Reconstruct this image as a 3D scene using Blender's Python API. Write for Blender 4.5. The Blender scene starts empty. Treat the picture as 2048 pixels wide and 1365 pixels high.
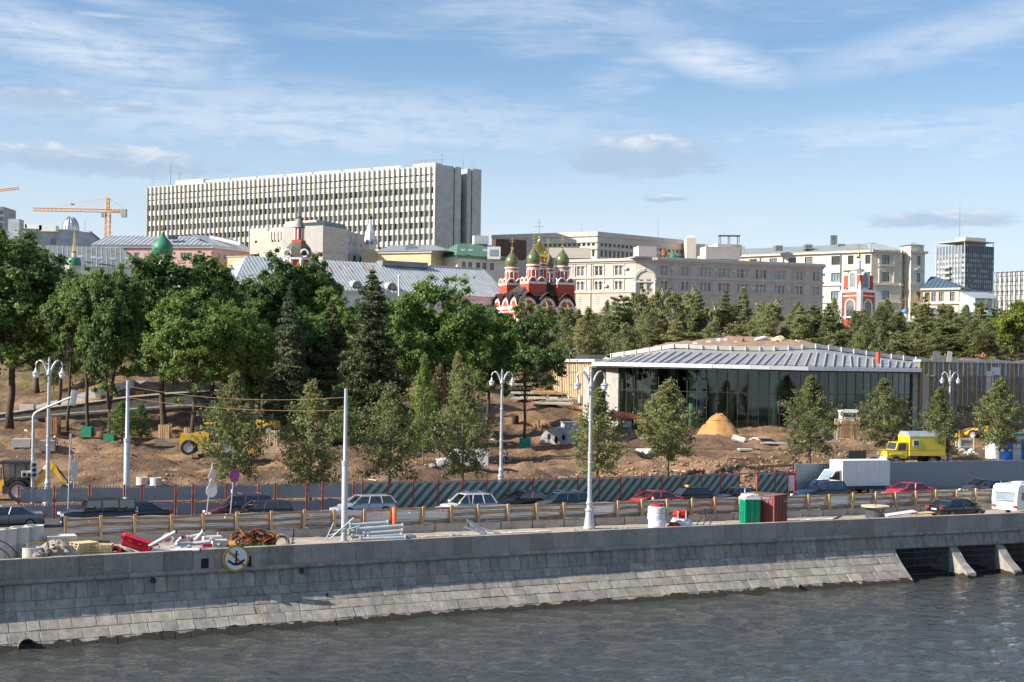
import bpy,bmesh,math,random
import numpy as np
from mathutils import Vector,Matrix
rnd=random.Random(7);uni=rnd.uniform;cos,sin,PI=math.cos,math.sin,math.pi;linsp=np.linspace
SC=bpy.context.scene
COL=SC.collection
R=math.radians
# ------------------------------------------------------------------ camera, sky, sun, exposure
H,F,CX,YH,ROLL=10.5,2844.0,1024.0,742.0,R(0.75)
cam=bpy.data.cameras.new('camera')
camo=bpy.data.objects.new('camera',cam);COL.objects.link(camo)
cam.sensor_width=36;cam.lens=36*F/2048;cam.clip_end=6000;cam.clip_start=1
cam.shift_y=(YH-682.5)/2048
camo.location=(0,0,H)
camo.rotation_euler=(Matrix.Rotation(R(90),3,'X')@Matrix.Rotation(ROLL,3,'Z')).to_euler()
SC.camera=camo
SUN_AZ,SUN_EL=252.5,33.0           # azimuth clockwise from +Y
SUN_DIR=Vector((sin(R(SUN_AZ))*cos(R(SUN_EL)),cos(R(SUN_AZ))*cos(R(SUN_EL)),sin(R(SUN_EL))))
sl=bpy.data.lights.new('sun','SUN');sl.energy=5.0;sl.angle=R(0.5);sl.color=(1.0,0.91,0.78)
so=bpy.data.objects.new('sun',sl);COL.objects.link(so)
so.rotation_euler=SUN_DIR.to_track_quat('Z','Y').to_euler();so.location=(-60,20,60)
SC.view_settings.view_transform = 'Standard';SC.view_settings.look = 'None'
SC.view_settings.exposure=0.80;SC.view_settings.gamma=1.0
SC.cycles.max_bounces=6;SC.cycles.transparent_max_bounces=12;SC.cycles.diffuse_bounces=3
SC.cycles.glossy_bounces=3;SC.cycles.transmission_bounces=4;SC.cycles.caustics_reflective=False
SC.cycles.caustics_refractive=False;SC.cycles.use_denoising=True
SC.cycles.sample_clamp_indirect=6.0

def unroll(px,py):
    dx,dy=px-CX,py-YH
    c,s=cos(ROLL),sin(ROLL)
    return dx*c+dy*s,-dx*s+dy*c
def P(px,py,Y):
    """point of the place seen at photo pixel (px,py), Y metres ahead"""
    a,b=unroll(px,py)
    return Vector((a/F*Y,Y,H-b/F*Y))
def G(px,py,z=0.0):
    a,b=unroll(px,py)
    Y=(H-z)*F/b
    return Vector((a/F*Y,Y,z))
def Zp(px,py,Y): return P(px,py,Y).z
def Yz(px,py,z):
    return (H-z)*F/unroll(px,py)[1]

def N(nt,typ,loc=None,**kw):
    n=nt.nodes.new(typ)
    for k,v in kw.items():
        if k == 'ins':
            for i,val in v.items(): n.inputs[i].default_value=val
        else: setattr(n,k,v)
    return n

def build_world():
    w=bpy.data.worlds.new('World');SC.world=w;w.use_nodes=True
    nt=w.node_tree;nt.nodes.clear();L=nt.links.new
    out=N(nt,'ShaderNodeOutputWorld');bg=N(nt,'ShaderNodeBackground');L(bg.outputs[0],out.inputs[0])
    sky=N(nt,'ShaderNodeTexSky',sky_type='NISHITA');sky.sun_disc=False
    sky.sun_elevation=R(SUN_EL);sky.sun_rotation=R(SUN_AZ);sky.air_density=1.0;sky.dust_density=0.35;sky.ozone_density=3.0
    tc=N(nt,'ShaderNodeTexCoord');D=tc.outputs['Generated']
    def math_(op,a,b=None,c=None):
        n=N(nt,'ShaderNodeMath',operation=op)
        for i,v in enumerate((a,b,c)):
            if v is None: continue
            if isinstance(v,(int,float)): n.inputs[i].default_value=v
            else: L(v,n.inputs[i])
        return n.outputs[0]
    def noise(vec,scale,detail=6,rough=.55,dist=0.0):
        n=N(nt,'ShaderNodeTexNoise');L(vec,n.inputs['Vector'])
        n.inputs['Scale'].default_value=scale;n.inputs['Detail'].default_value=detail
        n.inputs['Roughness'].default_value=rough;n.inputs['Distortion'].default_value=dist
        return n.outputs['Fac']
    def mapv(loc=(0,0,0),rot=(0,0,0),sc=(1,1,1)):
        m=N(nt,'ShaderNodeMapping');L(D,m.inputs[0])
        m.inputs[1].default_value=loc;m.inputs[2].default_value=rot;m.inputs[3].default_value=sc
        return m.outputs[0]
    def ramp(v,a,b):
        n=N(nt,'ShaderNodeMapRange',interpolation_type='SMOOTHSTEP');L(v,n.inputs[0])
        n.inputs[1].default_value=a;n.inputs[2].default_value=b
        return n.outputs[0]
    def blob(px,py,rx,ry,rot=0.0,soft=1.0):
        a,b=unroll(px,py);d=Vector((a,F,-b)).normalized()
        m=N(nt,'ShaderNodeVectorMath',operation='SUBTRACT');L(D,m.inputs[0]);m.inputs[1].default_value=d
        mp=N(nt,'ShaderNodeMapping',vector_type='POINT');L(m.outputs[0],mp.inputs[0])
        mp.inputs[2].default_value=(0,rot,0)
        dv=N(nt,'ShaderNodeVectorMath',operation='DIVIDE');L(mp.outputs[0],dv.inputs[0])
        dv.inputs[1].default_value=(rx/F,0.35,ry/F)
        ln=N(nt,'ShaderNodeVectorMath',operation='LENGTH');L(dv.outputs[0],ln.inputs[0])
        return ramp(ln.outputs['Value'],1.0+soft*.4,0.1),mp.outputs[0]
    sep=N(nt,'ShaderNodeSeparateXYZ');L(D,sep.inputs[0]);dz=sep.outputs[2]
    # high thin veil: long wisps, continuing all round the sky
    gr=N(nt,'ShaderNodeMix',data_type='RGBA',blend_type='MULTIPLY');gr.inputs[0].default_value=1;L(sky.outputs[0],gr.inputs[6]);gr.inputs[7].default_value=(.93,1.01,1.06,1)
    v1=noise(mapv(sc=(1,1,4.5),rot=(0,R(4),0)),3.4,7,.6,.9)
    v2=noise(mapv(sc=(1,1,9),rot=(0,R(-7),R(20))),7.5,7,.62,1.4)
    veil=math_('MULTIPLY',ramp(v1,.40,.74),math_('ADD',math_('MULTIPLY',ramp(v2,.32,.72),.62),.25))
    hz=ramp(dz,.24,.02)                       # pale layer of thin cloud low over the horizon
    veil=math_('MAXIMUM',veil,math_('MULTIPLY',hz,math_('ADD',math_('MULTIPLY',v1,.55),.54)))
    fine=noise(mapv(sc=(1,1,3)),26,8,.62,.6)
    finer=noise(mapv(sc=(1,1,2.2)),60,7,.6,.3)
    for (px,py,rx,ry,rot,amt) in ((640,250,900,95,-.02,.62),(1750,275,560,60,.05,.55),(150,90,330,60,-.2,.75),
                                       (1430,122,170,42,-.24,.85),(1900,75,330,50,.22,.5),(1150,30,330,40,-.1,.42),(215,31,80,6,.02,.6)):
        b,_=blob(px,py,rx,ry,rot)
        e=math_('MULTIPLY',math_('MULTIPLY',b,ramp(math_('ADD',math_('MULTIPLY',fine,.55),math_('MULTIPLY',v2,.5)),.28,.62)),amt)
        veil=math_('MAXIMUM',veil,e)
    # low puffy clouds, lit on top and blue-grey below
    puff=None;shade=None
    for (px,py,rx,ry) in ((210,322,320,44),(1290,312,230,60),(90,198,130,32),(1890,438,190,26),(1330,397,60,11),(265,214,60,16)):
        b,loc=blob(px,py,rx,ry)
        th=math_('ADD',math_('MULTIPLY',fine,.62),math_('MULTIPLY',finer,.38))
        k=ramp(math_('ADD',th,math_('MULTIPLY',b,.55)),.70,.96)
        k=math_('MULTIPLY',k,ramp(b,.02,.45))
        s2=N(nt,'ShaderNodeSeparateXYZ');L(loc,s2.inputs[0])
        up=ramp(math_('ADD',s2.outputs[2],math_('MULTIPLY',math_('SUBTRACT',fine,.5),2.4*ry/F)),-ry*.15/F,ry*.95/F)
        shk=math_('MULTIPLY',k,up)
        puff=k if puff is None else math_('MAXIMUM',puff,k)
        shade=shk if shade is None else math_('MAXIMUM',shade,shk)
    # far-off fields of the same small clouds elsewhere in the sky
    mix1=N(nt,'ShaderNodeMix',data_type='RGBA');L(veil,mix1.inputs[0]);L(gr.outputs[2],mix1.inputs[6]);mix1.inputs[7].default_value=(5.7,6.25,6.9,1)
    pc=N(nt,'ShaderNodeMix',data_type='RGBA');L(shade,pc.inputs[0]);pc.inputs[6].default_value=(3.1,4.0,5.2,1);pc.inputs[7].default_value=(6.3,6.4,6.6,1)
    mix2=N(nt,'ShaderNodeMix',data_type='RGBA');L(math_('MULTIPLY',puff,.74),mix2.inputs[0]);L(mix1.outputs[2],mix2.inputs[6]);L(pc.outputs[2],mix2.inputs[7])
    L(mix2.outputs[2],bg.inputs[0]);bg.inputs[1].default_value=0.083
build_world()

# ------------------------------------------------------------------ materials
MATS={}
def mk(name,col,rough=.7,metal=0.0,var=.18,vs=2.0,bump=0.0,bs=12.0,spec=.4,col2=None,pern=0.0,detail=5,stretch=None,alpha=None,coat=0.0,island=0.0):
    """procedural principled material: base colour broken up by noise, optional fine relief"""
    if name in MATS: return MATS[name]
    m=bpy.data.materials.new(name);m.use_nodes=True;MATS[name]=m
    nt=m.node_tree;L=nt.links.new;b=nt.nodes['Principled BSDF']
    b.inputs['Roughness'].default_value=rough;b.inputs['Metallic'].default_value=metal
    b.inputs['Specular IOR Level'].default_value=spec
    if coat: b.inputs['Coat Weight'].default_value=coat
    tc=N(nt,'ShaderNodeTexCoord');vec=tc.outputs['Object']
    if stretch:
        mp=N(nt,'ShaderNodeMapping');L(vec,mp.inputs[0]);mp.inputs[3].default_value=stretch;vec=mp.outputs[0]
    nz=N(nt,'ShaderNodeTexNoise');L(vec,nz.inputs['Vector']);nz.inputs['Scale'].default_value=vs;nz.inputs['Detail'].default_value=detail;nz.inputs['Roughness'].default_value=.62
    mr=N(nt,'ShaderNodeMapRange');L(nz.outputs['Fac'],mr.inputs[0]);mr.inputs[1].default_value=.3;mr.inputs[2].default_value=.7
    mx=N(nt,'ShaderNodeMix',data_type='RGBA');L(mr.outputs[0],mx.inputs[0])
    c2=col2 or tuple(min(1,c*(1+var)) for c in col)
    mx.inputs[6].default_value=(*[c*(1-var) for c in col],1);mx.inputs[7].default_value=(*c2,1)
    o=mx.outputs[2]
    if pern or island:
        if island:
            ge=N(nt,'ShaderNodeNewGeometry');src=ge.outputs['Random Per Island'];amt=island
        else:
            oi=N(nt,'ShaderNodeObjectInfo');src=oi.outputs['Random'];amt=pern
        r2=N(nt,'ShaderNodeMapRange');L(src,r2.inputs[0]);r2.inputs[3].default_value=1-amt;r2.inputs[4].default_value=1+amt
        hs=N(nt,'ShaderNodeHueSaturation');L(o,hs.inputs['Color']);L(r2.outputs[0],hs.inputs['Value']);o=hs.outputs[0]
    L(o,b.inputs['Base Color'])
    if bump:
        nb=N(nt,'ShaderNodeTexNoise');L(vec,nb.inputs['Vector']);nb.inputs['Scale'].default_value=bs;nb.inputs['Detail'].default_value=6
        bp=N(nt,'ShaderNodeBump');L(nb.outputs['Fac'],bp.inputs['Height']);bp.inputs['Strength'].default_value=bump;bp.inputs['Distance'].default_value=.1
        L(bp.outputs[0],b.inputs['Normal'])
    if alpha is not None: b.inputs['Alpha'].default_value=alpha
    return m

def mk_glass(name,tint=(.5,.6,.6),refl=.10,rough=.02):
    if name in MATS: return MATS[name]
    m=bpy.data.materials.new(name);m.use_nodes=True;MATS[name]=m
    nt=m.node_tree;nt.nodes.clear();L=nt.links.new
    out=N(nt,'ShaderNodeOutputMaterial');mix=N(nt,'ShaderNodeMixShader');L(mix.outputs[0],out.inputs[0])
    tr=N(nt,'ShaderNodeBsdfTransparent');tr.inputs[0].default_value=(*tint,1)
    gl=N(nt,'ShaderNodeBsdfGlossy');gl.inputs['Roughness'].default_value=rough;gl.inputs['Color'].default_value=(.9,.95,1,1)
    lw=N(nt,'ShaderNodeLayerWeight');lw.inputs[0].default_value=.5;fr=N(nt,'ShaderNodeMath',operation='POWER');L(lw.outputs['Facing'],fr.inputs[0]);fr.inputs[1].default_value=4.0
    ad=N(nt,'ShaderNodeMath',operation='ADD');L(fr.outputs[0],ad.inputs[0]);ad.inputs[1].default_value=refl+.05;ad.use_clamp=True
    L(ad.outputs[0],mix.inputs[0]);L(tr.outputs[0],mix.inputs[1]);L(gl.outputs[0],mix.inputs[2])
    return m

def mk_leaf(name,col,col2,trans=.35,rough=.55):
    if name in MATS: return MATS[name]
    m=bpy.data.materials.new(name);m.use_nodes=True;MATS[name]=m
    nt=m.node_tree;L=nt.links.new;b=nt.nodes['Principled BSDF'];out=nt.nodes['Material Output']
    b.inputs['Roughness'].default_value=rough;b.inputs['Specular IOR Level'].default_value=.35
    ge=N(nt,'ShaderNodeNewGeometry');oi=N(nt,'ShaderNodeObjectInfo')
    tc=N(nt,'ShaderNodeTexCoord');nz=N(nt,'ShaderNodeTexNoise');L(tc.outputs['Object'],nz.inputs['Vector']);nz.inputs['Scale'].default_value=.55;nz.inputs['Detail'].default_value=3
    ad=N(nt,'ShaderNodeMath',operation='MULTIPLY_ADD');L(ge.outputs['Random Per Island'],ad.inputs[0]);ad.inputs[1].default_value=.55
    mm=N(nt,'ShaderNodeMath',operation='MULTIPLY_ADD');L(nz.outputs['Fac'],mm.inputs[0]);mm.inputs[1].default_value=.9;mm.inputs[2].default_value=-.22
    L(mm.outputs[0],ad.inputs[2])
    mx=N(nt,'ShaderNodeMix',data_type='RGBA');L(ad.outputs[0],mx.inputs[0]);mx.inputs[6].default_value=(*col,1);mx.inputs[7].default_value=(*col2,1)
    hs=N(nt,'ShaderNodeHueSaturation');L(mx.outputs[2],hs.inputs['Color'])
    r1=N(nt,'ShaderNodeMapRange');L(oi.outputs['Random'],r1.inputs[0]);r1.inputs[3].default_value=.82;r1.inputs[4].default_value=1.2;L(r1.outputs[0],hs.inputs['Value'])
    r3=N(nt,'ShaderNodeMapRange');L(oi.outputs['Random'],r3.inputs[0]);r3.inputs[3].default_value=.515;r3.inputs[4].default_value=.485;L(r3.outputs[0],hs.inputs['Hue'])
    L(hs.outputs[0],b.inputs['Base Color'])
    tl=N(nt,'ShaderNodeBsdfTranslucent');L(hs.outputs[0],tl.inputs[0])
    mix=N(nt,'ShaderNodeMixShader');mix.inputs[0].default_value=trans;L(b.outputs[0],mix.inputs[1]);L(tl.outputs[0],mix.inputs[2]);L(mix.outputs[0],out.inputs[0])
    return m

# ------------------------------------------------------------------ mesh builder and object helpers
OFF={}
class MB:
    """collects shapes for ONE mesh. Optional frame (o,u,n): coordinates (a,d,z) -> o + u*a + n*d + z"""
    def __init__(s,frame=None):
        s.v,s.f,s.m,s.fr,s.mi=[],[],[],frame,0
    def add(s,vs,fs):
        k=len(s.v)
        if s.fr:
            o,u,n=s.fr
            fs=[tuple(f)[::-1] for f in fs]
            vs=[(o[0]+u[0]*a+n[0]*d,o[1]+u[1]*a+n[1]*d,o[2]+z) for a,d,z in vs]
        s.v+=[tuple(v) for v in vs];s.f+=[tuple(i+k for i in f) for f in fs];s.m+=[s.mi]*len(fs)
        return s
    def box(s,x0,x1,y0,y1,z0,z1):
        return s.hexa([(x0,y0,z0),(x1,y0,z0),(x1,y1,z0),(x0,y1,z0),(x0,y0,z1),(x1,y0,z1),(x1,y1,z1),(x0,y1,z1)])
    def hexa(s,p):
        return s.add(p,[(0,3,2,1),(4,5,6,7),(0,1,5,4),(1,2,6,5),(2,3,7,6),(3,0,4,7)])
    def cbox(s,c,sx,sy,sz,rz=0.0,rx=0.0,ry=0.0):
        M=Matrix.Translation(c)@Matrix.Rotation(rz,4,'Z')@Matrix.Rotation(ry,4,'Y')@Matrix.Rotation(rx,4,'X')
        p=[M@Vector((x*sx/2,y*sy/2,z*sz/2)) for z in (-1,1) for x,y in ((-1,-1),(1,-1),(1,1),(-1,1))]
        return s.hexa(p)
    def quad(s,a,b,c,d): return s.add([a,b,c,d],[(0,1,2,3)])
    def poly(s,pts): return s.add(pts,[tuple(range(len(pts)))])
    def prism(s,pts,vec):
        n=len(pts);v=Vector(vec)
        vs=[Vector(p) for p in pts]+[Vector(p)+v for p in pts]
        return s.add(vs,[tuple(range(n-1,-1,-1)),tuple(range(n,2*n))]+[(i,(i+1) % n,n+(i+1) % n,n+i) for i in range(n)])
    def tube(s,pts,r,seg=8,caps=True):
        pts=[Vector(p) for p in pts];n=len(pts)
        rr=[r]*n if isinstance(r,(int,float)) else list(r)
        vs,fs=[],[];ref=None
        for i,p in enumerate(pts):
            t=(pts[min(i+1,n-1)]-pts[max(i-1,0)]).normalized()
            if ref is None: ref=Vector((0,0,1)) if abs(t.z)<.9 else Vector((1,0,0))
            a=t.cross(ref)
            if a.length<1e-4: a=t.orthogonal()
            a.normalize();b=t.cross(a).normalized();ref=b*-1 if False else ref
            for k in range(seg):
                w=2*PI*k/seg
                vs.append(p+(a*cos(w)+b*sin(w))*rr[i])
        for i in range(n-1):
            for k in range(seg):
                k2=(k+1) % seg
                fs.append((i*seg+k,i*seg+k2,(i+1)*seg+k2,(i+1)*seg+k))
        if caps:
            fs.append(tuple(range(seg))[::-1]);fs.append(tuple((n-1)*seg+k for k in range(seg)))
        return s.add(vs,fs)
    def lathe(s,prof,seg=16,c=(0,0,0),a0=0.0,a1=2*PI,sq=None):
        full=abs(a1-a0-2*PI)<1e-6;n=len(prof);cols=seg if full else seg+1
        vs,fs=[],[]
        for j in range(cols):
            w=a0+(a1-a0)*j/seg
            for r,z in prof: vs.append((c[0]+r*cos(w),c[1]+r*sin(w),c[2]+z))
        for j in range(seg):
            j2=(j+1) % cols
            for i in range(n-1): fs.append((j*n+i,j2*n+i,j2*n+i+1,j*n+i+1))
        return s.add(vs,fs)
    def torus(s,c,Rr,r,seg=20,sub=6,M=None):
        M=M or Matrix();vs,fs=[],[]
        for j in range(seg):
            w=2*PI*j/seg
            for k in range(sub):
                q=2*PI*k/sub
                vs.append(Vector(c)+M.to_3x3()@Vector(((Rr+r*cos(q))*cos(w),(Rr+r*cos(q))*sin(w),r*sin(q))))
        for j in range(seg):
            for k in range(sub):
                j2,k2=(j+1) % seg,(k+1) % sub
                fs.append((j*sub+k,j2*sub+k,j2*sub+k2,j*sub+k2))
        return s.add(vs,fs)
    def rock(s,c,r,seed,flat=.7,sub=1):
        rr=random.Random(seed);bm=bmesh.new();bmesh.ops.create_icosphere(bm,subdivisions=sub,radius=1)
        ax=[rr.uniform(.7,1.25) for _ in range(3)];rot=Matrix.Rotation(rr.uniform(0,6.3),3,'Z')@Matrix.Rotation(rr.uniform(-.5,.5),3,'X')
        vs=[Vector(c)+rot@(Vector((v.co.x*ax[0],v.co.y*ax[1],v.co.z*ax[2]*flat))*r*rr.uniform(.72,1.2)) for v in bm.verts]
        bm.verts.index_update();fs=[[v.index for v in f.verts] for f in bm.faces];bm.free()
        return s.add(vs,fs)
    def build(s,name,mats,parent=None,smooth=False,local=False):
        me=bpy.data.meshes.new(name)
        off=Vector((0,0,0)) if local or parent is None else OFF.get(parent,Vector((0,0,0)))
        me.from_pydata([(v[0]-off.x,v[1]-off.y,v[2]-off.z) for v in s.v],[],s.f)
        mats=mats if isinstance(mats,(list,tuple)) else [mats]
        for m in mats: me.materials.append(MATS[m] if isinstance(m,str) else m)
        if len(mats)>1: me.polygons.foreach_set('material_index',s.m)
        if smooth: me.polygons.foreach_set('use_smooth',[True]*len(me.polygons))
        me.update()
        return link(name,me,parent)

def link(name,data,parent=None,loc=None,rz=None):
    o=bpy.data.objects.new(name,data);COL.objects.link(o)
    if parent is not None:
        o.parent=parent;OFF[o]=OFF.get(parent,Vector((0,0,0)))
    if loc is not None: o.location=loc
    if rz is not None: o.rotation_euler=(0,0,rz)
    return o
def tag(o,label=None,cat=None,group=None,kind=None):
    if label: o['label']=label
    if cat: o['category']=cat
    if group: o['group']=group
    if kind: o['kind']=kind
    return o
def thing(name,label,cat,loc=(0,0,0),rz=0.0,group=None,world=True):
    """Empty at the thing's base; with world=True its parts are given in world coordinates"""
    o=link(name,None,None,loc,rz);o.empty_display_size=.3
    OFF[o]=Vector(loc) if world else Vector((0,0,0))
    return tag(o,label,cat,group)
def copy_tree(o,parent=None,loc=None,rz=None,label=None,group=None,scale=None):
    c=o.copy();COL.objects.link(c)
    if parent is not None: c.parent=parent
    if loc is not None: c.location=loc
    if rz is not None: c.rotation_euler=(c.rotation_euler.x,c.rotation_euler.y,rz)
    if scale is not None: c.scale=scale if hasattr(scale,'__len__') else (scale,)*3
    if label: c['label']=label
    if group: c['group']=group
    for ch in list(o.children): copy_tree(ch,c)
    return c
def smooth(o,deg=35):
    me=o.data;me.polygons.foreach_set('use_smooth',[True]*len(me.polygons))
    try: me.set_sharp_from_angle(angle=R(deg))
    except Exception: pass
    return o
def frame(p,q):
    """wall frame from ground point p (left seen from the river) to q; n points towards the camera side"""
    p,q=Vector((p[0],p[1],0)),Vector((q[0],q[1],0));u=(q-p);L_=u.length;u /= L_
    n=Vector((u.y,-u.x,0))
    return (p,u,n),L_
class Curve:
    """polyline in plan with smooth arclength lookup; n points to the river"""
    def __init__(s,pts):
        s.p=[Vector((a,b,0)) for a,b in pts];s.s=[0]
        for a,b in zip(s.p,s.p[1:]): s.s.append(s.s[-1]+(b-a).length)
        s.L=s.s[-1]
    def at(s,t,d=0.0,z=0.0):
        t=max(0,min(s.L-1e-6,t));i=max(k for k in range(len(s.s)-1) if s.s[k]<=t)
        u=(s.p[i+1]-s.p[i]).normalized();q=s.p[i]+u*(t-s.s[i])
        # blended normal
        def tan(j):
            a,b=s.p[max(j-1,0)],s.p[min(j+1,len(s.p)-1)];return (b-a).normalized()
        w=(t-s.s[i])/(s.s[i+1]-s.s[i]);tt=(tan(i)*(1-w)+tan(i+1)*w).normalized()
        n=Vector((tt.y,-tt.x,0));r=q+n*d;r.z=z
        return r
    def ang(s,t):
        a,b=s.at(t-.3),s.at(t+.3);return math.atan2(b.y-a.y,b.x-a.x)
    def y(s,x):
        for a,b in zip(s.p,s.p[1:]):
            if x<=b.x or b is s.p[-1]: return a.y+(b.y-a.y)*(x-a.x)/(b.x-a.x)
    def sx(s,px):
        """arclength where the curve crosses photo column px (level 0)"""
        lo,hi=0,s.L
        for _ in range(40):
            m=(lo+hi)/2;q=s.at(m);a=q.x/q.y*F+CX
            if a<px: lo=m
            else: hi=m
        return lo
def smooth_curve(pts,n=60):
    """quadratic fit of y(x) through noisy points"""
    xs=np.array([p[0] for p in pts]);ys=np.array([p[1] for p in pts]);c=np.polyfit(xs,ys,2)
    x=linsp(xs[0],xs[-1],n)
    return Curve(list(zip(x,np.polyval(c,x))))
# ------------------------------------------------------------------ plan curves of the embankment
GZ=-0.2;ZPAR=0.25;ZW=-4.1
_par=[G(a,b,ZPAR) for a,b in ((0,1121),(380,1101),(760,1082),(1160,1063),(1600,1044),(2048,1026))]
_c=np.polyfit([p.x for p in _par],[p.y for p in _par],2)
_x=linsp(-70,104,170)
PAR=Curve(list(zip(_x,np.polyval(_c,_x))))
_wf=[G(a,b,GZ) for a,b in ((500,1077),(800,1066),(1000,1058),(1170,1052),(1480,1038),(1900,1022),(2048,1015))]
_c2=np.polyfit([p.x for p in _wf],[p.y for p in _wf],2);_x=linsp(-68,104,130)
WF=Curve(list(zip(_x,np.polyval(_c2,_x))))                       # wooden fence on concrete blocks
_ff=[G(a,b,2.0) for a,b in ((41,974),(400,972),(800,964),(1180,955),(1400,950),(1590,944))]
_c3=np.polyfit([p.x for p in _ff],[p.y for p in _ff],2);_x=linsp(-60,_ff[-1].x,60)
FF=Curve(list(zip(_x,np.polyval(_c3,_x))))                       # far site fence
_g0,_g1=G(1592,928,2.4),G(2048,920,2.4)
GF=Curve([(_g0.x,_g0.y),(_g1.x,_g1.y),(_g1.x*2-_g0.x,_g1.y*2-_g0.y)])
_fx=np.concatenate([linsp(-60,_ff[-1].x-.01,60),[_g0.x+.01,_g1.x,_g1.x*2-_g0.x,400]])
def yff_np(x):
    return np.interp(x,_fx,_fy)
def yff(x):
    return FF.y(x) if x<_ff[-1].x else GF.y(max(x,_g0.x))

_fy=np.array([yff(q) for q in _fx])
def back(px,d,z=GZ):
    """point on the pavement d metres behind the parapet, in photo column px"""
    lo,hi=0.0,PAR.L;k=unroll(px,1060)[0]/F
    for _ in range(40):
        m_=(lo+hi)/2;q=PAR.at(m_,-d)
        if q.x/q.y<k: lo=m_
        else: hi=m_
    return PAR.at(lo,-d,z)
# ------------------------------------------------------------------ materials of the setting
mk('granite',(.335,.31,.27),.85,var=.22,vs=3.0,bump=.7,bs=18,pern=.17,detail=9)
mk('granite_pink',(.31,.27,.25),.85,var=.2,vs=3.0,bump=.5,bs=30,pern=.11,detail=8)
mk('granite_warm',(.37,.33,.275),.85,var=.2,vs=2.5,bump=.5,bs=30,pern=.2,detail=8)
mk('parapet_granite',(.33,.295,.265),.8,var=.16,vs=1.6,bump=.35,bs=40,pern=.16,detail=8)
mk('wet_granite',(.045,.04,.032),.35,var=.3,vs=2,bump=.5,bs=20,pern=.3)
mk('mortar',(.42,.42,.41),.95,var=.2,vs=6)
mk('concrete',(.42,.405,.375),.9,var=.2,vs=1.6,bump=.25,bs=14,detail=8)
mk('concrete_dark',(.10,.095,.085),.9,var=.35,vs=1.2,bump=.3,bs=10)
mk('concrete_old',(.34,.32,.285),.95,var=.3,vs=1.8,bump=.45,bs=10,pern=.12,detail=8)
mk('iron_black',(.02,.022,.024),.6,.3,var=.3)
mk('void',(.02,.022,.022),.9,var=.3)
mk('asphalt',(.075,.073,.07),.9,var=.25,vs=.7,bump=.3,bs=25)
mk('pavement',(.36,.315,.255),.95,var=.3,vs=.55,bump=.45,bs=9,detail=9)
mk('drain_steel',(.16,.15,.14),.7,.4,var=.3)

def dirt_material():
    m=bpy.data.materials.new('dirt');m.use_nodes=True;MATS['dirt']=m
    nt=m.node_tree;L=nt.links.new;b=nt.nodes['Principled BSDF'];b.inputs['Roughness'].default_value=.97;b.inputs['Specular IOR Level'].default_value=.15
    tc=N(nt,'ShaderNodeTexCoord');v=tc.outputs['Object']
    def noise(sc,det=8,ro=.62):
        n=N(nt,'ShaderNodeTexNoise');L(v,n.inputs['Vector']);n.inputs['Scale'].default_value=sc;n.inputs['Detail'].default_value=det;n.inputs['Roughness'].default_value=ro
        return n.outputs['Fac']
    def rmp(x,a,c):
        n=N(nt,'ShaderNodeMapRange');L(x,n.inputs[0]);n.inputs[1].default_value=a;n.inputs[2].default_value=c;return n.outputs[0]
    def mix(f,a,c):
        n=N(nt,'ShaderNodeMix',data_type='RGBA');L(f,n.inputs[0])
        for i,x in ((6,a),(7,c)):
            if isinstance(x,tuple): n.inputs[i].default_value=(*x,1)
            else: L(x,n.inputs[i])
        return n.outputs[2]
    c=mix(rmp(noise(.06),.42,.6),(.31,.21,.138),(.35,.205,.10))
    c=mix(rmp(noise(.16,9),.38,.58),c,(.14,.094,.064))  # dark earth patches, spread wider to carry tree shade in the colour
    c=mix(rmp(noise(1.3,8,.7),.5,.8),c,(.095,.066,.046))
    c=mix(rmp(noise(.45,9,.7),.62,.74),c,(.42,.31,.21))
    # thin grass on the slopes that nobody has dug up
    sp=N(nt,'ShaderNodeSeparateXYZ');L(v,sp.inputs[0])
    mr=N(nt,'ShaderNodeMapRange');L(sp.outputs[1],mr.inputs[0]);mr.inputs[1].default_value=222;mr.inputs[2].default_value=300
    mu=N(nt,'ShaderNodeMath',operation='MULTIPLY');L(mr.outputs[0],mu.inputs[0]);L(rmp(noise(.5),.38,.62),mu.inputs[1])
    c=mix(mu.outputs[0],c,(.10,.13,.045))
    L(c,b.inputs['Base Color'])
    ad=N(nt,'ShaderNodeMath',operation='MULTIPLY_ADD');L(noise(5,7,.7),ad.inputs[0]);ad.inputs[1].default_value=.35;L(noise(1.1,7,.65),ad.inputs[2])
    bp=N(nt,'ShaderNodeBump');L(ad.outputs[0],bp.inputs['Height']);bp.inputs['Strength'].default_value=.9;bp.inputs['Distance'].default_value=.45;L(bp.outputs[0],b.inputs['Normal'])
dirt_material()

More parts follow.
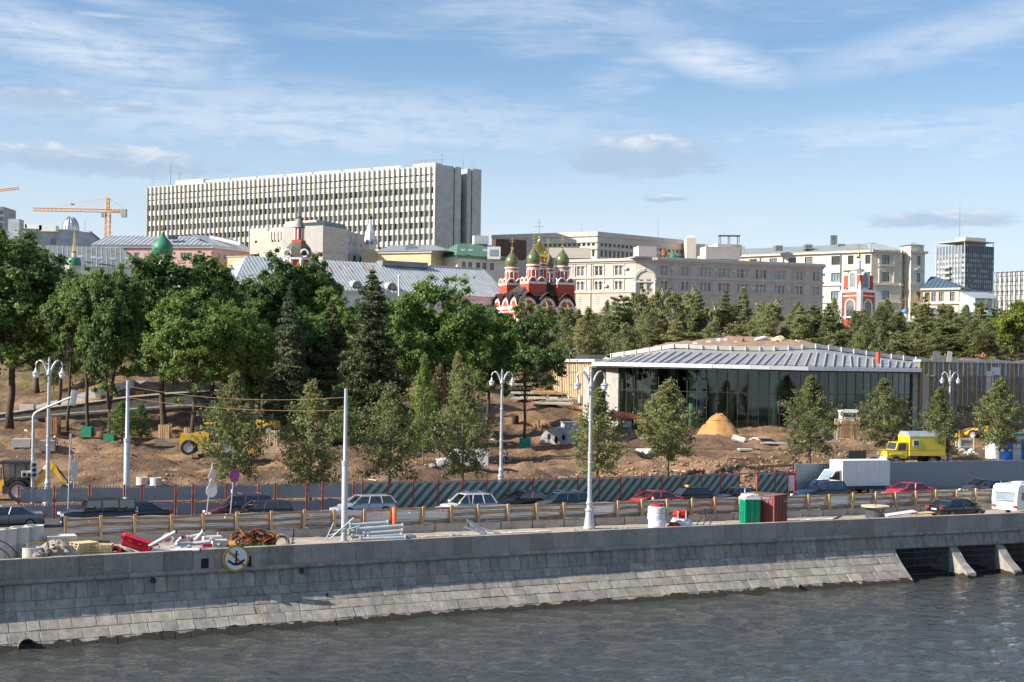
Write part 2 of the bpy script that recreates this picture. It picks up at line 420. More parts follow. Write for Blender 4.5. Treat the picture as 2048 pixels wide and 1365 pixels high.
# ------------------------------------------------------------------ terrain
TY=[100,112,122,135,150,165,180,195,205,213,219,226,240,260,300,350,430,700,5000]
TZ={-500: [.1,.3,.5,.6,.8,1.0,1.2,1.4,1.6,1.8,2.7,3.8,5.5,8,12,15,18,20,20],
      0: [.1,.3,.5,.6,.8,1.0,1.2,1.4,1.6,1.9,3.2,4.5,6.5,9,13,16,18,20,20],
      130: [.1,.3,.5,.7,.9,1.1,1.3,1.5,1.8,2.2,5.2,6,7.5,10,13.5,16,18.5,20,20],
      255: [.1,.3,.6,1.0,1.3,1.4,1.4,1.6,2.0,2.6,8.0,8.3,9,11,14,16.5,19,20,20],
      430: [.1,.3,.7,1.3,2.0,1.9,1.6,1.8,2.4,3.2,7.6,8.2,9.5,11.5,14.3,17,19,20,20],
      520: [.1,.3,.7,1.3,2.2,2.0,1.7,1.9,2.6,3.8,5,6.5,8.5,11,14.3,17,19,20,20],
      700: [.1,.3,.6,.9,1.3,1.3,1.3,1.7,2.5,3.8,5,6.4,8.4,11,14.4,17,19,20,20],
      900: [.1,.3,.4,.4,.5,.6,1.0,1.5,2.4,3.8,5,6.2,8.3,10.8,14.5,17,19,20,20],
      1080: [.1,.3,.4,.4,.5,.6,.9,1.6,2.8,4.0,4.7,5.6,7.2,10,14.5,17,19,20,20],
      1185: [.1,.3,.4,.6,.8,1.0,1.4,2.0,2.5,3.2,3.8,5.0,7.2,12,15,17,19,20,20],
      1225: [.1,.3,.5,1.0,1.2,1.6,2.0,2.2,2.2,2.2,2.2,2.2,2.3,14,16,17.5,19,20,20],
      1450: [.1,.3,.8,1.5,1.6,1.8,2.0,2.2,2.2,2.2,2.2,2.2,2.3,14,16,17.5,19,20,20],
      1800: [.1,.3,.8,1.7,1.9,2.1,2.2,2.2,2.2,2.2,2.2,2.2,2.3,14,16,17.5,19,20,20],
      1860: [.1,.3,.8,1.7,1.9,2.1,2.2,2.2,2.3,2.4,11.4,12.3,13,14,16,17.5,19,20,20],
      2048: [.1,.3,.8,1.6,1.8,2.0,2.2,2.3,2.4,2.5,2.6,2.8,12.5,14,16,17.5,19,20,20],
      2800: [.1,.3,.8,1.6,1.8,2.0,2.2,2.3,2.4,2.5,2.6,2.8,12.5,14,16,17.5,19,20,20]}
_tc=sorted(TZ);_tt=np.array([TZ[k] for k in _tc],float)
_rng=np.random.RandomState(3)
_waves=[(_rng.uniform(.05,3.4),_rng.uniform(0,6.28),_rng.uniform(0,6.28)) for _ in range(60)]
def tbump(x,y):
    """lumps of dug earth"""
    h=np.zeros_like(np.asarray(x,float))
    for k,a,ph in _waves: h=h+np.sin(k*(np.cos(a)*x+np.sin(a)*y)+ph+.8*np.sin(.31*k*y+ph))*.055/(.35+k)
    return h
def terr(x,y,bump=True):
    x=np.atleast_1d(np.asarray(x,float));y=np.atleast_1d(np.asarray(y,float))
    px=np.clip(x/y*F+CX,_tc[0],_tc[-1]);j=np.clip(np.searchsorted(_tc,px)-1,0,len(_tc)-2)
    k=np.clip(np.searchsorted(TY,y)-1,0,len(TY)-2)
    a=np.array(_tc,float);b=np.array(TY,float)
    wx=(px-a[j])/(a[j+1]-a[j]);wy=np.clip((y-b[k])/(b[k+1]-b[k]),0,1)
    z=(_tt[j,k]*(1-wx)+_tt[j+1,k]*wx)*(1-wy)+(_tt[j,k+1]*(1-wx)+_tt[j+1,k+1]*wx)*wy
    if bump: z=z+tbump(x,y)*np.clip((y-104)/8,0,1)*np.where(y>500,0,1)*1.5
    o=y-yff_np(x)
    return GZ-.1+(z-GZ+.1)*np.clip((o+.1)/1.6,0,1)
def T(x,y): return float(terr(x,y)[0])
_ys0=np.arange(100,330,1.2)
def TG(px,py):
    """where the ray of photo pixel meets the terrain"""
    a,b=unroll(px,py)
    for ys in (_ys0,None):
        if ys is None: ys=np.arange(y1-1.3,y1+.2,.1)
        hit=np.nonzero(H-b/F*ys<=terr(a/F*ys,ys))[0]
        y1=float(ys[hit[0]]) if len(hit) else float(ys[-1])
    x=a/F*y1
    return Vector((x,y1,T(x,y1)))
def TX(px,Y):
    """terrain point under photo column px at depth Y"""
    x=(px-CX)/F*Y
    return Vector((x,Y,T(x,Y)))

def build_terrain():
    cols=np.concatenate([linsp(-9000,-760,26),linsp(-700,2700,330),linsp(2760,11000,26)]);offs=np.concatenate([[-.25,0,.4,.8],np.arange(1.4,110,.8),np.arange(112,190,2.5),np.geomspace(195,4500,30)])
    n,mlen=len(cols),len(offs);vs=[]
    u=(cols-CX)/F;y0=[]
    for q in u:
        lo,hi=30.0,400.0
        for _ in range(40):
            m_=(lo+hi)/2
            if m_<yff_np(q*m_): lo=m_
            else: hi=m_
        y0.append(lo)
    y0=np.array(y0)
    for o in offs:
        y=y0+o;x=u*y;vs+=list(zip(x,y,terr(x,y)))
    fs=[(j*n+i,j*n+i+1,(j+1)*n+i+1,(j+1)*n+i) for j in range(mlen-1) for i in range(n-1)]
    mb=MB();mb.v=vs;mb.f=fs;mb.m=[0]*len(fs)
    o=mb.build('ground','dirt',smooth=True);tag(o,kind='structure')
build_terrain()

def strip(name,ca,da,cb,db,za,zb,mat,n=90):
    mb=MB();vs,fs=[],[]
    for i in range(n+1):
        t=i/n;a=ca.at(ca.L*t,da,za);b=cb.at(cb.L*t,db,zb);vs+=[a,b]
        if i: fs.append((2*i-2,2*i,2*i+1,2*i-1))
    mb.add(vs,fs);o=mb.build(name,mat);return tag(o,kind='structure')
strip('pavement',PAR,-.3,WF,.0,GZ,GZ,'pavement')
_road_far=Curve([(x,yff(x)) for x in linsp(-80,112,120)])
strip('road',WF,.0,_road_far,-2.0,GZ-.004,GZ-.004,'asphalt')

# ------------------------------------------------------------------ river
def build_water():
    m=bpy.data.materials.new('river_water');m.use_nodes=True;MATS['river_water']=m
    nt=m.node_tree;L=nt.links.new;b=nt.nodes['Principled BSDF']
    b.inputs['Base Color'].default_value=(.046,.050,.044,1);b.inputs['Roughness'].default_value=.05;b.inputs['IOR'].default_value=1.85
    tc=N(nt,'ShaderNodeTexCoord');mp=N(nt,'ShaderNodeMapping');L(tc.outputs['Object'],mp.inputs[0]);mp.inputs[2].default_value=(0,0,R(-14));mp.inputs[3].default_value=(.62,1.25,1)
    h=None
    for sc,am in ((1.3,1.0),(3.4,.5),(8,.18)):
        n=N(nt,'ShaderNodeTexNoise');L(mp.outputs[0],n.inputs['Vector']);n.inputs['Scale'].default_value=sc;n.inputs['Detail'].default_value=3;n.inputs['Distortion'].default_value=.5
        q=N(nt,'ShaderNodeMath',operation='MULTIPLY_ADD');L(n.outputs['Fac'],q.inputs[0]);q.inputs[1].default_value=am
        if h is not None: L(h,q.inputs[2])
        h=q.outputs[0]
    bp=N(nt,'ShaderNodeBump');L(h,bp.inputs['Height']);bp.inputs['Strength'].default_value=1.0;bp.inputs['Distance'].default_value=.30;L(bp.outputs[0],b.inputs['Normal'])
    xs=np.arange(-60,80,.32);ys=np.arange(45,125,.26)
    X,Y=np.meshgrid(xs,ys);Z=np.zeros_like(X);rg=np.random.RandomState(5)
    for _ in range(34):
        wl=rg.uniform(.8,3.2);a=R(65)+rg.normal(0,.55);k=6.283/wl
        Z+=np.sin(k*(cos(a)*X+sin(a)*Y)+rg.uniform(0,6.28)+.7*np.sin(.23*X+.31*Y+rg.uniform(0,6)))*wl*.0043
    Z+=ZW;n=len(xs)
    me=bpy.data.meshes.new('river_water');fs=[(j*n+i,j*n+i+1,(j+1)*n+i+1,(j+1)*n+i) for j in range(len(ys)-1) for i in range(n-1)]
    me.from_pydata(list(zip(X.ravel(),Y.ravel(),Z.ravel())),[],fs);me.materials.append(m)
    me.polygons.foreach_set('use_smooth',[True]*len(fs));me.update()
    o=link('river',me);tag(o,kind='structure')
    mb=MB()
    for x0,x1,y0,y1 in ((-900,-60,-200,125),(79.9,900,-200,125),(-60,79.9,-200,45)): mb.quad((x0,y0,ZW),(x1,y0,ZW),(x1,y1,ZW),(x0,y1,ZW))
    tag(mb.build('river_reach','river_water'),kind='structure')
build_water()

# ------------------------------------------------------------------ embankment wall
def embankment():
    root=thing('embankment_wall','long granite river wall with battered stone courses and a smooth parapet above','wall',PAR.at(PAR.L/2,0,ZW))
    off=OFF[root];s0,s1=PAR.sx(-420),PAR.sx(2560);ss=PAR.sx(1784)
    prof=[(.02,-1.1),(.30,-1.95),(.62,-2.42),(1.05,-2.87),(1.55,-3.32),(2.12,-3.80),(2.85,-4.45)]
    rr=random.Random(11)
    # mortar body behind the stones
    mb=MB()
    def body(a,b,pr,back=-1.6,n=50):
        vs,fs=[],[];q=[(-.06,ZPAR-.03),(-.06,-1.1)]+[(d-.035,z-.02) for d,z in pr]+[(back,pr[-1][1]),(back,GZ-.05),(-.42,GZ-.05),(-.42,ZPAR-.03)]
        m_=len(q)
        for i in range(n+1):
            s=a+(b-a)*i/n
            for d,z in q: vs.append(PAR.at(s,d,z))
        for i in range(n):
            for k in range(m_): fs.append((i*m_+k,(i+1)*m_+k,(i+1)*m_+(k+1) % m_,i*m_+(k+1) % m_))
        fs.append(tuple(range(m_)));fs.append(tuple(n*m_+k for k in range(m_))[::-1]);mb.add(vs,fs)
    body(s0,ss,prof);body(ss,s1,prof[:2],n=16)
    mb.build('wall_core','mortar',root)
    def stone(a,b,top,bot,name,mat,proud=.0,thick=.12,gap=.014,ch=.025,holder=None):
        (d0,z0),(d1,z1)=top,bot;a+=gap;b-=gap
        L_=math.hypot(d1-d0,z1-z0);gx,gz=(d1-d0)/L_,(z1-z0)/L_;nx,nz=-gz,gx        # outward
        if nx<0: nx,nz=-nx,-nz
        d0+=gx*gap;z0+=gz*gap;d1-=gx*gap;z1-=gz*gap
        def pt(s,d,z,o): return PAR.at(s,d+nx*o,z+nz*o)
        p=[pt(a,d0,z0,-thick),pt(b,d0,z0,-thick),pt(b,d1,z1,-thick),pt(a,d1,z1,-thick)]
        p+=[pt(a,d0,z0,proud-ch*.6),pt(b,d0,z0,proud-ch*.6),pt(b,d1,z1,proud-ch*.6),pt(a,d1,z1,proud-ch*.6)]
        e0,e1=(gx*ch,gz*ch),(-gx*ch,-gz*ch);j=[rr.uniform(-.012,.012) for _ in range(4)]
        p+=[pt(a+ch,d0+e0[0],z0+e0[1],proud+j[0]),pt(b-ch,d0+e0[0],z0+e0[1],proud+j[1]),pt(b-ch,d1+e1[0],z1+e1[1],proud+j[2]),pt(a+ch,d1+e1[0],z1+e1[1],proud+j[3])]
        f=[(0,3,2,1)]+[(i,(i+1) % 4,4+(i+1) % 4,4+i) for i in range(4)]+[(4+i,4+(i+1) % 4,8+(i+1) % 4,8+i) for i in range(4)]+[(8,9,10,11)]
        q=holder or MB();q.add(p,f)
        if holder is None: q.build(name,mat,root)
    stones=[]
    for ci in range(6):
        top,bot=prof[ci],prof[ci+1];s=s0+rr.uniform(0,.5);end=s1 if ci==0 else ss+(0 if ci else 0)
        while s<end:
            w=rr.uniform(.55,.85) if ci==0 else rr.choice((rr.uniform(.65,.95),rr.uniform(.9,1.5)))
            e=min(s+w,end)
            if end-e<.3: e=end
            stones.append((s,e,top,bot,ci));s=e
    vis=[q for q in stones if PAR.sx(-8)-1<q[0]<PAR.sx(2056)+1]
    big=sorted(vis,key=lambda q: -(q[1]-q[0])*(.6 if q[4]==5 else 1)/PAR.at(q[0]).y)[:300];bigset={id(q) for q in big};rest=MB()
    for q in stones:
        s,e,top,bot,ci=q
        mt=rr.choice(('granite','granite','granite','granite_pink' if s>PAR.sx(1100) or rr.random()<.2 else 'granite','granite_warm'))
        if id(q) in bigset: stone(s,e,top,bot,'stone',mt,proud=rr.uniform(0,.03))
        else: stone(s,e,top,bot,'','',proud=rr.uniform(0,.03),holder=rest)
    tag(rest.build('stonework','granite',root),kind='stuff')
    s=s0
    while s<s1:                                                   # parapet blocks
        w=rr.uniform(.95,1.75);e=min(s+w,s1);g,ch=.008,.02
        p=[PAR.at(a,d,z) for z in (-.84,ZPAR) for a,d in ((s+g,.0),(e-g,.0),(e-g,-.46),(s+g,-.46))]
        mb=MB();mb.hexa([p[0],p[1],p[2],p[3],p[4],p[5],p[6],p[7]])
        mb.build('parapet_stone','parapet_granite' if s>PAR.sx(560) or rr.random()<.3 else 'granite',root);s=e
    s=s0;m_gap=PAR.sx(512)
    while s<s1:                                                   # half-round string course
        w=rr.uniform(1.5,2.2);e=min(s+w,s1);n=4
        if not (s-.2<m_gap<s+.9):
            mb=MB();mb.tube([PAR.at(s+.01+(e-s-.02)*i/n,.06,-.97) for i in range(n+1)],.14,10)
            smooth(mb.build('moulding','granite',root),50)
        s=e
    # drain spouts and outfalls
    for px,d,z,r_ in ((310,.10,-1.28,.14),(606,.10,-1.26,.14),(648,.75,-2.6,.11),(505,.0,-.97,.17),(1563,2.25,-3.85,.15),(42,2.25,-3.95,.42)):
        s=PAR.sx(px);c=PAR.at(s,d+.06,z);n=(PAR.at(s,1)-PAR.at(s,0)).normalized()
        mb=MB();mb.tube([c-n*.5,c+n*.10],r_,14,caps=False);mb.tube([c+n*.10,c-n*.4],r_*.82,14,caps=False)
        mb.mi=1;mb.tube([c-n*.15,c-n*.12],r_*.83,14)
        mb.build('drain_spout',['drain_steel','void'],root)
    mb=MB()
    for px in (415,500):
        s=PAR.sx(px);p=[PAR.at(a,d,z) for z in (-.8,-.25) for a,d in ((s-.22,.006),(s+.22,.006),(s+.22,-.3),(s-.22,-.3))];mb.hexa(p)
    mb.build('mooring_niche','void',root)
    # sluice: deep dark bays between broken concrete piers, behind steel grilles
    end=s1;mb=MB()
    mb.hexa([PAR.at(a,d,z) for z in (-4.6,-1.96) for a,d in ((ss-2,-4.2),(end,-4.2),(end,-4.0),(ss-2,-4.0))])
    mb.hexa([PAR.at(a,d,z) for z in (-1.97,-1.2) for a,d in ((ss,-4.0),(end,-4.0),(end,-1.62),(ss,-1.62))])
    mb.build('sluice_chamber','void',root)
    mb=MB();mb.prism([PAR.at(ss+.02,d,z) for d,z in [(-4,-1.97),(.3,-1.97)]+prof[2:]+[(-4,-4.45)]],PAR.at(ss+.2,0)-PAR.at(ss,0));mb.build('cheek_wall','granite',root)
    SP=(1908,2000,2100,2206,2316,2430,2550);edges=[ss+.25]+[PAR.sx(p) for p in SP]
    for p in SP:
        s=PAR.sx(p);mb=MB();q=[(-4,-1.98),(.1,-1.98),(.35,-2.25),(1.2,-3.1),(2.1,-3.7),(2.35,-4.5),(-4,-4.5)]
        lo=[PAR.at(s-.28-(.12 if 1<k<6 else 0)+rr.uniform(-.04,.04),d,z) for k,(d,z) in enumerate(q)];hi=[PAR.at(s+.28+(.10 if 1<k<6 else 0)+rr.uniform(-.04,.04),d,z) for k,(d,z) in enumerate(q)]
        n=len(q);mb.add(lo+hi,[tuple(range(n)),tuple(range(2*n-1,n-1,-1))]+[(i,n+i,n+(i+1) % n,(i+1) % n) for i in range(n)])
        mb.build('sluice_pier','concrete_old',root)
    for k in range(len(SP)):
        a,b=edges[k]+(.1 if k==0 else .42),edges[k+1]-.42;mb=MB();s=a
        while s<b:
            mb.tube([PAR.at(s,.14,-2.02),PAR.at(s,.14,-4.35)],.016,4);s+=.13
        for z in (-2.04,-2.3,-2.75,-3.3,-3.9): mb.tube([PAR.at(a,.16,z),PAR.at((a+b)/2,.16,z),PAR.at(b,.16,z)],.024,5)
        for s in (a,b): mb.tube([PAR.at(s,.16,-2.0),PAR.at(s,.16,-4.35)],.035,5)
        mb.build('grille','grille_steel',root)
mk('grille_steel',(.10,.11,.115),.5,.5,var=.2)
for _n in ('granite','granite_pink','granite_warm','concrete_old','mortar'):      # river-wet stone just above the water
    nt=MATS[_n].node_tree;L_=nt.links.new;b=nt.nodes['Principled BSDF'];src=b.inputs['Base Color'].links[0].from_socket
    ge=N(nt,'ShaderNodeNewGeometry');sp=N(nt,'ShaderNodeSeparateXYZ');L_(ge.outputs['Position'],sp.inputs[0])
    nz=N(nt,'ShaderNodeTexNoise');L_(ge.outputs['Position'],nz.inputs['Vector']);nz.inputs['Scale'].default_value=1.5;nz.inputs['Detail'].default_value=6
    ad=N(nt,'ShaderNodeMath',operation='MULTIPLY_ADD');L_(nz.outputs['Fac'],ad.inputs[0]);ad.inputs[1].default_value=-.62;L_(sp.outputs[2],ad.inputs[2])
    mr=N(nt,'ShaderNodeMapRange');L_(ad.outputs[0],mr.inputs[0]);mr.inputs[1].default_value=ZW-.06;mr.inputs[2].default_value=ZW-.03
    mp=N(nt,'ShaderNodeMapping');L_(ge.outputs['Position'],mp.inputs[0]);mp.inputs[3].default_value=(1.1,1.1,.16);ns=N(nt,'ShaderNodeTexNoise');L_(mp.outputs[0],ns.inputs['Vector']);ns.inputs['Scale'].default_value=1.6;ns.inputs['Detail'].default_value=7;ns.inputs['Roughness'].default_value=.7
    rs=N(nt,'ShaderNodeMapRange');L_(ns.outputs['Fac'],rs.inputs[0]);rs.inputs[1].default_value=.42;rs.inputs[2].default_value=.7;rs.inputs[3].default_value=1.1;rs.inputs[4].default_value=.66
    ml=N(nt,'ShaderNodeMix',data_type='RGBA',blend_type='MULTIPLY');ml.inputs[0].default_value=1;L_(src,ml.inputs[6]);L_(rs.outputs[0],ml.inputs[7]);src=ml.outputs[2]
    mx=N(nt,'ShaderNodeMix',data_type='RGBA');L_(mr.outputs[0],mx.inputs[0]);mx.inputs[6].default_value=(.035,.03,.022,1);L_(src,mx.inputs[7]);L_(mx.outputs[2],b.inputs['Base Color'])
embankment()
# ------------------------------------------------------------------ the city behind the park
SC.world.cycles.sampling_method = 'MANUAL';SC.world.cycles.sample_map_resolution=256
mk('office_panel',(.78,.73,.64),.8,var=.06,vs=.4);mk('pane_mid',(.24,.27,.26),.25,var=.2,vs=.6,spec=.6);mk('pane_light',(.34,.37,.355),.3,var=.15,vs=.6);mk('office_fin',(.47,.45,.395),.85,var=.14,vs=.5)
mk('end_wall_concrete',(.50,.49,.46),.9,var=.16,vs=.5,bump=.2,bs=6,detail=9)
mk('blind_mid',(.40,.44,.42),.4,var=.15,vs=.8);mk('blind_pale',(.62,.65,.62),.5,var=.15,vs=.8);mk('glass_far',(.20,.24,.235),.12,var=.3,vs=.5,spec=.8);mk('glass_sky',(.24,.31,.36),.1,var=.25,vs=.6,spec=.9)
mk('glass_dark',(.035,.05,.055),.08,var=.3,vs=.6,spec=.9)
mk('white_trim',(.78,.77,.74),.7,var=.08,vs=1);mk('white_wall',(.72,.72,.70),.85,var=.10,vs=.8)
mk('cream_stone',(.60,.55,.455),.88,var=.10,vs=.5,bump=.15,bs=6);mk('cream_light',(.66,.61,.52),.85,var=.08,vs=.6)
mk('pink_wall',(.62,.40,.35),.88,var=.10,vs=.5);mk('pinkish_wall',(.60,.50,.445),.88,var=.09,vs=.5)
mk('beige_wall',(.62,.56,.485),.88,var=.08,vs=.5);mk('yellow_wall',(.66,.53,.32),.9,var=.12,vs=.4)
mk('travertine',(.56,.48,.415),.85,var=.2,vs=.7,stretch=(.5,.5,3));mk('grey_stone',(.52,.48,.445),.88,var=.1,vs=.6)
mk('blue_grey_wall',(.42,.46,.50),.9,var=.22,vs=.4);mk('turquoise_wall',(.45,.60,.57),.9,var=.1)
mk('tin_roof',(.43,.47,.50),.45,.35,var=.2,vs=.35);mk('tin_dark',(.23,.25,.255),.5,.3,var=.25,vs=.3);mk('tin_seam',(.50,.54,.57),.45,.3,var=.1)
mk('tin_green',(.10,.20,.145),.5,.2,var=.2);mk('tin_grey_green',(.36,.42,.41),.5,.25,var=.18,vs=.4);mk('roof_blue',(.09,.14,.20),.5,.2,var=.25)
mk('rust',(.30,.12,.055),.9,var=.35,vs=1.5);mk('rust_roof',(.34,.17,.09),.8,var=.4,vs=1.2)
mk('church_red',(.52,.085,.045),.8,var=.10,vs=.6);mk('church_white',(.80,.78,.75),.7,var=.05)
mk('church_roof',(.045,.042,.042),.7,var=.3);mk('gold',(.85,.55,.14),.22,1.0,var=.05);mk('dome_green_tile',(.13,.15,.05),.25,var=.5,vs=6,spec=.8)
mk('dome_green',(.045,.20,.12),.5,var=.12,vs=.8);mk('dome_blue',(.10,.22,.44),.35,var=.15);mk('dome_grey',(.25,.245,.235),.6,.2,var=.2);mk('dome_silver',(.62,.64,.66),.35,.7,var=.12)
mk('dome_black',(.05,.055,.06),.4,var=.2);mk('wood_shingle',(.12,.105,.085),.85,var=.3,vs=3)
mk('crane_yellow',(.75,.36,.05),.5,var=.1);mk('steel_dark',(.07,.07,.075),.55,.4,var=.25);mk('steel_grey',(.33,.34,.35),.5,.5,var=.15);mk('frame_brown',(.10,.05,.04),.6,var=.2)
mk('tower_blue',(.13,.165,.22),.5,var=.15);mk('ac_unit',(.60,.60,.58),.6,var=.08);mk('net_white',(.60,.60,.57),.9,var=.1)
EXT={}
def wmesh(w,h,key,fr_mat,gl_mat,nx=2,nz=1,fw=.09):
    k=(round(w,2),round(h,2),key,fr_mat,gl_mat,nx,nz)
    if k in EXT: return EXT[k]
    mb=MB();mb.box(0,fw,0,.12,0,h).box(w-fw,w,0,.12,0,h).box(fw,w-fw,0,.12,0,fw).box(fw,w-fw,0,.12,h-fw,h)
    for i in range(1,nx): mb.box(w*i/nx-.04,w*i/nx+.04,.01,.11,fw,h-fw)
    for i in range(1,nz): mb.box(fw,w-fw,.012,.108,h*.68*i-.035,h*.68*i+.035)
    mb.mi=1;mb.quad((0,.08,0),(w,.08,0),(w,.08,h),(0,.08,h))
    me=bpy.data.meshes.new('window');me.from_pydata(mb.v,[],mb.f)
    for m in (fr_mat,gl_mat): me.materials.append(MATS[m])
    me.polygons.foreach_set('material_index',mb.m);me.update();EXT[k]=me
    return me
def win(root,fr,a,z,w,h,key='w',frm='white_trim',gl=None,nx=2,nz=2,back=.25,name='window'):
    o,u,n=fr;gl=gl or rnd.choice(('glass_far','glass_far','glass_sky','glass_dark'))
    p=o+u*a-n*back;p=Vector((p.x,p.y,z))-OFF[root]
    return link(name,wmesh(w,h,key,frm,gl,nx,nz),root,p,math.atan2(u.y,u.x))
def pwall(mb,L_,z0,z1,rows,t=.6,a0=0.0):
    """wall with real openings: rows = [(zb, zt, [(a,b),..])] bottom to top"""
    z=z0
    for zb,zt,cols in rows:
        if zb>z: mb.box(a0,L_,-t,0,z,zb)
        a=a0
        for c0,c1 in cols: mb.box(a,c0,-t,0,zb,zt);a=c1
        mb.box(a,L_,-t,0,zb,zt);z=zt
    mb.box(a0,L_,-t,0,z,z1)
    return mb
def fa(fr,px,py=560):
    o,u,n=fr;k=unroll(px,py)[0]/F
    return (k*o.y-o.x)/(u.x-k*u.y)
def facade(root,p,q,ztop,zbase,rows,wall='cream_stone',depth=12,frm='white_trim',nx=2,nz=2,t=.6,gl=None,back=.28,cornice=None,ccol='white_trim',core=True):
    """rows = [(zb, zt, [(centre a, width)])]; each window its own part"""
    fr,L_=frame(p,q);mb=MB(fr);rows=sorted(rows)
    pwall(mb,L_,zbase,ztop,[(a,b,sorted((c-w/2,c+w/2) for c,w in cs)) for a,b,cs in rows],t)
    if core: mb.box(.01,L_-.01,-depth,-t-.02,zbase,ztop-.05)
    mb.build('wall',wall,root)
    for zb,zt,cs in rows:
        for c,w in cs: win(root,fr,c-w/2,zb,w,zt-zb,'f',frm,gl,nx,nz,back)
    if cornice:
        for (z,hgt,pr) in cornice: MB(fr).box(-pr,L_+pr,-.05,pr,z,z+hgt).build('cornice',ccol,root)
    return fr,L_
def seam_roof(root,fr,L_,z0,z1,ov,dep,hipL=0,hipR=0,mat='tin_roof',step=1.2,seam='tin_seam',ridge=None):
    """front slope of a standing-seam roof with hips; back slope mirrored"""
    rg=ridge or dep/2;mb=MB(fr);A,B=(-ov,ov,z0),(L_+ov,ov,z0);C,D=(L_-hipR,-rg,z1),(hipL,-rg,z1);E,G_=(L_+ov,-dep-ov,z0),(-ov,-dep-ov,z0)
    mb.add([A,B,C,D,E,G_],[(0,1,2,3),(1,4,2),(4,5,3,2),(5,0,3),(0,5,4,1)])
    r=mb.build('roof',mat,root)
    ms=MB(fr);a=.3
    while a<L_:
        f=1.0
        if hipL and a<hipL: f=a/hipL
        if hipR and a>L_-hipR: f=min(f,(L_-a)/hipR)
        top=(a,ov-(rg+ov)*f,z0+(z1-z0)*f+.06);ms.tube([(a,ov,z0+.06),top],.06,4);a+=step
    ms.build('roof_seams',seam,r)
    return r
def chimney(root,c,sx,sz,mat='concrete'):
    MB().cbox((c[0],c[1],c[2]+sz/2),sx,sx,sz,.4).build('chimney',mat,root)
def mast(px,py0,py1,Y,label,r=.09,cross=()):
    a,b=P(px,py0,Y),P(px,py1,Y);t=thing('antenna_mast',label,'antenna',(b.x,b.y,b.z))
    h=a.z-b.z;MB().tube([b,b+Vector((0,0,h*.5)),b+Vector((0,0,h))],[r,r*.8,r*.4],5).build('pole','steel_grey',t)
    for f,w in cross: MB().box(b.x-w,b.x+w,b.y-.05,b.y+.05,b.z+h*f,b.z+h*f+.08).build('crossbar','steel_grey',t)
    return t

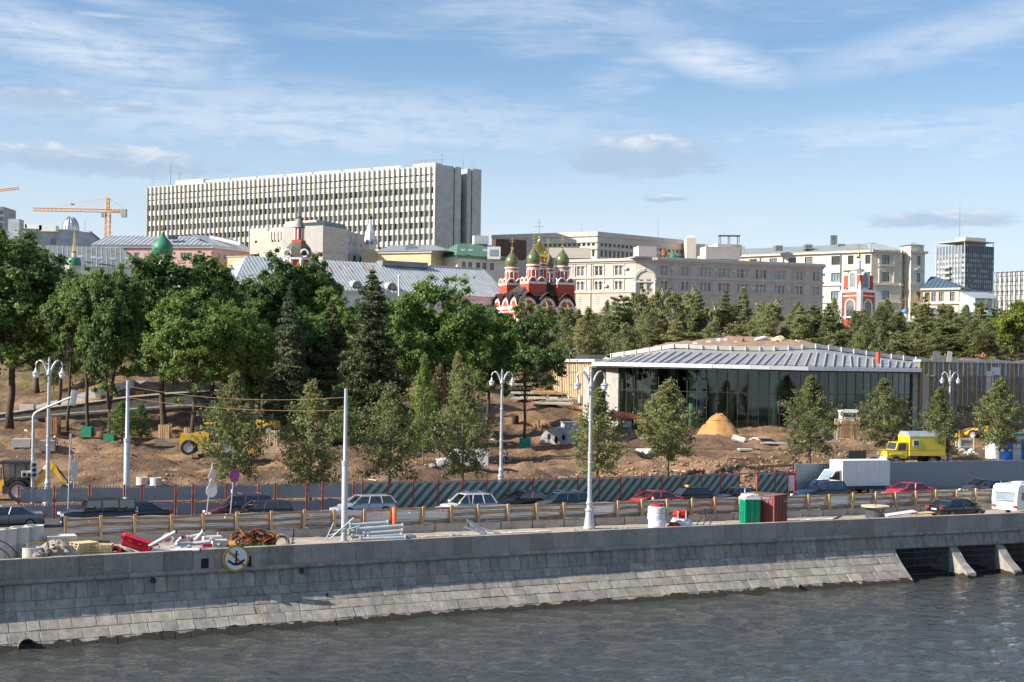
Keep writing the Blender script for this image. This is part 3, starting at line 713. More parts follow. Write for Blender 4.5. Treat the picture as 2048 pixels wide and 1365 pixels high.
# ---- long white office slab
def office():
    Rr=P(873,334,445);zt=Rr.z;Lp=P(297,377,Yz(297,377,zt));E=P(963,340,Yz(963,340,zt+.7))
    t=thing('office_building','very long white office slab with fins and rows of windows, tallest in the skyline','building',(Rr.x,Rr.y,19))
    fr,L_=frame(Lp,Rr);nb=62;bw=L_/nb;zb=15
    MB(fr).box(.02,L_-.02,-20,-.9,zb,zt-.8).build('body','office_fin',t)
    win_rows=[zt-8.25-3.63*k for k in range(7)]
    MB(fr).box(0,L_,-.9,.05,zt-.5,zt+.05).build('parapet','office_panel',t)
    for z1,z0 in [(.57,2.0),(2.65,4.1),(4.7,6.05)]+[(8.35+3.63*k,9.78+3.63*k) for k in range(7)]:
        MB(fr).box(0,L_,-.8,.12,zt-z0-.12,zt-z1+.1).build('spandrel','office_panel',t)
    for z1,z0 in ((2.0,2.65),(4.1,4.7)): MB(fr).box(.01,L_-.01,-.85,-.35,zt-z0,zt-z1).build('louvre_band','glass_dark',t)
    fin=MB();fin.box(-.11,.11,-.75,.24,0,zt-zb+.25)
    me=bpy.data.meshes.new('fin');me.from_pydata(fin.v,[],fin.f);me.materials.append(MATS['office_fin']);me.update()
    ang=math.atan2(fr[1].y,fr[1].x)
    for i in range(nb+1):
        p=fr[0]+fr[1]*(i*bw);link('fin',me,t,Vector((p.x,p.y,zb))-OFF[t],ang)
    cap=MB();cap.box(.3,bw-.3,-.2,.85,.05,.4);cme=bpy.data.meshes.new('parapet_cap');cme.from_pydata(cap.v,[],cap.f);cme.materials.append(MATS['office_panel']);cme.update()
    for i in range(nb): p=fr[0]+fr[1]*(i*bw);link('parapet_cap',cme,t,Vector((p.x,p.y,zt))-OFF[t],ang)
    k=0;rest=MB(fr)
    for r_,z in enumerate(win_rows):
        for i in range(nb):
            f=i/nb
            if r_>=3 and f<(.36 if r_==3 else .42) and r_<5 or r_>=5 and f<.74 or k>=300:
                rest.box(i*bw+.2,i*bw+bw-.2,-.5,-.4,z,z+2.0);continue
            win(t,fr,i*bw+.10,z,bw-.20,2.03,'o','steel_grey',rnd.choice(('pane_mid','pane_mid','pane_light','pane_light','glass_dark')),2,1,.08);k+=1
    if rest.v: tag(rest.build('hidden_windows','glass_far',t),kind='stuff')
    fe,Le=frame(Rr,E)
    for a,b,top,dd in ((-.35/Le,.38,.75,0),(.41,.55,.75,-.1),(.69,.775,.6,-.1),(.80,1.0,.75,0)):
        MB(fe).box(a*Le,b*Le,-20,dd,zb,zt+top).build('end_wall','end_wall_concrete',t)
    MB(fe).box(.375*Le,.415*Le,-20,-1.0,zb,zt-.5).box(.775*Le,.80*Le,-20,-1.0,zb,zt-.5).build('slot_glazing','glass_dark',t)
    MB(fe).box(.55*Le,.69*Le,-20,-3.2,zb,zt-6.5).build('recess_glazing','glass_dark',t)
    m=MB(fe)
    for q in range(14): m.box(.551*Le,.689*Le,-3.19,-3.0,zt-7-q*3.63,zt-6.6-q*3.63)
    m.build('recess_floor_bands','steel_grey',t)
    # roof screens, penthouse, stair box
    for i in range(7):
        a0,a1=L_*(.19+i*.098),L_*(.19+i*.098+.088);m=MB(fr)
        m.box(a0,a1,-4.3,-4.0,zt+1.4,zt+1.9);m.box(a0,a1,-4.2,-4.05,zt+.6,zt+.75);q=a0
        while q<a1: m.box(q,q+.12,-4.25,-4.05,zt,zt+1.5);q+=1.0
        m.build('roof_screen','white_trim',t)
    MB(fr).box(L_*.075,L_*.18,-9,-4,zt,zt+2.6).build('penthouse','white_wall',t)
    s=MB(fr).box(L_*.905,L_*.975,-8,-4,zt,zt+2.1).build('stair_house','travertine',t)
    m=MB(fr)
    for q in linsp(.905,.975,9): m.box(L_*q,L_*q+.06,-4.1,-4.04,zt+2.1,zt+3.1)
    m.box(L_*.905,L_*.975,-4.1,-4.05,zt+3.05,zt+3.12).build('railing','rust',s)
office()
mast(341,326,372,500,'tall antenna mast on the left end of the long office slab',.12,((.6,.5),(.8,.4),(.95,.5)))
mast(359,340,372,498,'shorter antenna mast beside the tall one on the office slab',.1,((.5,.5),(.8,.7)))
mast(306,358,378,505,'small comb antenna at the far left corner of the office slab',.06,((.6,.7),(.9,.9)))
mast(884,308,332,450,'antenna with crossbars above the office end wall, left one',.12,((.5,1.0),(.85,.8)))
mast(926,318,345,452,'dark antenna in the notch of the office end wall',.1,((.7,.5),))
mast(944,318,340,452,'thin antenna on the right block of the office end wall',.07)
mast(950,322,340,453,'thinnest antenna at the right edge of the office slab',.05)
mast(1316,438,475,470,'tall thin antenna on the roof of the low concrete block',.07)
mast(1163,446,465,462,'short antenna over the left wing of the low concrete block',.06)

# ---- pink building with grey hipped roof, left
def pink_roof():
    a,b,c=P(190,494,392),P(424,491,388),P(500,497,402)
    t=thing('pink_building','pink stucco building under a grey hipped tin roof left of the stone block','building',(a.x,a.y,17));ze=b.z
    zz=Zp(300,517,389);wl=Zp(300,505,389)
    fr,_=frame(a,b)
    facade(t,a,b,ze,12,[(zz,wl,[(fa(fr,x),1.6) for x in (225,273,318,366,378)])],'pink_wall',10,cornice=[(ze-.7,.7,.5)])
    fr2,l2=frame(b,c);facade(t,b,c,ze,12,[(zz,wl,[(fa(fr2,x),1.2) for x in (437,448,462,473,485)])],'pink_wall',8,cornice=[(ze-.7,.7,.5)],core=False)
    f3,l3=frame(a,c);seam_roof(t,fr,(b-a).length+.1,ze,Zp(330,471,396),.9,16,0,6,step=1.3)
    m=MB(fr2);m.add([(0,.8,ze),(l2+.5,.8,ze),(l2+.5,-7,Zp(480,475,402)),(0,-8,Zp(410,472,396))],[(0,1,2,3)]);m.build('roof','tin_roof',t)
    d=P(420,476,395);MB().cbox(d+Vector((4,1,-.6)),9,.5,.9,-.15,0,.22).build('gable_parapet','white_wall',t)
    MB().cbox(P(346,475,391),2.2,2,1.0).build('dormer','steel_dark',t)
pink_roof()

# ---- stone block
def stone_block():
    a,b,c=P(500,458,398),P(646,455,386),P(729,475,412);b.z=a.z=max(a.z,b.z);zt=b.z
    t=thing('stone_building','pinkish travertine block with slit windows and a stepped upper storey','building',(b.x,b.y,17))
    fr,L_=frame(a,b);z0,z1=Zp(560,484,392),Zp(560,479,392)
    slit=[(fa(fr,x),.55) for x in (544,549,556,566,570,576,584,589)]+[(fa(fr,511),.9),(fa(fr,635),.9)]
    facade(t,a,b,zt,12,[(z0,z1,slit),(Zp(560,517,392),Zp(560,504,392),[(fa(fr,x),2.2) for x in (512,630,639)])],'travertine',12,'steel_dark',1,1,gl='glass_dark')
    m=MB(fr)
    for x in (543,549,556,562,568,575,582,589): q=fa(fr,x);m.box(q-.3,q-.18,0,.22,z1-.1,z1+2.3)
    m.build('pilaster_ribs','grey_stone',t)
    fr,L_=frame(b,c);z0,z1=Zp(690,489,400),Zp(690,482,400)
    facade(t,b,c,zt,12,[(z0,z1,[(fa(fr,x),.6) for x in (652,666,671,676,682,688,694,699,705,710,721)]),(Zp(690,522,400),Zp(690,508,400),[(fa(fr,x),2.0) for x in (653,667,682,695,709,721)])],'grey_stone',12,'steel_dark',1,1,gl='glass_dark')  # right face in a greyer tone, its shade worked into the wall colour
    m=MB(fr)
    for x in (664,670,676,683,689,695,701,707,712): q=fa(fr,x);m.box(q-.1,q+.1,0,.25,z1-.2,z1+3)
    m.build('pilaster_ribs','grey_stone',t)
    fr,L_=frame(P(570,443,400),P(633,441,394));fr2,l2=frame(P(633,441,394),P(663,445,404));zu=Zp(600,442,397)
    MB(fr).box(0,L_,-9,0,zt-1,zu).build('upper_storey','travertine',t)
    MB(fr).box(L_-6,L_+3,-9.01,.01,zt-.9,zu-.6).build('upper_window','glass_dark',t)
    m=MB();m.lathe([(0,.25),(.6,.12),(.95,-.1)],14,P(512,508,385));m.build('satellite_dish','white_trim',t)
    MB().lathe([(.3,0),(.35,1.6),(.1,1.9),(0,2)],8,P(537,462,395)).build('vent','steel_grey',t)
stone_block()
def sand_wall():
    t=thing('sandy_firewall','plain sandy brick gable wall beside the long tin roof','building',(P(480,530,372).x,372,17));fr,L_=frame(P(455,520,372),P(492,520,370))
    MB(fr).box(0,L_,-8,0,12,Zp(470,514,371)).build('wall','yellow_wall',t);MB(fr).box(-.2,L_+.2,-8.2,.2,Zp(470,514,371),Zp(470,512.5,371)).build('coping','cream_stone',t)
sand_wall()

# ---- long tin-roofed building in front
def long_roof():
    a=P(470,572,327);zr=Zp(640,517,345);c=P(1012,601,Yz(1012,601,a.z));fr,L_=frame(a,c)
    if c.y>352 or c.y<327: c=P(1012,601,366);fr,L_=frame(a,c)
    t=thing('tin_roof_building','long low white building under a rust-streaked grey tin roof with round dormers','building',(a.x,a.y,16));ze=a.z
    rows=[(ze-3.6,ze-1.8,[(q,1.3) for q in np.arange(4,L_-2,3.4)])]
    facade(t,a,c,ze,12,rows,'white_wall',11,'white_trim',2,1,cornice=[(ze-.5,.5,.5)])
    r=seam_roof(t,fr,L_,ze,zr,1.0,22,7,0,step=.95)
    rn=random.Random(4);rl=11.0
    for _ in range(26):                                   # rusty sheets
        q=L_*rn.choice((rn.uniform(.25,.62),rn.uniform(.3,.55)));f=rn.choice((rn.uniform(.02,.12),rn.uniform(.55,.9),rn.uniform(.15,.85)));g=f+rn.uniform(.04,.16);w=rn.uniform(.4,.95)
        def pt(aa,ff): return (aa,1.0-(rl+1.0)*ff,ze+(zr-ze)*ff+.025)
        MB(fr).quad(pt(q,f),pt(q+w,f),pt(q+w,g),pt(q,g)).build('rusty_sheet','rust_roof',r)
    for x in (715,749,785,872):                        # round-headed dormers
        q=fa(fr,x);m=MB(fr);f=.2;d0=1.0-(rl+1)*f;z=ze+(zr-ze)*f;w=1.55
        arc=[(q+w*cos(w_),d0+1.2,z-.6+(1.5 if True else 0)*sin(w_)*1.15) for w_ in linsp(0,PI,13)]
        m.prism(arc,(0,-5,0));m.build('dormer','tin_roof',t)
        m=MB(fr);inner=[(q+(w-.45)*cos(w_),d0+1.26,z-.55+1.3*sin(w_)) for w_ in linsp(0,PI,11)];m.poly(inner);m.build('dormer_window','glass_dark',t)
        m=MB(fr)
        for w_ in (PI/4,PI/2,3*PI/4): m.tube([(q,d0+1.3,z-.55),(q+(w-.45)*cos(w_),d0+1.3,z-.55+1.3*sin(w_))],.05,4)
        m.tube([(q+(w-.2)*cos(w_),d0+1.26,z-.6+1.52*sin(w_)) for w_ in linsp(0,PI,13)],.14,5).build('dormer_trim','white_trim',t)
    q=fa(fr,850);MB(fr).box(q-7,q+6,-rl-2,-rl+1.5,zr-.6,zr+.7).build('ridge_box','tin_dark',t)
    MB(fr).box(q+7,L_*.98,-rl-.3,-rl+.3,zr-.1,zr+.25).build('ridge_cap','tin_seam',t)
long_roof()
def pole_white(px,y0,y1,Y,label):
    a,b=P(px,y0,Y),P(px,y1,Y);t=thing('white_pole',label,'pole',b);MB().tube([b-Vector((0,0,6)),a],.2,8).build('shaft','white_trim',t);MB().lathe([(.28,0),(.28,.4),(0,.5)],8,a).build('cap','white_trim',t)
pole_white(798,555,590,300,'plain white pole rising behind the round tree')

# ---- yellow building, green-roofed building
def yellow_b():
    a,b,c=P(757,504,398),P(862,502,392),P(918,507,408);t=thing('yellow_building','pale yellow building with a grey hip roof below the office slab','building',(b.x,b.y,17));ze=b.z
    facade(t,a,b,ze,12,[],'yellow_wall',9,cornice=[(ze-.5,.5,.45)],ccol='cream_light');facade(t,b,c,ze,12,[(ze-3,ze-1.5,[(2.5,.9)])],'yellow_wall',8,cornice=[(ze-.5,.5,.45)],ccol='cream_light',core=False)
    fr,L_=frame(a,b);seam_roof(t,fr,L_+4,ze,Zp(800,490,402),.7,14,0,7,step=1.1)
    q=P(821,500,396);MB().prism([(q.x+1.5*cos(w),q.y,q.z+.1+1.7*sin(w)) for w in linsp(0,PI,11)],(0,4,0)).build('dormer','tin_dark',t)
    fw,lw=frame(P(729,497,402),P(757,500,400));MB(fw).box(-1,lw,-8,0,12,Zp(745,499,401)).build('annex','yellow_wall',t)
    m=MB();m.lathe([(0,.25),(.5,.12),(.8,-.1)],12,P(880,522,396));m.build('satellite_dish','white_trim',t)
yellow_b()
def green_b():
    a,c=P(915,512,392),P(1012,517,400);t=thing('green_roof_building','cream building with a dark green tin roof beside the red cathedral','building',(a.x,a.y,17));ze=a.z;fr,L_=frame(a,c)
    facade(t,a,c,ze,12,[(ze-3.4,ze-1.5,[(q,1.3) for q in (2,4,6.6,8.6,11)])],'cream_light',10,'frame_brown',2,2,cornice=[(ze-.5,.6,.6)],ccol='tin_green')
    seam_roof(t,fr,L_,ze+.1,Zp(960,487,399),.8,14,4,0,'tin_green',1.0,'tin_green')
    for x in (925,941,970): p=P(x,501,392.5);MB().cbox(p,1.3,.2,.9,0,-.8).build('skylight','glass_sky',t)
    p=P(988,507,391);MB().cbox(p,3.6,3,3.4).build('dormer','white_wall',t);MB().box(p.x-1.2,p.x+1.2,p.y-1.56,p.y-1.4,p.z-.9,p.z+.9).build('dormer_window','glass_sky',t)
    p=P(1018,500,402);MB().cbox(p,9,4,5.4,.3).build('firewall','frame_brown',t)
    p=P(961,481,405);MB().cbox(p,4.2,3,2.4,.2).build('roof_cabin','white_wall',t)
green_b()

# ---- low concrete block with ribbon windows
def low_block():
    a,b,c=P(985,473,478),P(1195,464,462),P(1372,476,488);zt=b.z
    t=thing('concrete_block','wide low concrete office block with small square windows behind the cathedral','building',(b.x,b.y,18))
    for p,q,xs,wall in ((a,b,np.arange(1090,1193,9.6),'cream_light'),(b,c,np.arange(1203,1370,8.4),'grey_stone')):  # same concrete on both wings; grey puts the right wing's shade into colour
        fr,L_=frame(p,q);z=lambda y: Zp(1195,y,462)
        facade(t,p,q,zt,15,[(z(492),z(486),[(fa(fr,x),1.15) for x in xs]),(z(513),z(500),[(fa(fr,x),1.0) for x in xs])],wall,16,'grey_stone',1,1,t=.9,gl='glass_dark',back=.6)
        MB(fr).box(-.2,L_+.2,-.5,.35,zt-1.4,zt+.05).build('parapet',wall,t);MB(fr).box(0,L_,-.3,.3,z(485) ,z(482.5)).box(0,L_,-.3,.3,z(499),z(494)).build('band',wall,t)
    p=P(1140,508,445);MB().cbox(p,13,6,3.2,-.05).build('rear_annex','beige_wall',t)
low_block()
def tan_annex():
    a=P(1372,470,480);t=thing('tan_stair_tower','tan stair tower with a little pyramid cap at the block end','building',(a.x,a.y,18));zb=15
    MB().box(a.x,a.x+3.2,478,490,zb,Zp(1376,477,480)).build('shaft','beige_wall',t);z=Zp(1376,477,480);MB().add([(a.x,478,z),(a.x+3.2,478,z),(a.x+3.2,484,z),(a.x,484,z),(a.x+1.6,481,z+1.5)],[(0,1,4),(1,2,4),(2,3,4),(3,0,4)]).build('cap','grey_stone',t)
    MB().box(a.x+3.2,a.x+11,479,492,zb,Zp(1395,489,480)).build('wing','beige_wall',t);MB().box(a.x+11,a.x+20,480,492,zb,Zp(1395,492,480)).build('rear_wing','grey_stone',t)
tan_annex()

# ---- neo-Russian palace with pairs and triplets of arched windows
def arch_trim(root,fr,c,w,zs,mat='white_trim',r_=.16):
    m=MB(fr);m.tube([(c+(w/2+.12)*cos(q),.06,zs+(w/2+.12)*sin(q)) for q in linsp(0,PI,9)],r_,4);m.build('arch_moulding',mat,root)
    m=MB(fr);pts=[(c-w/2,-.02,zs+w/2+.02),(c+w/2,-.02,zs+w/2+.02)]+[(c+w/2*cos(q),-.02,zs+w/2*sin(q)) for q in linsp(0,PI,9)]
    half=len(pts);m.add(pts,[(0,2+i,3+i) for i in range(4,8)]+[(1,3+i,2+i) for i in range(4)]+[(0,6,1)]);m.build('arch_infill',mat,root)
def palace():
    a,b,d=P(1120,521,392),P(1272,518,382),P(1646,532,404);zt=b.z;d=P(1646,532,Yz(1646,532,zt));b2=P(1310,518,Yz(1310,518,zt))
    t=thing('palace_building','pinkish palace with rows of paired and arched windows right of the cathedral','building',(b.x,b.y,17));z=lambda y: Zp(1300,y,383)
    pairs=lambda cs,k,w,sp: [(c+(i-(k-1)/2)*sp,w) for c in cs for i in range(k)]
    def wing(p,q,groups,wall):
        fr,L_=frame(p,q);A,B,C=[],[],[]
        for x,k in groups:
            c=fa(fr,x);A+=pairs([c],k,.95,1.22);B+=pairs([c],k,.82,1.22);C+=pairs([c],2 if k==3 else 1,1.0,1.9)
        facade(t,p,q,zt,12,[(z(551),z(533),A),(z(580),z(563),B),(z(611),z(593),C)],wall,14,'white_trim',1,2,cornice=[(zt-1.0,.5,.25),(zt-.5,.7,.6),(z(557),.5,.28),(z(586),.5,.28)],ccol=wall)
        for c,w in B: arch_trim(t,fr,c,w,z(563)-w/2,wall,.14)
        m=MB(fr)
        for zz in np.arange(z(640),z(588),.62): m.box(0,L_,-.05,.07,zz,zz+.5)
        for c,w in C: pass
        for x,k in groups:
            c=fa(fr,x);hw=1.22*k/2+.3
            for s_ in (-hw-.25,hw): m.box(c+s_,c+s_+.22,-.02,.16,z(583),z(528))
            m.box(c-hw,c+hw,-.02,.3,z(582),z(581));m.box(c-hw-.1,c+hw+.1,-.02,.22,z(531.5),z(529.5))
        m.build('rustication',wall,t)
        for x,k in groups[::1]:
            if rnd.random()<.8:
                c=fa(fr,x)+1.22*k/2+1.0;p_=(c,.25,z(rnd.choice((540,574,604))));MB(fr).box(c-.45,c+.45,.12,.5,p_[2],p_[2]+.65).build('air_conditioner','ac_unit',t)
        for x in (groups[0][0]+16,groups[-2][0]-15): c=fa(fr,x);MB(fr).tube([(c,.2,14),(c,.2,zt-.6)],.1,5).build('downpipe','grey_stone',t)
        return fr
    wing(a,b,[(1134,2),(1161,2),(1197,2),(1237,2)],'beige_wall')
    fr,L_=frame(b,b2)
    facade(t,b,b2,zt,12,[(z(582),z(560),[(L_/2-1.0,1.2),(L_/2+1.0,1.2)]),(z(612),z(592),[(L_/2,1.6)])],'beige_wall',13,'white_trim',1,2,cornice=[(zt-.9,.5,.3),(zt-.4,.7,.7),(z(566),.4,.3)],ccol='beige_wall',core=False)
    m=MB(fr)
    for rr_ in (2.5,2.9): m.tube([(L_/2+rr_*cos(q),.12,z(561)+rr_*sin(q)) for q in linsp(0,PI,13)],.2,5)
    m.build('portal_arch','cream_light',t)
    for s_ in (-2.6,2.6): MB(fr).tube([(L_/2+s_,.35,z(625)),(L_/2+s_,.35,z(566))],.28,8).build('column','white_trim',t)
    MB(fr).box(.3,L_-.3,0,1.4,z(608),z(606)).build('balcony','white_trim',t);m=MB(fr)
    for q in np.arange(.5,L_-.4,.4): m.box(q,q+.15,1.2,1.35,z(606),z(601))
    m.box(.3,L_-.3,1.15,1.4,z(601),z(600)).build('balustrade','white_trim',t)
    fr2=wing(b2,d,[(1328,2),(1370,2),(1411,3),(1448,3),(1485,3),(1522,3),(1559,3),(1599,2),(1632,2)],'pinkish_wall')  # darker wall colour carries the shade of this wing; beige wings are sunlit
    f,L2=frame(b2,d);MB(f).box(-6,L2+.5,-14,.3,zt+.1,zt+.5).build('roof_slab','tin_roof',t)
    for (x,y,w,hh,nm) in ((1290,506,5.2,3.2,'roof_house'),(1440,508,10,3.4,'roof_house')): p=P(x,y,396);MB().cbox(p,w,5,hh,.2).build(nm,'pinkish_wall',t)
    p=P(1450,502,402);MB().cbox(p,7.4,6,3.2,.3).build('lift_house','cream_light',t)
    m=MB();c=P(1458,479,402)
    for dx in (-2.6,0,2.6):
        for dy in (-1.5,1.5): m.tube([c+Vector((dx,dy,-1.4)),c+Vector((dx,dy,.9))],.1,4)
    m.cbox(c+Vector((0,0,.95)),6,3.6,.15);m.build('roof_canopy','steel_dark',t)
    MB().lathe([(.9,0),(.9,1.3),(.7,1.5),(0,1.6)],10,P(1328,512,395)).build('vent_drum','rust',t)
    # little green cupola with gold cross peeping over the roof
palace()
def onion(r,h,k=1.0):
    return [(r*a,h*b) for a,b in ((.80,0),(.90,.06),(1.0,.19),(1.02,.30),(.95,.42),(.78,.54),(.52,.66),(.30,.76),(.16,.86),(.08,.95),(.05,1.0))]
def cross(root,c,h,mat='gold',t=.07):
    m=MB();x,y,z=c;m.box(x-t,x+t,y-t,y+t,z,z+h)
    m.box(x-h*.28,x+h*.28,y-t*.8,y+t*.8,z+h*.55,z+h*.55+2*t);m.box(x-h*.15,x+h*.15,y-t*.8,y+t*.8,z+h*.78,z+h*.78+1.6*t)
    m.build('cross',mat,root)
def cupola():
    p=P(1346,515,395);t=thing('green_cupola','tiny green cupola with gold cross peeping over the palace roof','cupola',p);MB().lathe([(1.3,-2),(1.2,.2),(.8,.7),(.3,1.1),(.2,1.6)],12,p).build('dome','dome_green',t);MB().lathe([(0,1.4),(.3,1.7),(0,2.1)],8,p).build('ball','gold',t);cross(t,p+Vector((0,0,2)),1.9)
cupola()

# ---- cream corner building
def cream_b():
    zt=Zp(1770,502,428);Pp=lambda x,y: P(x,y,Yz(x,y,zt));a,b,c=Pp(1400,514),Pp(1743,500.5),P(1800,502,428)
    if not 380<a.y<480: a=P(1400,514,452)
    if not 400<b.y<440: b=P(1743,501,428)
    t=thing('cream_building','large cream stone building with a grey-green tin roof and square corner tower','building',(b.x,b.y,17));z=lambda y: Zp(1745,y,428)
    def rows(fr,xs): return [(z(y1),z(y0),[(fa(fr,x),w) for x,w in xs]) for y0,y1 in ((511,529),(545,563),(582,600))]
    cor=[(zt-.6,.7,.7),(z(571),.7,.4),(z(606),.5,.3)]
    fr,L_=frame(a,b);facade(t,a,b,zt,10,rows(fr,[(1432,2.6),(1467,2.6),(1506,2.6),(1546,2.6),(1584,2.6),(1617,2.6),(1671,2.8),(1701,1.8),(1736,1.9)]),'cream_light',14,'frame_brown',3,2,cornice=cor,ccol='cream_light')
    for x in (1681,1566,1520): q=fa(fr,x);MB(fr).tube([(q,.25,14),(q,.25,zt-.7)],.14,5).build('downpipe','steel_grey',t)
    q=fa(fr,1701);m=MB(fr);zz=z(541);m.prism([(q-2.6,.1,zz),(q+2.6,.1,zz),(q,.1,zz+1.5)],(0,.5,0));m.build('pediment','cream_stone',t)
    fr,L_=frame(b,c);facade(t,b,c,zt,10,rows(fr,[(1771,2.4)]),'cream_stone',12,'frame_brown',2,2,cornice=cor,ccol='cream_light',core=False)
    m=MB(fr)
    for x in (1758,1787): q=fa(fr,x);m.box(q-.25,q+.25,0,.35,z(528),z(512));m.box(q-.2,q+.2,0,.3,z(566),z(538))
    m.box(fa(fr,1757),fa(fr,1788),0,.5,z(533),z(531));m.build('pilasters','cream_light',t)
    d,e,g=P(1817,503,436),P(1822,503,428),P(1850,503,430)
    fr,L_=frame(c,d);facade(t,c,d,zt,10,rows(fr,[(1807,2.0)]),'cream_stone',10,'frame_brown',2,2,cornice=cor,ccol='cream_light',core=False)
    fr,L_=frame(e,g);facade(t,e,g,zt,10,rows(fr,[(1837,1.4)]),'cream_light',7,'frame_brown',2,2,cornice=cor,ccol='cream_light')
    m=MB(fr);q=fa(fr,1837);m.prism([(q-1.9,.1,z(540)),(q+1.9,.1,z(540)),(q,.1,z(533))],(0,.4,0));m.build('pediment','cream_stone',t)
    MB(fr).box(.2,L_-.2,-5,-.3,zt,z(489)).build('tower_top','cream_light',t);MB(fr).add([(-.3,.3,z(489)),(L_+.3,.3,z(489)),(L_+.3,-6,z(489)),(-.3,-6,z(489)),(L_/2,-3,z(482))],[(0,1,4),(1,2,4),(2,3,4),(3,0,4)]).build('tower_roof','tin_grey_green',t)
    fr,L_=frame(a,b);seam_roof(t,fr,L_,zt,z(483),.8,18,0,3,'tin_grey_green',1.4,'tin_seam');fr,L_=frame(b,c);seam_roof(t,fr,L_,zt,z(484),.8,14,3,3,'tin_grey_green',1.4,'tin_seam')
    for x,y in ((1556,497),(1615,495),(1680,494),(1742,492)): p=P(x,y,440);MB().cbox(p,2.2,3,1.5,.1).build('dormer','tin_dark',t)
    for x,y0 in ((1664,473),(1671,475)): p=P(x,487,446);MB().cbox(p+Vector((0,0,1)),.9,.9,3).build('chimney','tin_dark',t)
    # lower wing
    zl=Zp(1885,576,420);a,b=P(1846,575,426),P(1918,577,420);fr,L_=frame(a,b)
    facade(t,a,b,zl,10,[(z(603),z(585),[(fa(fr,x),1.5) for x in (1855,1868,1883,1905)]),(z(640),z(616),[(fa(fr,x),1.5) for x in (1855,1868,1883,1905)])],'pinkish_wall',12,'frame_brown',2,2,cornice=[(zl-.5,.6,.6),(z(609),.5,.4)],ccol='grey_stone')
    seam_roof(t,fr,L_,zl,Zp(1860,553,430),.6,14,0,9,'roof_blue',1.3,'roof_blue')
cream_b()

# ---- dark glass tower
def tower():
    Y=760;b=P(1930,490,Y);a,c=b+Vector((-.5,.866,0))*20,b+Vector((.866,.5,0))*21.9;zt=b.z
    t=thing('glass_tower','dark blue office tower with a flat roof canopy and tall mast at far right','building',(b.x,b.y,20))
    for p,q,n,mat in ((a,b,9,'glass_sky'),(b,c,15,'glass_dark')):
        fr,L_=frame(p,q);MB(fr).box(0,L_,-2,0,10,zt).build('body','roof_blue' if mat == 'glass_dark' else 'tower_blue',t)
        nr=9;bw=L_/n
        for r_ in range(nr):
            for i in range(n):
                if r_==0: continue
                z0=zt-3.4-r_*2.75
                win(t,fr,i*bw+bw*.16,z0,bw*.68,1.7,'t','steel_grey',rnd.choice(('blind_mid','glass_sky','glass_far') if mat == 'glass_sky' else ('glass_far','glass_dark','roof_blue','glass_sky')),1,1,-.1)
        m=MB(fr)
        for i in range(n+1): m.box(i*bw-.1,i*bw+.1,0,.3,10,zt)
        m.build('mullions','white_trim' if mat == 'glass_sky' else 'steel_grey',t)
    fr,L_=frame(a,b);m=MB();q=[Vector((v.x,v.y,zt+2.0)) for v in (a,b,c)];q.append(q[0]+q[2]-q[1]);m.prism([v+(v-(q[0]+q[2])/2)*.03 for v in q],(0,0,.5));m.build('roof_canopy','grey_stone',t)
    m=MB()
    for v in q[:3]: m.tube([(v.x,v.y+.6,zt),(v.x,v.y+.6,zt+2)],.2,5)
    m.build('canopy_posts','grey_stone',t);p=(q[0]+q[2])/2;MB().cbox((p.x+3,p.y,zt+2.6),14,8,4.5,.4).build('plant_room','cream_stone',t)
    for k in range(3): p=P(1890,535+11*k,769);MB().cbox(p,5,2,1.2,-.5).build('balcony','grey_stone',t)
    mast(1919,408,484,778,'tall red-white lattice mast on the dark glass tower',.22,((.6,.5),(.85,.6)))
tower()

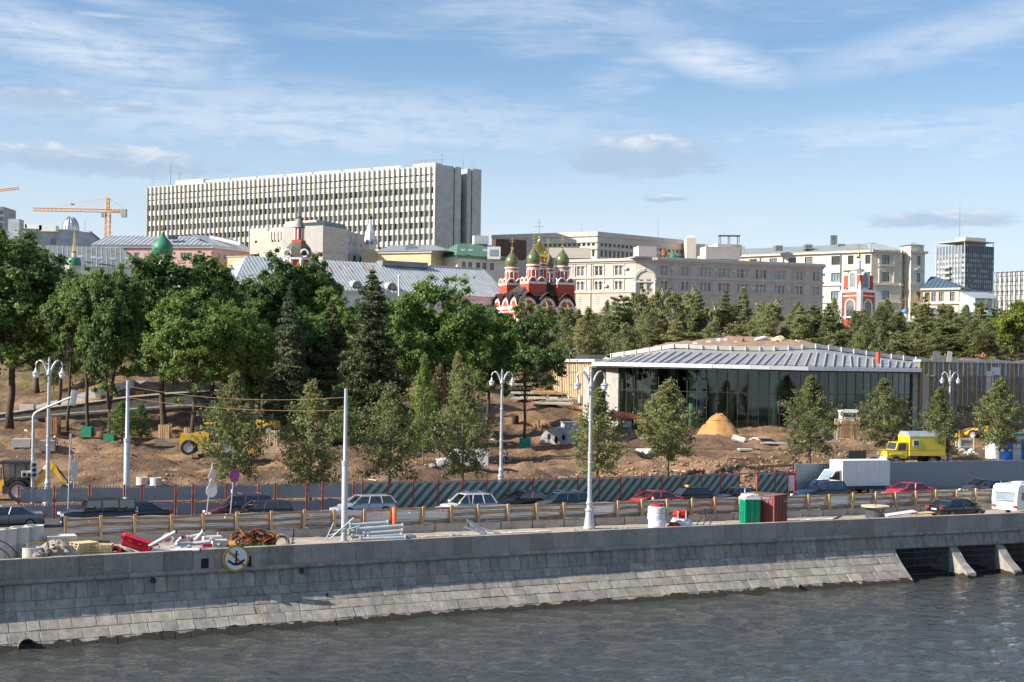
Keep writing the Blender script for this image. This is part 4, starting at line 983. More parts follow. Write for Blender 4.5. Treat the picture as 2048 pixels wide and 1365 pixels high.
# ---- small far buildings at the right
def right_bits():
    p,q=P(1919,610,405),P(1950,612,398);t=thing('turquoise_building','pale turquoise gabled house end beside the cream building','building',(p.x,p.y,17));fr,L_=frame(p,q)
    z=lambda y: Zp(1935,y,400);MB(fr).prism([(0,0,12),(L_,0,12),(L_,0,z(597)),(L_*.1,0,z(583)),(0,0,z(583))],(0,-9,0)).build('wall','turquoise_wall',t)
    m=MB(fr);m.hexa([(L_*.08,.3,z(583)),(L_+.4,.3,z(598)),(L_+.4,-9,z(598)),(L_*.08,-9,z(583)),(L_*.08,.3,z(582)),(L_+.4,.3,z(597)),(L_+.4,-9,z(597)),(L_*.08,-9,z(582))]);m.build('roof','tin_roof',t)
    p,q=P(1948,598,430),P(1990,598,430);t=thing('small_cream_house','small cream house with grey roof left of the scaffold frame','building',(p.x,p.y,17));fr,L_=frame(p,q);zt=Zp(1965,598,430)
    facade(t,p,q,zt,12,[(zt-3,zt-1.4,[(1.2,.9),(3,.9),(5,.9)])],'yellow_wall',8);seam_roof(t,fr,L_,zt,Zp(1965,588,436),.5,12,0,0,'tin_roof',1.2)
    p,q=P(1952,586,520),P(1988,588,520);t=thing('flat_roof_house','low flat-roofed block at the foot of the glass tower','building',(p.x,p.y,17));fr,L_=frame(p,q);MB(fr).box(-3,L_,-10,0,12,Zp(1965,584,520)).build('wall','white_wall',t);MB(fr).box(-3.3,L_+.3,-10,.3,Zp(1965,584,520),Zp(1965,582.5,520)).build('roof','tin_dark',t)
    p=P(1920,637,330);t=thing('green_shed','green sheet roof low among the trees at right','building',(p.x,p.y,15));fr,L_=frame(P(1905,637,330),P(1975,640,325));z=Zp(1940,640,328);MB(fr).box(0,L_,-8,0,12,z).build('wall','grey_stone',t);MB(fr).prism([(-.5,.4,z),(L_+.5,.4,z),(L_+.3,-4,z+1.6),(.3,-4,z+1.6)],(0,0,.15)).build('roof','tin_green',t)
    # steel frame hung with netting
    a,b=P(1987,545,390),P(2064,549,380);t=thing('netted_scaffold','tall steel scaffold frame hung with pale netting at the right edge','scaffold',(a.x,a.y,17));fr,L_=frame(a,b);zt=a.z;n=9
    for i in range(n):
        q=L_*i/(n-1);m=MB(fr)
        for d in (0,-1.4): m.tube([(q,d,14),(q,d,zt)],.13,5)
        for k in range(8): m.tube([(q,0,14+(zt-14)*k/8),(q,-1.4,14+(zt-14)*(k+1)/8)],.06,4)
        m.build('post','steel_dark' if i else 'steel_grey',t)
    for k in range(6): z=zt-.2-k*2.6;MB(fr).tube([(0,0,z),(L_,0,z)],.09,4).build('rail','steel_dark',t)
    for i in range(n-1): q=L_*i/(n-1);MB(fr).box(q+.2,q+L_/(n-1)-.2,-1.5,-1.45,14,zt-.4).build('net_panel','net_white',t)
right_bits()

# ---- left group: grey-blue building, tin roof, dome, cranes
def left_bits():
    a,b=P(40,457,420),P(192,466,430);zt=a.z;t=thing('blue_grey_building','weathered blue-grey firewall building at far left with roof boxes','building',(a.x,a.y,17));fr,L_=frame(a,b)
    MB(fr).prism([(0,0,12),(L_*1.12,0,12),(L_*1.12,0,Zp(205,490,430)),(L_*.93,0,Zp(180,466,430)),(L_*.62,0,Zp(140,460,427)),(0,0,zt)],(0,-10,0)).build('wall','blue_grey_wall',t)
    MB(fr).prism([(L_*.92,.4,Zp(180,465,430)),(L_*1.2,.4,Zp(212,497,430)),(L_*1.2,.4,Zp(212,494.5,430)),(L_*.92,.4,Zp(180,462.5,430))],(0,-10,0)).build('roof','tin_dark',t)
    MB(fr).box(L_*.40,L_*.47,-.02,.1,Zp(105,492,425),Zp(105,478,425)).build('bricked_window','tin_dark',t)
    p=P(32,460,418);MB().cbox(p+Vector((0,0,-4)),3.2,4,14).build('lift_shaft','blue_grey_wall',t)
    for x,y,w in ((50,455,2),(70,456,5),(98,458,5)): p=P(x,y,424);MB().cbox(p,w,3,1.8).build('roof_unit','white_trim',t)
    MB(fr).box(-14,0,-10,-.5,12,Zp(15,462,420)).build('rear_wing','blue_grey_wall',t)
    m=MB();p=P(170,462,428);m.tube([p,p+Vector((0,0,3))],.08,4).build('flue','steel_grey',t)
    a,b=P(62,530,372),P(278,532,380);t=thing('grey_roof_building','big grey standing-seam roof with skylights behind the left trees','building',(a.x,a.y,17));fr,L_=frame(a,b);ze=Zp(170,534,376)
    MB(fr).box(0,L_,-12,0,12,ze).build('wall','white_wall',t);seam_roof(t,fr,L_,ze,Zp(170,494,388),.6,24,0,4,'tin_dark',1.25,'tin_seam')
    for x,y in ((100,512),(114,513),(160,514),(186,516),(200,517),(228,519),(256,518)): p=P(x,y,377.5);MB().cbox(p,1.4,.25,1.1,0,-.9).build('skylight','glass_sky',t)
    c=P(141,462,520);t=thing('domed_rotunda','silver ribbed dome on a colonnaded drum flying a small flag','dome',(c.x,c.y,18));s=520/F
    MB().lathe([(18*s,-20),(18*s,-2),(21*s,-1.6),(21*s,-.4),(18*s,0)],24,c).build('drum','cream_stone',t)
    m=MB()
    for k in range(20): w=6.283*k/20;m.tube([c+Vector((19.5*s*cos(w),19.5*s*sin(w),-8)),c+Vector((19.5*s*cos(w),19.5*s*sin(w),-1.2))],.25,5)
    m.build('colonnade','cream_light',t);smooth(MB().lathe([(17*s,0)]+[(16.5*s*cos(q),28*s*sin(q)) for q in linsp(0,1.45,9)],24,c).build('dome','dome_silver',t))
    m=MB()
    for k in range(16): w=6.283*k/16;m.tube([c+Vector((17*s*cos(q)*cos(w),17*s*cos(q)*sin(w),28.4*s*sin(q))) for q in linsp(0,1.4,7)],.14,4)
    m.build('ribs','dome_silver',t);m=MB();z=c.z+28*s;m.tube([(c.x,c.y,z),(c.x,c.y,z+5.4)],.1,5).build('flagpole','white_trim',t)
    for k,col in enumerate(('white_trim','dome_blue','church_red')): MB().box(c.x+.1,c.x+1.4,c.y-.03,c.y+.03,z+4.9-.33*k,z+5.23-.33*k).build('flag_stripe',col,t)
    p=P(3,414,500);t=thing('dark_tower_block','sliver of a dark tower block at the left picture edge','building',(p.x,p.y,18));MB().box(p.x-14,p.x+.9,500,512,12,p.z).build('wall','tin_dark',t);m=MB()
    for k in range(4): m.box(p.x-3,p.x+.4,499.9,500,p.z-2.5-2.2*k,p.z-1.2-2.2*k)
    m.build('windows','glass_dark',t)
left_bits()
def lattice(m,a,b,w,step,r=.09,up=Vector((0,0,1)),side=Vector((0,1,0))):
    a,b=Vector(a),Vector(b);n=max(2,int((b-a).length/step));cs=[side*w/2+up*w/2,side*w/2-up*w/2,-side*w/2-up*w/2,-side*w/2+up*w/2]
    for c in cs: m.tube([a+c,b+c],r,4)
    for i in range(n):
        p,q=a+(b-a)*i/n,a+(b-a)*(i+1)/n
        for k in range(4): m.tube([p+cs[k],q+cs[(k+1) % 4]],r*.7,3)
def crane():
    Y=560;s=Y/F;base=P(215,480,Y);t=thing('tower_crane','yellow tower crane with long jib behind the domed rotunda','crane',(base.x,base.y,19));top=P(215,396,Y);jz=P(215,422,Y).z
    m=MB();lattice(m,(base.x,Y,19),(base.x,Y,jz-1),9*s,2.2,.16,Vector((1,0,0)));m.build('tower','crane_yellow',t)
    m=MB();lattice(m,(base.x,Y,jz),(P(66,424,Y).x,Y,jz+.2),1.1,1.6,.13);m.build('jib','crane_yellow',t)
    m=MB();lattice(m,(base.x,Y,jz),(P(250,422,Y).x,Y,jz),1.2,1.6,.15);m.build('counter_jib','crane_yellow',t)
    m=MB();lattice(m,(base.x,Y,jz),(base.x,Y,top.z),.9,1.4,.14,Vector((1,0,0)));m.build('tower_head','crane_yellow',t)
    m=MB();tp=Vector((base.x,Y,top.z))
    for x in (100,150,190): m.tube([tp,(P(x,422,Y).x,Y,jz+.8)],.06,3)
    m.tube([tp,(P(248,420,Y).x,Y,jz+.8)],.06,3).build('tie_rods','crane_yellow',t)
    p=P(208,430,Y);MB().cbox(p,1.7,1.6,2.0).build('cab','steel_grey',t);p=P(248,427,Y);MB().cbox(p,2.0,1.6,3.2).build('counterweight','concrete',t);p=P(233,422,Y);MB().cbox(p,4,.4,1.6).build('name_board','white_trim',t)
    a,b=P(38,377,700),P(-60,387,700);t=thing('distant_crane_jib','tip of a second orange crane jib at the left picture edge','crane',(b.x,b.y,19));m=MB();lattice(m,a,b,.9,1.6,.14);m.build('jib','crane_yellow',t);m=MB();lattice(m,(b.x,b.y,19),b,1.6,2.4,.16,Vector((1,0,0)));m.build('tower','crane_yellow',t)
crane()
# ------------------------------------------------------------------ churches
def cathedral():
    K=.80;C0=P(1036,690,350);u=Vector((.91,.41,0)).normalized();v=Vector((-u.y,u.x,0))
    t=thing('cathedral','red and white five-domed cathedral with one big gold onion dome','church',(C0.x,C0.y,15));W,D=19.6*.80,19.0*.80
    z=lambda y: Zp(1074,y,358);zc,zb=z(619),12.0
    def pt(a,b,zz): return C0+u*a+v*b+Vector((0,0,zz-C0.z))
    fR=(Vector((C0.x,C0.y,0)),u,Vector((u.y,-u.x,0)));cl=C0+v*D;fL=(Vector((cl.x,cl.y,0)),-v,Vector((-u.x,-u.y,0)))
    MB(fR).box(0,W,-D,0,zb,zc).build('wall','church_red',t)
    arches=[]
    for fr,L_ in ((fR,W),(fL,D)):
        MB(fr).box(-.25,L_+.25,-.1,.25,zc-.2,zc+.45).box(-.15,L_+.15,-.1,.15,zc-1.0,zc-.7).build('cornice','church_white',t)
        bw=L_/3
        for i in range(4): q=min(max(i*bw,.3),L_-.3);MB(fr).box(q-.28,q+.28,-.05,.2,zb,zc-.2).build('pilaster','church_white',t)
        for i in range(3):
            c=(i+.5)*bw;r_=bw*.47;zs=zc+.45
            MB(fr).prism([(c+r_*cos(w),.0,zs+r_*1.05*sin(w)) for w in linsp(0,PI,17)],(0,-1.2,0)).build('gable_arch','church_red',t)
            m=MB(fr);ws=linsp(0,PI,17);ri,ro=r_*.62,r_*.86
            for k in range(16):
                A=[(c+rr_*cos(w),d,zs+rr_*sin(w)) for rr_,d in ((ri,.02),(ro,.02)) for w in (ws[k],ws[k+1])];B=[(x,.22,y) for x,_,y in A]
                m.hexa([A[0],A[2],A[3],A[1],B[0],B[2],B[3],B[1]])
            m.build('archivolt','church_white',t)
            # keeled dark roof over each arch
            m=MB(fr);ro=r_*1.04;prof=[(c+ro*cos(w),zs+ro*1.08*sin(w)+(.55*max(0,1-abs(w-PI/2)/.5))) for w in linsp(.12,PI-.12,15)]
            vs=[(x,.55,y) for x,y in prof]+[(x,.55,y+.22) for x,y in prof]+[(x,-5.2,y+.9) for x,y in prof]+[(x,-5.2,y+1.1) for x,y in prof];n=len(prof)
            fs=[]
            for k in range(n-1): fs+=[(k,k+1,n+k+1,n+k),(n+k,n+k+1,3*n+k+1,3*n+k),(k+1,k,2*n+k,2*n+k+1)]
            m.add(vs,fs);m.build('arch_roof','church_roof',t)
            # window with carved surround
            zz=z(654);w_=.55;MB(fr).box(c-w_,c+w_,-.02,.05,zz-1.0,zz+1.0).build('window','glass_dark',t)
            m=MB(fr)
            for s_ in (-1,1): m.box(c+s_*.9-.2,c+s_*.9+.2,0,.3,zz-1.5,zz+1.25)
            m.box(c-1.2,c+1.2,0,.32,zz+1.2,zz+1.55).box(c-1.15,c+1.15,0,.3,zz-1.8,zz-1.45)
            m.tube([(c+1.0*cos(w),.18,zz+1.55+.9*sin(w)) for w in linsp(0,PI,9)],.18,5);m.build('window_surround','church_white',t)
    m=MB();zs=z(594);q=[pt(.4,.4,zs),pt(W-.4,.4,zs),pt(W-.4,D-.4,zs),pt(.4,D-.4,zs)];cc=(q[0]+q[2])/2
    hi=[cc+(p-cc)*.25+Vector((0,0,z(558)-zs)) for p in q];m.add(q+hi,[(0,1,5,4),(1,2,6,5),(2,3,7,6),(3,0,4,7),(4,5,6,7)]);m.build('roof','church_roof',t)
    def drum(a,b,r_,zb_,z1,zdome,dr,dh,dmat,ch,plinth=True,n=10):
        c=pt(a,b,0);c.z=0;x,y=c.x,c.y
        if plinth:
            pr=r_*1.5;p0=z(584);pz=z(563)
            o=[Vector((x,y,0))+u*sx*pr+v*sy*pr for sx,sy in ((-1,-1),(1,-1),(1,1),(-1,1))];m=MB();m.prism([(p.x,p.y,p0-2.5) for p in o],(0,0,pz-p0+2.5));pl=m.build('drum_plinth','church_red',t)
            for fr in ((Vector((o[0].x,o[0].y,0)),u,Vector((u.y,-u.x,0))),(Vector((o[3].x,o[3].y,0)),-v,Vector((-u.x,-u.y,0)))):
                m=MB(fr);m.box(-.12,2*pr+.12,-.05,.12,pz-.9,pz-.35);m.build('plinth_band','church_white',pl)
                for i in range(2):
                    c_=pr*(i+.5);rr_=pr*.42;m=MB(fr);m.prism([(c_+rr_*cos(w),0,pz-.3+rr_*sin(w)) for w in linsp(0,PI,11)],(0,-.5,0));m.build('kokoshnik','church_red',pl)
                    m=MB(fr);m.tube([(c_+rr_*cos(w),.05,pz-.3+rr_*sin(w)) for w in linsp(0,PI,11)],.2,5);m.build('kokoshnik_rim','church_white',pl)
        d=smooth(MB().lathe([(r_,zb_),(r_,z1)],24,(x,y,0)).build('drum','church_red',t))
        m=MB();Hh=z1-zb_
        for f0,f1,e in ((0,.07,.14),(.66,.72,.12),(.76,.80,.1),(.90,1.0,.22)): m.lathe([(r_,zb_+Hh*f0),(r_+e,zb_+Hh*f0),(r_+e,zb_+Hh*f1),(r_,zb_+Hh*f1)],24,(x,y,0))
        for k in range(n):
            w=6.283*k/n;dx,dy=cos(w),sin(w);m.tube([(x+dx*(r_+.03),y+dy*(r_+.03),zb_),(x+dx*(r_+.03),y+dy*(r_+.03),zb_+Hh*.66)],.11,4)
            m.tube([(x+(r_+.05)*cos(w+6.283/n*f),y+(r_+.05)*sin(w+6.283/n*f),zb_+Hh*.60+Hh*.07*sin(PI*f)) for f in linsp(0,1,6)],.1,4)
        m.build('arcature','church_white',d);m=MB()
        for k in range(n): 
            if k % 2: w=6.283*(k+.5)/n;m.cbox((x+(r_+.02)*cos(w),y+(r_+.02)*sin(w),zb_+Hh*.33),.1,r_*.26,Hh*.42,w)
        m.build('drum_windows','glass_dark',d)
        smooth(MB().lathe([(r_*.8,z1-.1)]+[(rr_,z1+zz) for rr_,zz in onion(dr,dh)],28,(x,y,0)).build('onion_dome',dmat,t),60)
        zt=z1+dh;MB().lathe([(.28,zt-.9),(.2,zt-.2),(.38,zt),(.38,zt+.3),(.1,zt+.5)],8,(x,y,0)).build('finial','gold',t);cross(t,(x,y,zt+.4),ch,t=.06)
    s=356/F
    drum(7*K,4.4*K,12.8*s,z(562),z(531),0,13.8*s,37*s,'dome_green_tile',2.6)
    drum(16.6*K,3.6*K,12.6*s,z(563),z(532),0,13.8*s,38*s,'dome_green_tile',2.6)
    drum(4.6*K,15.6*K,12.8*s,z(562),z(533),0,13.6*s,38*s,'dome_green_tile',2.6)
    drum(17*K,15*K,12.6*s,z(562),z(532),0,13.4*s,38*s,'dome_green_tile',2.6)
    drum(11.4*K,9.8*K,16.5*s,z(564),z(524),0,20.5*s,50*s,'gold',4.4,plinth=False,n=12)
    MB(fR).box(-3,0,-12,-2,zb,z(640)).box(-6,3,-3,2.5,zb,z(660)).build('porch','church_red',t)
cathedral()
def bell_tower():
    Y=345;s=Y/F;t=thing('bell_tower','red and white tiered bell tower with a small gold cupola on the right','church',(P(1717,640,Y).x,Y,15));z=lambda y: Zp(1717,y,Y);cx=P(1717,560,Y).x;rot=R(-8)
    def oct_(r0,r1,z0,z1,n=4,mat='church_red',nm='tier',ro=rot): MB().lathe([(r0,z0),(r1,z1)],n,(cx,Y,0),ro,ro+6.28319).build(nm,mat,t)
    S=33*s
    MB().lathe([(0,12),(S,12),(S,z(585)),(0,z(585))],4,(cx,Y,0),rot,rot+6.28319).build('lower_tier','church_red',t)
    for k in range(4):
        w=rot+k*PI/2;MB().cbox((cx+S*cos(w),Y+S*sin(w),(12+z(585))/2),1.0,1.0,z(585)-12,w+.785).build('corner_pier','church_white',t)
        w2=w+PI/4;d=S*.7071;nx_,ny_=cos(w2),sin(w2);fr=(Vector((cx+nx_*d,Y+ny_*d,0)),Vector((-ny_,nx_,0)),Vector((nx_,ny_,0)))
        m=MB(fr);r_=d*.5;m.poly([(r_*.8*cos(q),.03,z(612)+r_*.8*sin(q)) for q in linsp(0,PI,11)]+[(-r_*.8,.03,z(640)),(r_*.8,.03,z(640))]);m.build('arch_opening','glass_dark',t)
        m=MB(fr);m.tube([(-r_,.08,z(640))]+[(-r_*cos(q),.08,z(612)+r_*sin(q)) for q in linsp(0,PI,11)]+[(r_,.08,z(640))],.22,5);m.build('arch_surround','church_white',t)
        # upper belfry arches
        Su=23*s;d2=Su*.7071;fr2=(Vector((cx+nx_*d2,Y+ny_*d2,0)),fr[1],fr[2]);r2=d2*.5
        MB(fr2).poly([(r2*cos(q),.03,z(556)+r2*sin(q)) for q in linsp(0,PI,11)]+[(-r2,.03,z(576)),(r2,.03,z(576))]).build('bell_opening','tin_dark',t);MB().cbox((cx+Su*cos(w),Y+Su*sin(w),(z(581)+z(552))/2),.95,.95,z(552)-z(581),w+.785).build('belfry_corner','church_red',t)
        m=MB(fr2);m.tube([(-r2*1.25,.06,z(577))]+[(-r2*1.25*cos(q),.06,z(556)+r2*1.3*sin(q)) for q in linsp(0,PI,11)]+[(r2*1.25,.06,z(577))],.3,5);m.build('bell_arch','church_white',t)
        MB().lathe([(.35,z(582)),(.35,z(574)),(0,z(563))],6,(cx+S*.92*cos(w),Y+S*.92*sin(w),0)).build('pinnacle','church_white',t)
    m=MB()
    for a,b,e in ((586,581,.3),(594,592,.15),(637,634,.2)): m.lathe([(0,z(a)),(S+e,z(a)),(S+e,z(b)),(0,z(b))],4,(cx,Y,0),rot,rot+6.28319)
    m.build('cornice','church_white',t);Su=23*s
    MB().lathe([(0,z(581)),(Su,z(581)),(Su,z(550)),(0,z(550))],4,(cx,Y,0),rot,rot+6.28319).build('belfry','church_white',t)
    smooth(MB().lathe([(Su*.72,z(551)),(Su*.66,z(546)),(Su*.45,z(540)),(Su*.3,z(538))],16,(cx,Y,0)).build('dome','dome_grey',t))
    MB().lathe([(4.8*s,z(540)),(4.8*s,z(524)),(6*s,z(523)),(4*s,z(519)),(1.5*s,z(517))],12,(cx,Y,0)).build('lantern','church_white',t)
    smooth(MB().lathe([(r_,z(517)+q) for r_,q in onion(4.2*s,14*s)],14,(cx,Y,0)).build('cupola','gold',t));cross(t,(cx,Y,z(503)),2.0,t=.05)
bell_tower()
def blue_church():
    Y=335;s=Y/F;t=thing('blue_domed_church','small church with blue onion domes and gold crosses among the pines','church',(P(1834,640,Y).x,Y,15))
    MB().box(P(1805,640,Y).x,P(1865,640,Y).x,Y,Y+8,12,Zp(1834,640,Y)).build('wall','church_white',t)
    for x,y0,r_,hh,mat,yc in ((1810,628,7,14,'dome_blue',595),(1857,630,9,18,'dome_blue',595),(1834,634,8,22,'dome_blue',570),(1829,622,6,13,'gold',590)):
        c=P(x,y0,Y-1 if mat == 'gold' else Y+3);c0=(c.x,c.y,0);MB().lathe([(r_*.7*s,12),(r_*.7*s,c.z)],12,c0).build('drum','church_white',t)
        smooth(MB().lathe([(a,c.z+b) for a,b in onion(r_*s,hh*s)],16,c0).build('onion_dome',mat,t));zt=c.z+hh*s;MB().lathe([(.2,zt-.5),(.15,zt),(.3,zt+.25),(0,zt+.5)],8,c0).build('ball','gold',t);cross(t,(c.x,c.y,zt+.3),2.3,t=.09)
blue_church()
def green_onion():
    Y=300;s=Y/F;c=P(325,512,Y);t=thing('green_onion_church','large matt green onion dome with gold finial above the left trees','church',(c.x,c.y,14));c0=(c.x,c.y,0)
    MB().box(c.x-6,c.x+6,Y-4,Y+8,12,Zp(325,560,Y)).build('wall','church_white',t);MB().lathe([(15*s,12),(15*s,c.z-.4),(17*s,c.z-.3),(17*s,c.z+.05)],20,c0).build('drum','church_white',t)
    smooth(MB().lathe([(a,c.z+b) for a,b in onion(20.5*s,50*s)],32,c0).build('onion_dome','dome_green',t),60);zt=c.z+48*s;MB().lathe([(.2,zt-.3),(.18,zt+.3),(.4,zt+.6),(.12,zt+1)],8,c0).build('finial','gold',t);cross(t,(c.x,c.y,zt+.8),2.2,t=.05)
    Y=290;s=Y/F;c=P(148,533,Y);t=thing('spire_belfry','cream belfry with a flat green dome and slender gold spire at left','church',(c.x,c.y,14));c0=(c.x,c.y,0)
    MB().lathe([(16*s,10),(16*s,c.z-.3),(17.5*s,c.z-.2),(17.5*s,c.z)],20,c0).build('drum','cream_light',t);smooth(MB().lathe([(15*s,c.z),(14.5*s,c.z+9*s),(11*s,c.z+16*s),(5*s,c.z+18.5*s)],24,c0).build('dome','dome_green',t))
    MB().lathe([(5*s,c.z+18*s),(5*s,c.z+27*s)],10,c0).build('lantern','cream_light',t);MB().lathe([(5.5*s,c.z+27*s),(3*s,c.z+31*s),(3.2*s,c.z+36*s),(1.2*s,c.z+68*s),(0,c.z+70*s)],10,c0).build('spire','gold',t);cross(t,(c.x,c.y,c.z+69*s),1.1,t=.05)
green_onion()
def red_belfry():
    Y=300;s=Y/F;c=P(597,530,Y);c0=(c.x,c.y,0);z=lambda y: Zp(597,y,Y);t=thing('shingle_dome_belfry','red and white bell tower with dark shingled dome and thin spire','church',(c.x,c.y,14));w0=R(20)
    MB().lathe([(0,10),(27*s,10),(27*s,z(517)),(0,z(517))],8,c0,w0,w0+6.28319).build('lower_tier','church_red',t)
    m=MB()
    for k in range(8): w=w0+.7854*k;m.tube([(c.x+27*s*cos(w),c.y+27*s*sin(w),10),(c.x+27*s*cos(w),c.y+27*s*sin(w),z(520))],.45,6)
    m.build('columns','church_white',t);MB().lathe([(0,z(521)),(30*s,z(521)),(30*s,z(517)),(0,z(516))],8,c0,w0,w0+6.28319).build('cornice','church_white',t)
    smooth(MB().lathe([(29*s,z(517)),(28*s,z(508)),(24*s,z(496)),(17*s,z(488)),(14*s,z(486))],8,c0,w0,w0+6.28319).build('dome','wood_shingle',t),20)
    for x in (575,609): p=P(x,507,Y-2.6);MB().torus(p,.75,.2,16,6,Matrix.Rotation(R(90),4,'X')).build('oculus_rim','church_white',t);MB().lathe([(0,0),(.6,.02)],12,p).build('oculus','glass_dark',t)
    MB().lathe([(0,z(488)),(15*s,z(488)),(15*s,z(481)),(0,z(481))],4,c0,.5,.5+6.28319).build('lantern_base','church_red',t);MB().lathe([(0,z(481)),(9*s,z(481)),(9*s,z(457)),(0,z(457))],8,c0).build('lantern','church_red',t);m=MB()
    for k in range(8): w=.7854*k;m.tube([(c.x+9.2*s*cos(w),c.y+9.2*s*sin(w),z(480)),(c.x+9.2*s*cos(w),c.y+9.2*s*sin(w),z(457))],.2,4)
    m.build('lantern_columns','church_white',t);smooth(MB().lathe([(13*s,z(456)),(11*s,z(452)),(8*s,z(446)),(7*s,z(441)),(3*s,z(437)),(5*s,z(434)),(2.4*s,z(431)),(.5*s,z(398)),(0,z(397))],14,c0).build('spire','dome_grey',t));MB().lathe([(0,z(400)),(.25,z(398)),(0,z(396))],8,c0).build('ball','gold',t)
red_belfry()
def white_tent():
    Y=415;s=Y/F;c=P(740,495,Y);c0=(c.x,c.y,0);z=lambda y: Zp(740,y,Y);t=thing('white_tent_church','small white tent-roofed church spire in front of the office slab','church',(c.x,c.y,17))
    MB().lathe([(0,14),(13*s,14),(13*s,z(486)),(0,z(486))],8,c0).build('base_tier','church_white',t);MB().lathe([(13*s,z(488)),(9*s,z(466)),(3*s,z(448)),(3*s,z(438))],8,c0).build('tent_roof','white_wall',t);m=MB()
    for k in range(8): w=.7854*k+.39;m.prism([(c.x+12.5*s*cos(w+e) ,c.y+12.5*s*sin(w+e),zz) for e,zz in ((-.33,z(489)),(.33,z(489)),(0,z(479)))],(.3*cos(w),.3*sin(w),0))
    m.build('kokoshniks','tin_dark',t);smooth(MB().lathe([(a,z(439)+b) for a,b in onion(4.4*s,11*s)],14,c0).build('onion_dome','dome_black',t));cross(t,(c.x,c.y,z(429)),2.9,t=.06)
    Y=330;s=Y/F;c=P(1972,620,Y);c0=(c.x,c.y,0);t=thing('dark_domed_chapel','little white chapel with a dark onion dome near the right edge','church',(c.x,c.y,15));MB().lathe([(0,12),(9*s,12),(9*s,c.z-1.2),(5*s,c.z-.9),(4*s,c.z)],12,c0).build('drum','church_white',t);smooth(MB().lathe([(a,c.z+b) for a,b in onion(5*s,12*s)],14,c0).build('onion_dome','dome_black',t));cross(t,(c.x,c.y,c.z+11*s),1.2,t=.05)
white_tent()
# ------------------------------------------------------------------ glass pavilion and the building site round it
mk('roof_grey',(.31,.315,.32),.55,.2,var=.15,vs=.5);mk('fascia_white',(.74,.76,.79),.45,.2,var=.06);mk('steel_white',(.55,.565,.58),.5,.2,var=.1);mk('concrete_light',(.56,.54,.50),.9,var=.12,vs=.8,bump=.2,bs=8)
mk('column_concrete',(.70,.74,.66),.85,var=.12);mk('interior_dark',(.11,.125,.12),.9,var=.4,vs=.4);mk('interior_floor',(.42,.41,.38),.8,var=.2)
mk_glass('pavilion_glass',(.58,.70,.64),.0);mk('mullion',(.05,.055,.06),.5,.5,var=.1)
mk('curtain',(.15,.18,.21),.6,var=.5,vs=2,stretch=(3,3,.05));mk('soil',(.30,.20,.13),.97,var=.3,vs=1.2,bump=.8,bs=4);mk('sand_orange',(.42,.225,.085),.97,var=.22,vs=.8,bump=.7,bs=3)
mk('sack_white',(.66,.68,.70),.7,var=.14,vs=2,bump=.5,bs=3);mk('sheet_blue',(.45,.52,.60),.5,var=.15);mk('insulation',(.25,.22,.12),.95,var=.3,vs=1.4,bump=.3,bs=5)
mk('batten',(.62,.60,.55),.7,var=.12);mk('scaffold_blue',(.08,.22,.50),.5,.2,var=.15);mk('timber',(.52,.36,.19),.85,var=.25,vs=3,stretch=(1,1,.2));mk('timber_pale',(.56,.46,.31),.85,var=.22,vs=3);mk('timber_brown',(.30,.18,.095),.85,var=.3,vs=2.5)
mk('brick_red',(.62,.10,.07),.7,var=.2);mk('load_white',(.70,.68,.63),.7,var=.12,vs=3);mk('steel_rust',(.22,.12,.085),.8,.2,var=.35,vs=2);mk('bin_red',(.30,.09,.055),.7,var=.3)
mk('guard_green',(.02,.26,.15),.6,var=.15);mk('tent_grey',(.45,.46,.45),.8,var=.2,vs=1);mk('cabinet_blue',(.03,.16,.62),.45,var=.1);mk('sign_yellow',(.85,.62,.05),.5,var=.1)
mk('machine_yellow',(.72,.42,.03),.45,var=.12,coat=.3);mk('machine_black',(.025,.025,.027),.5,var=.2);mk('rubber',(.022,.021,.02),.85,var=.25);mk('dust_rubber',(.10,.085,.07),.9,var=.3)

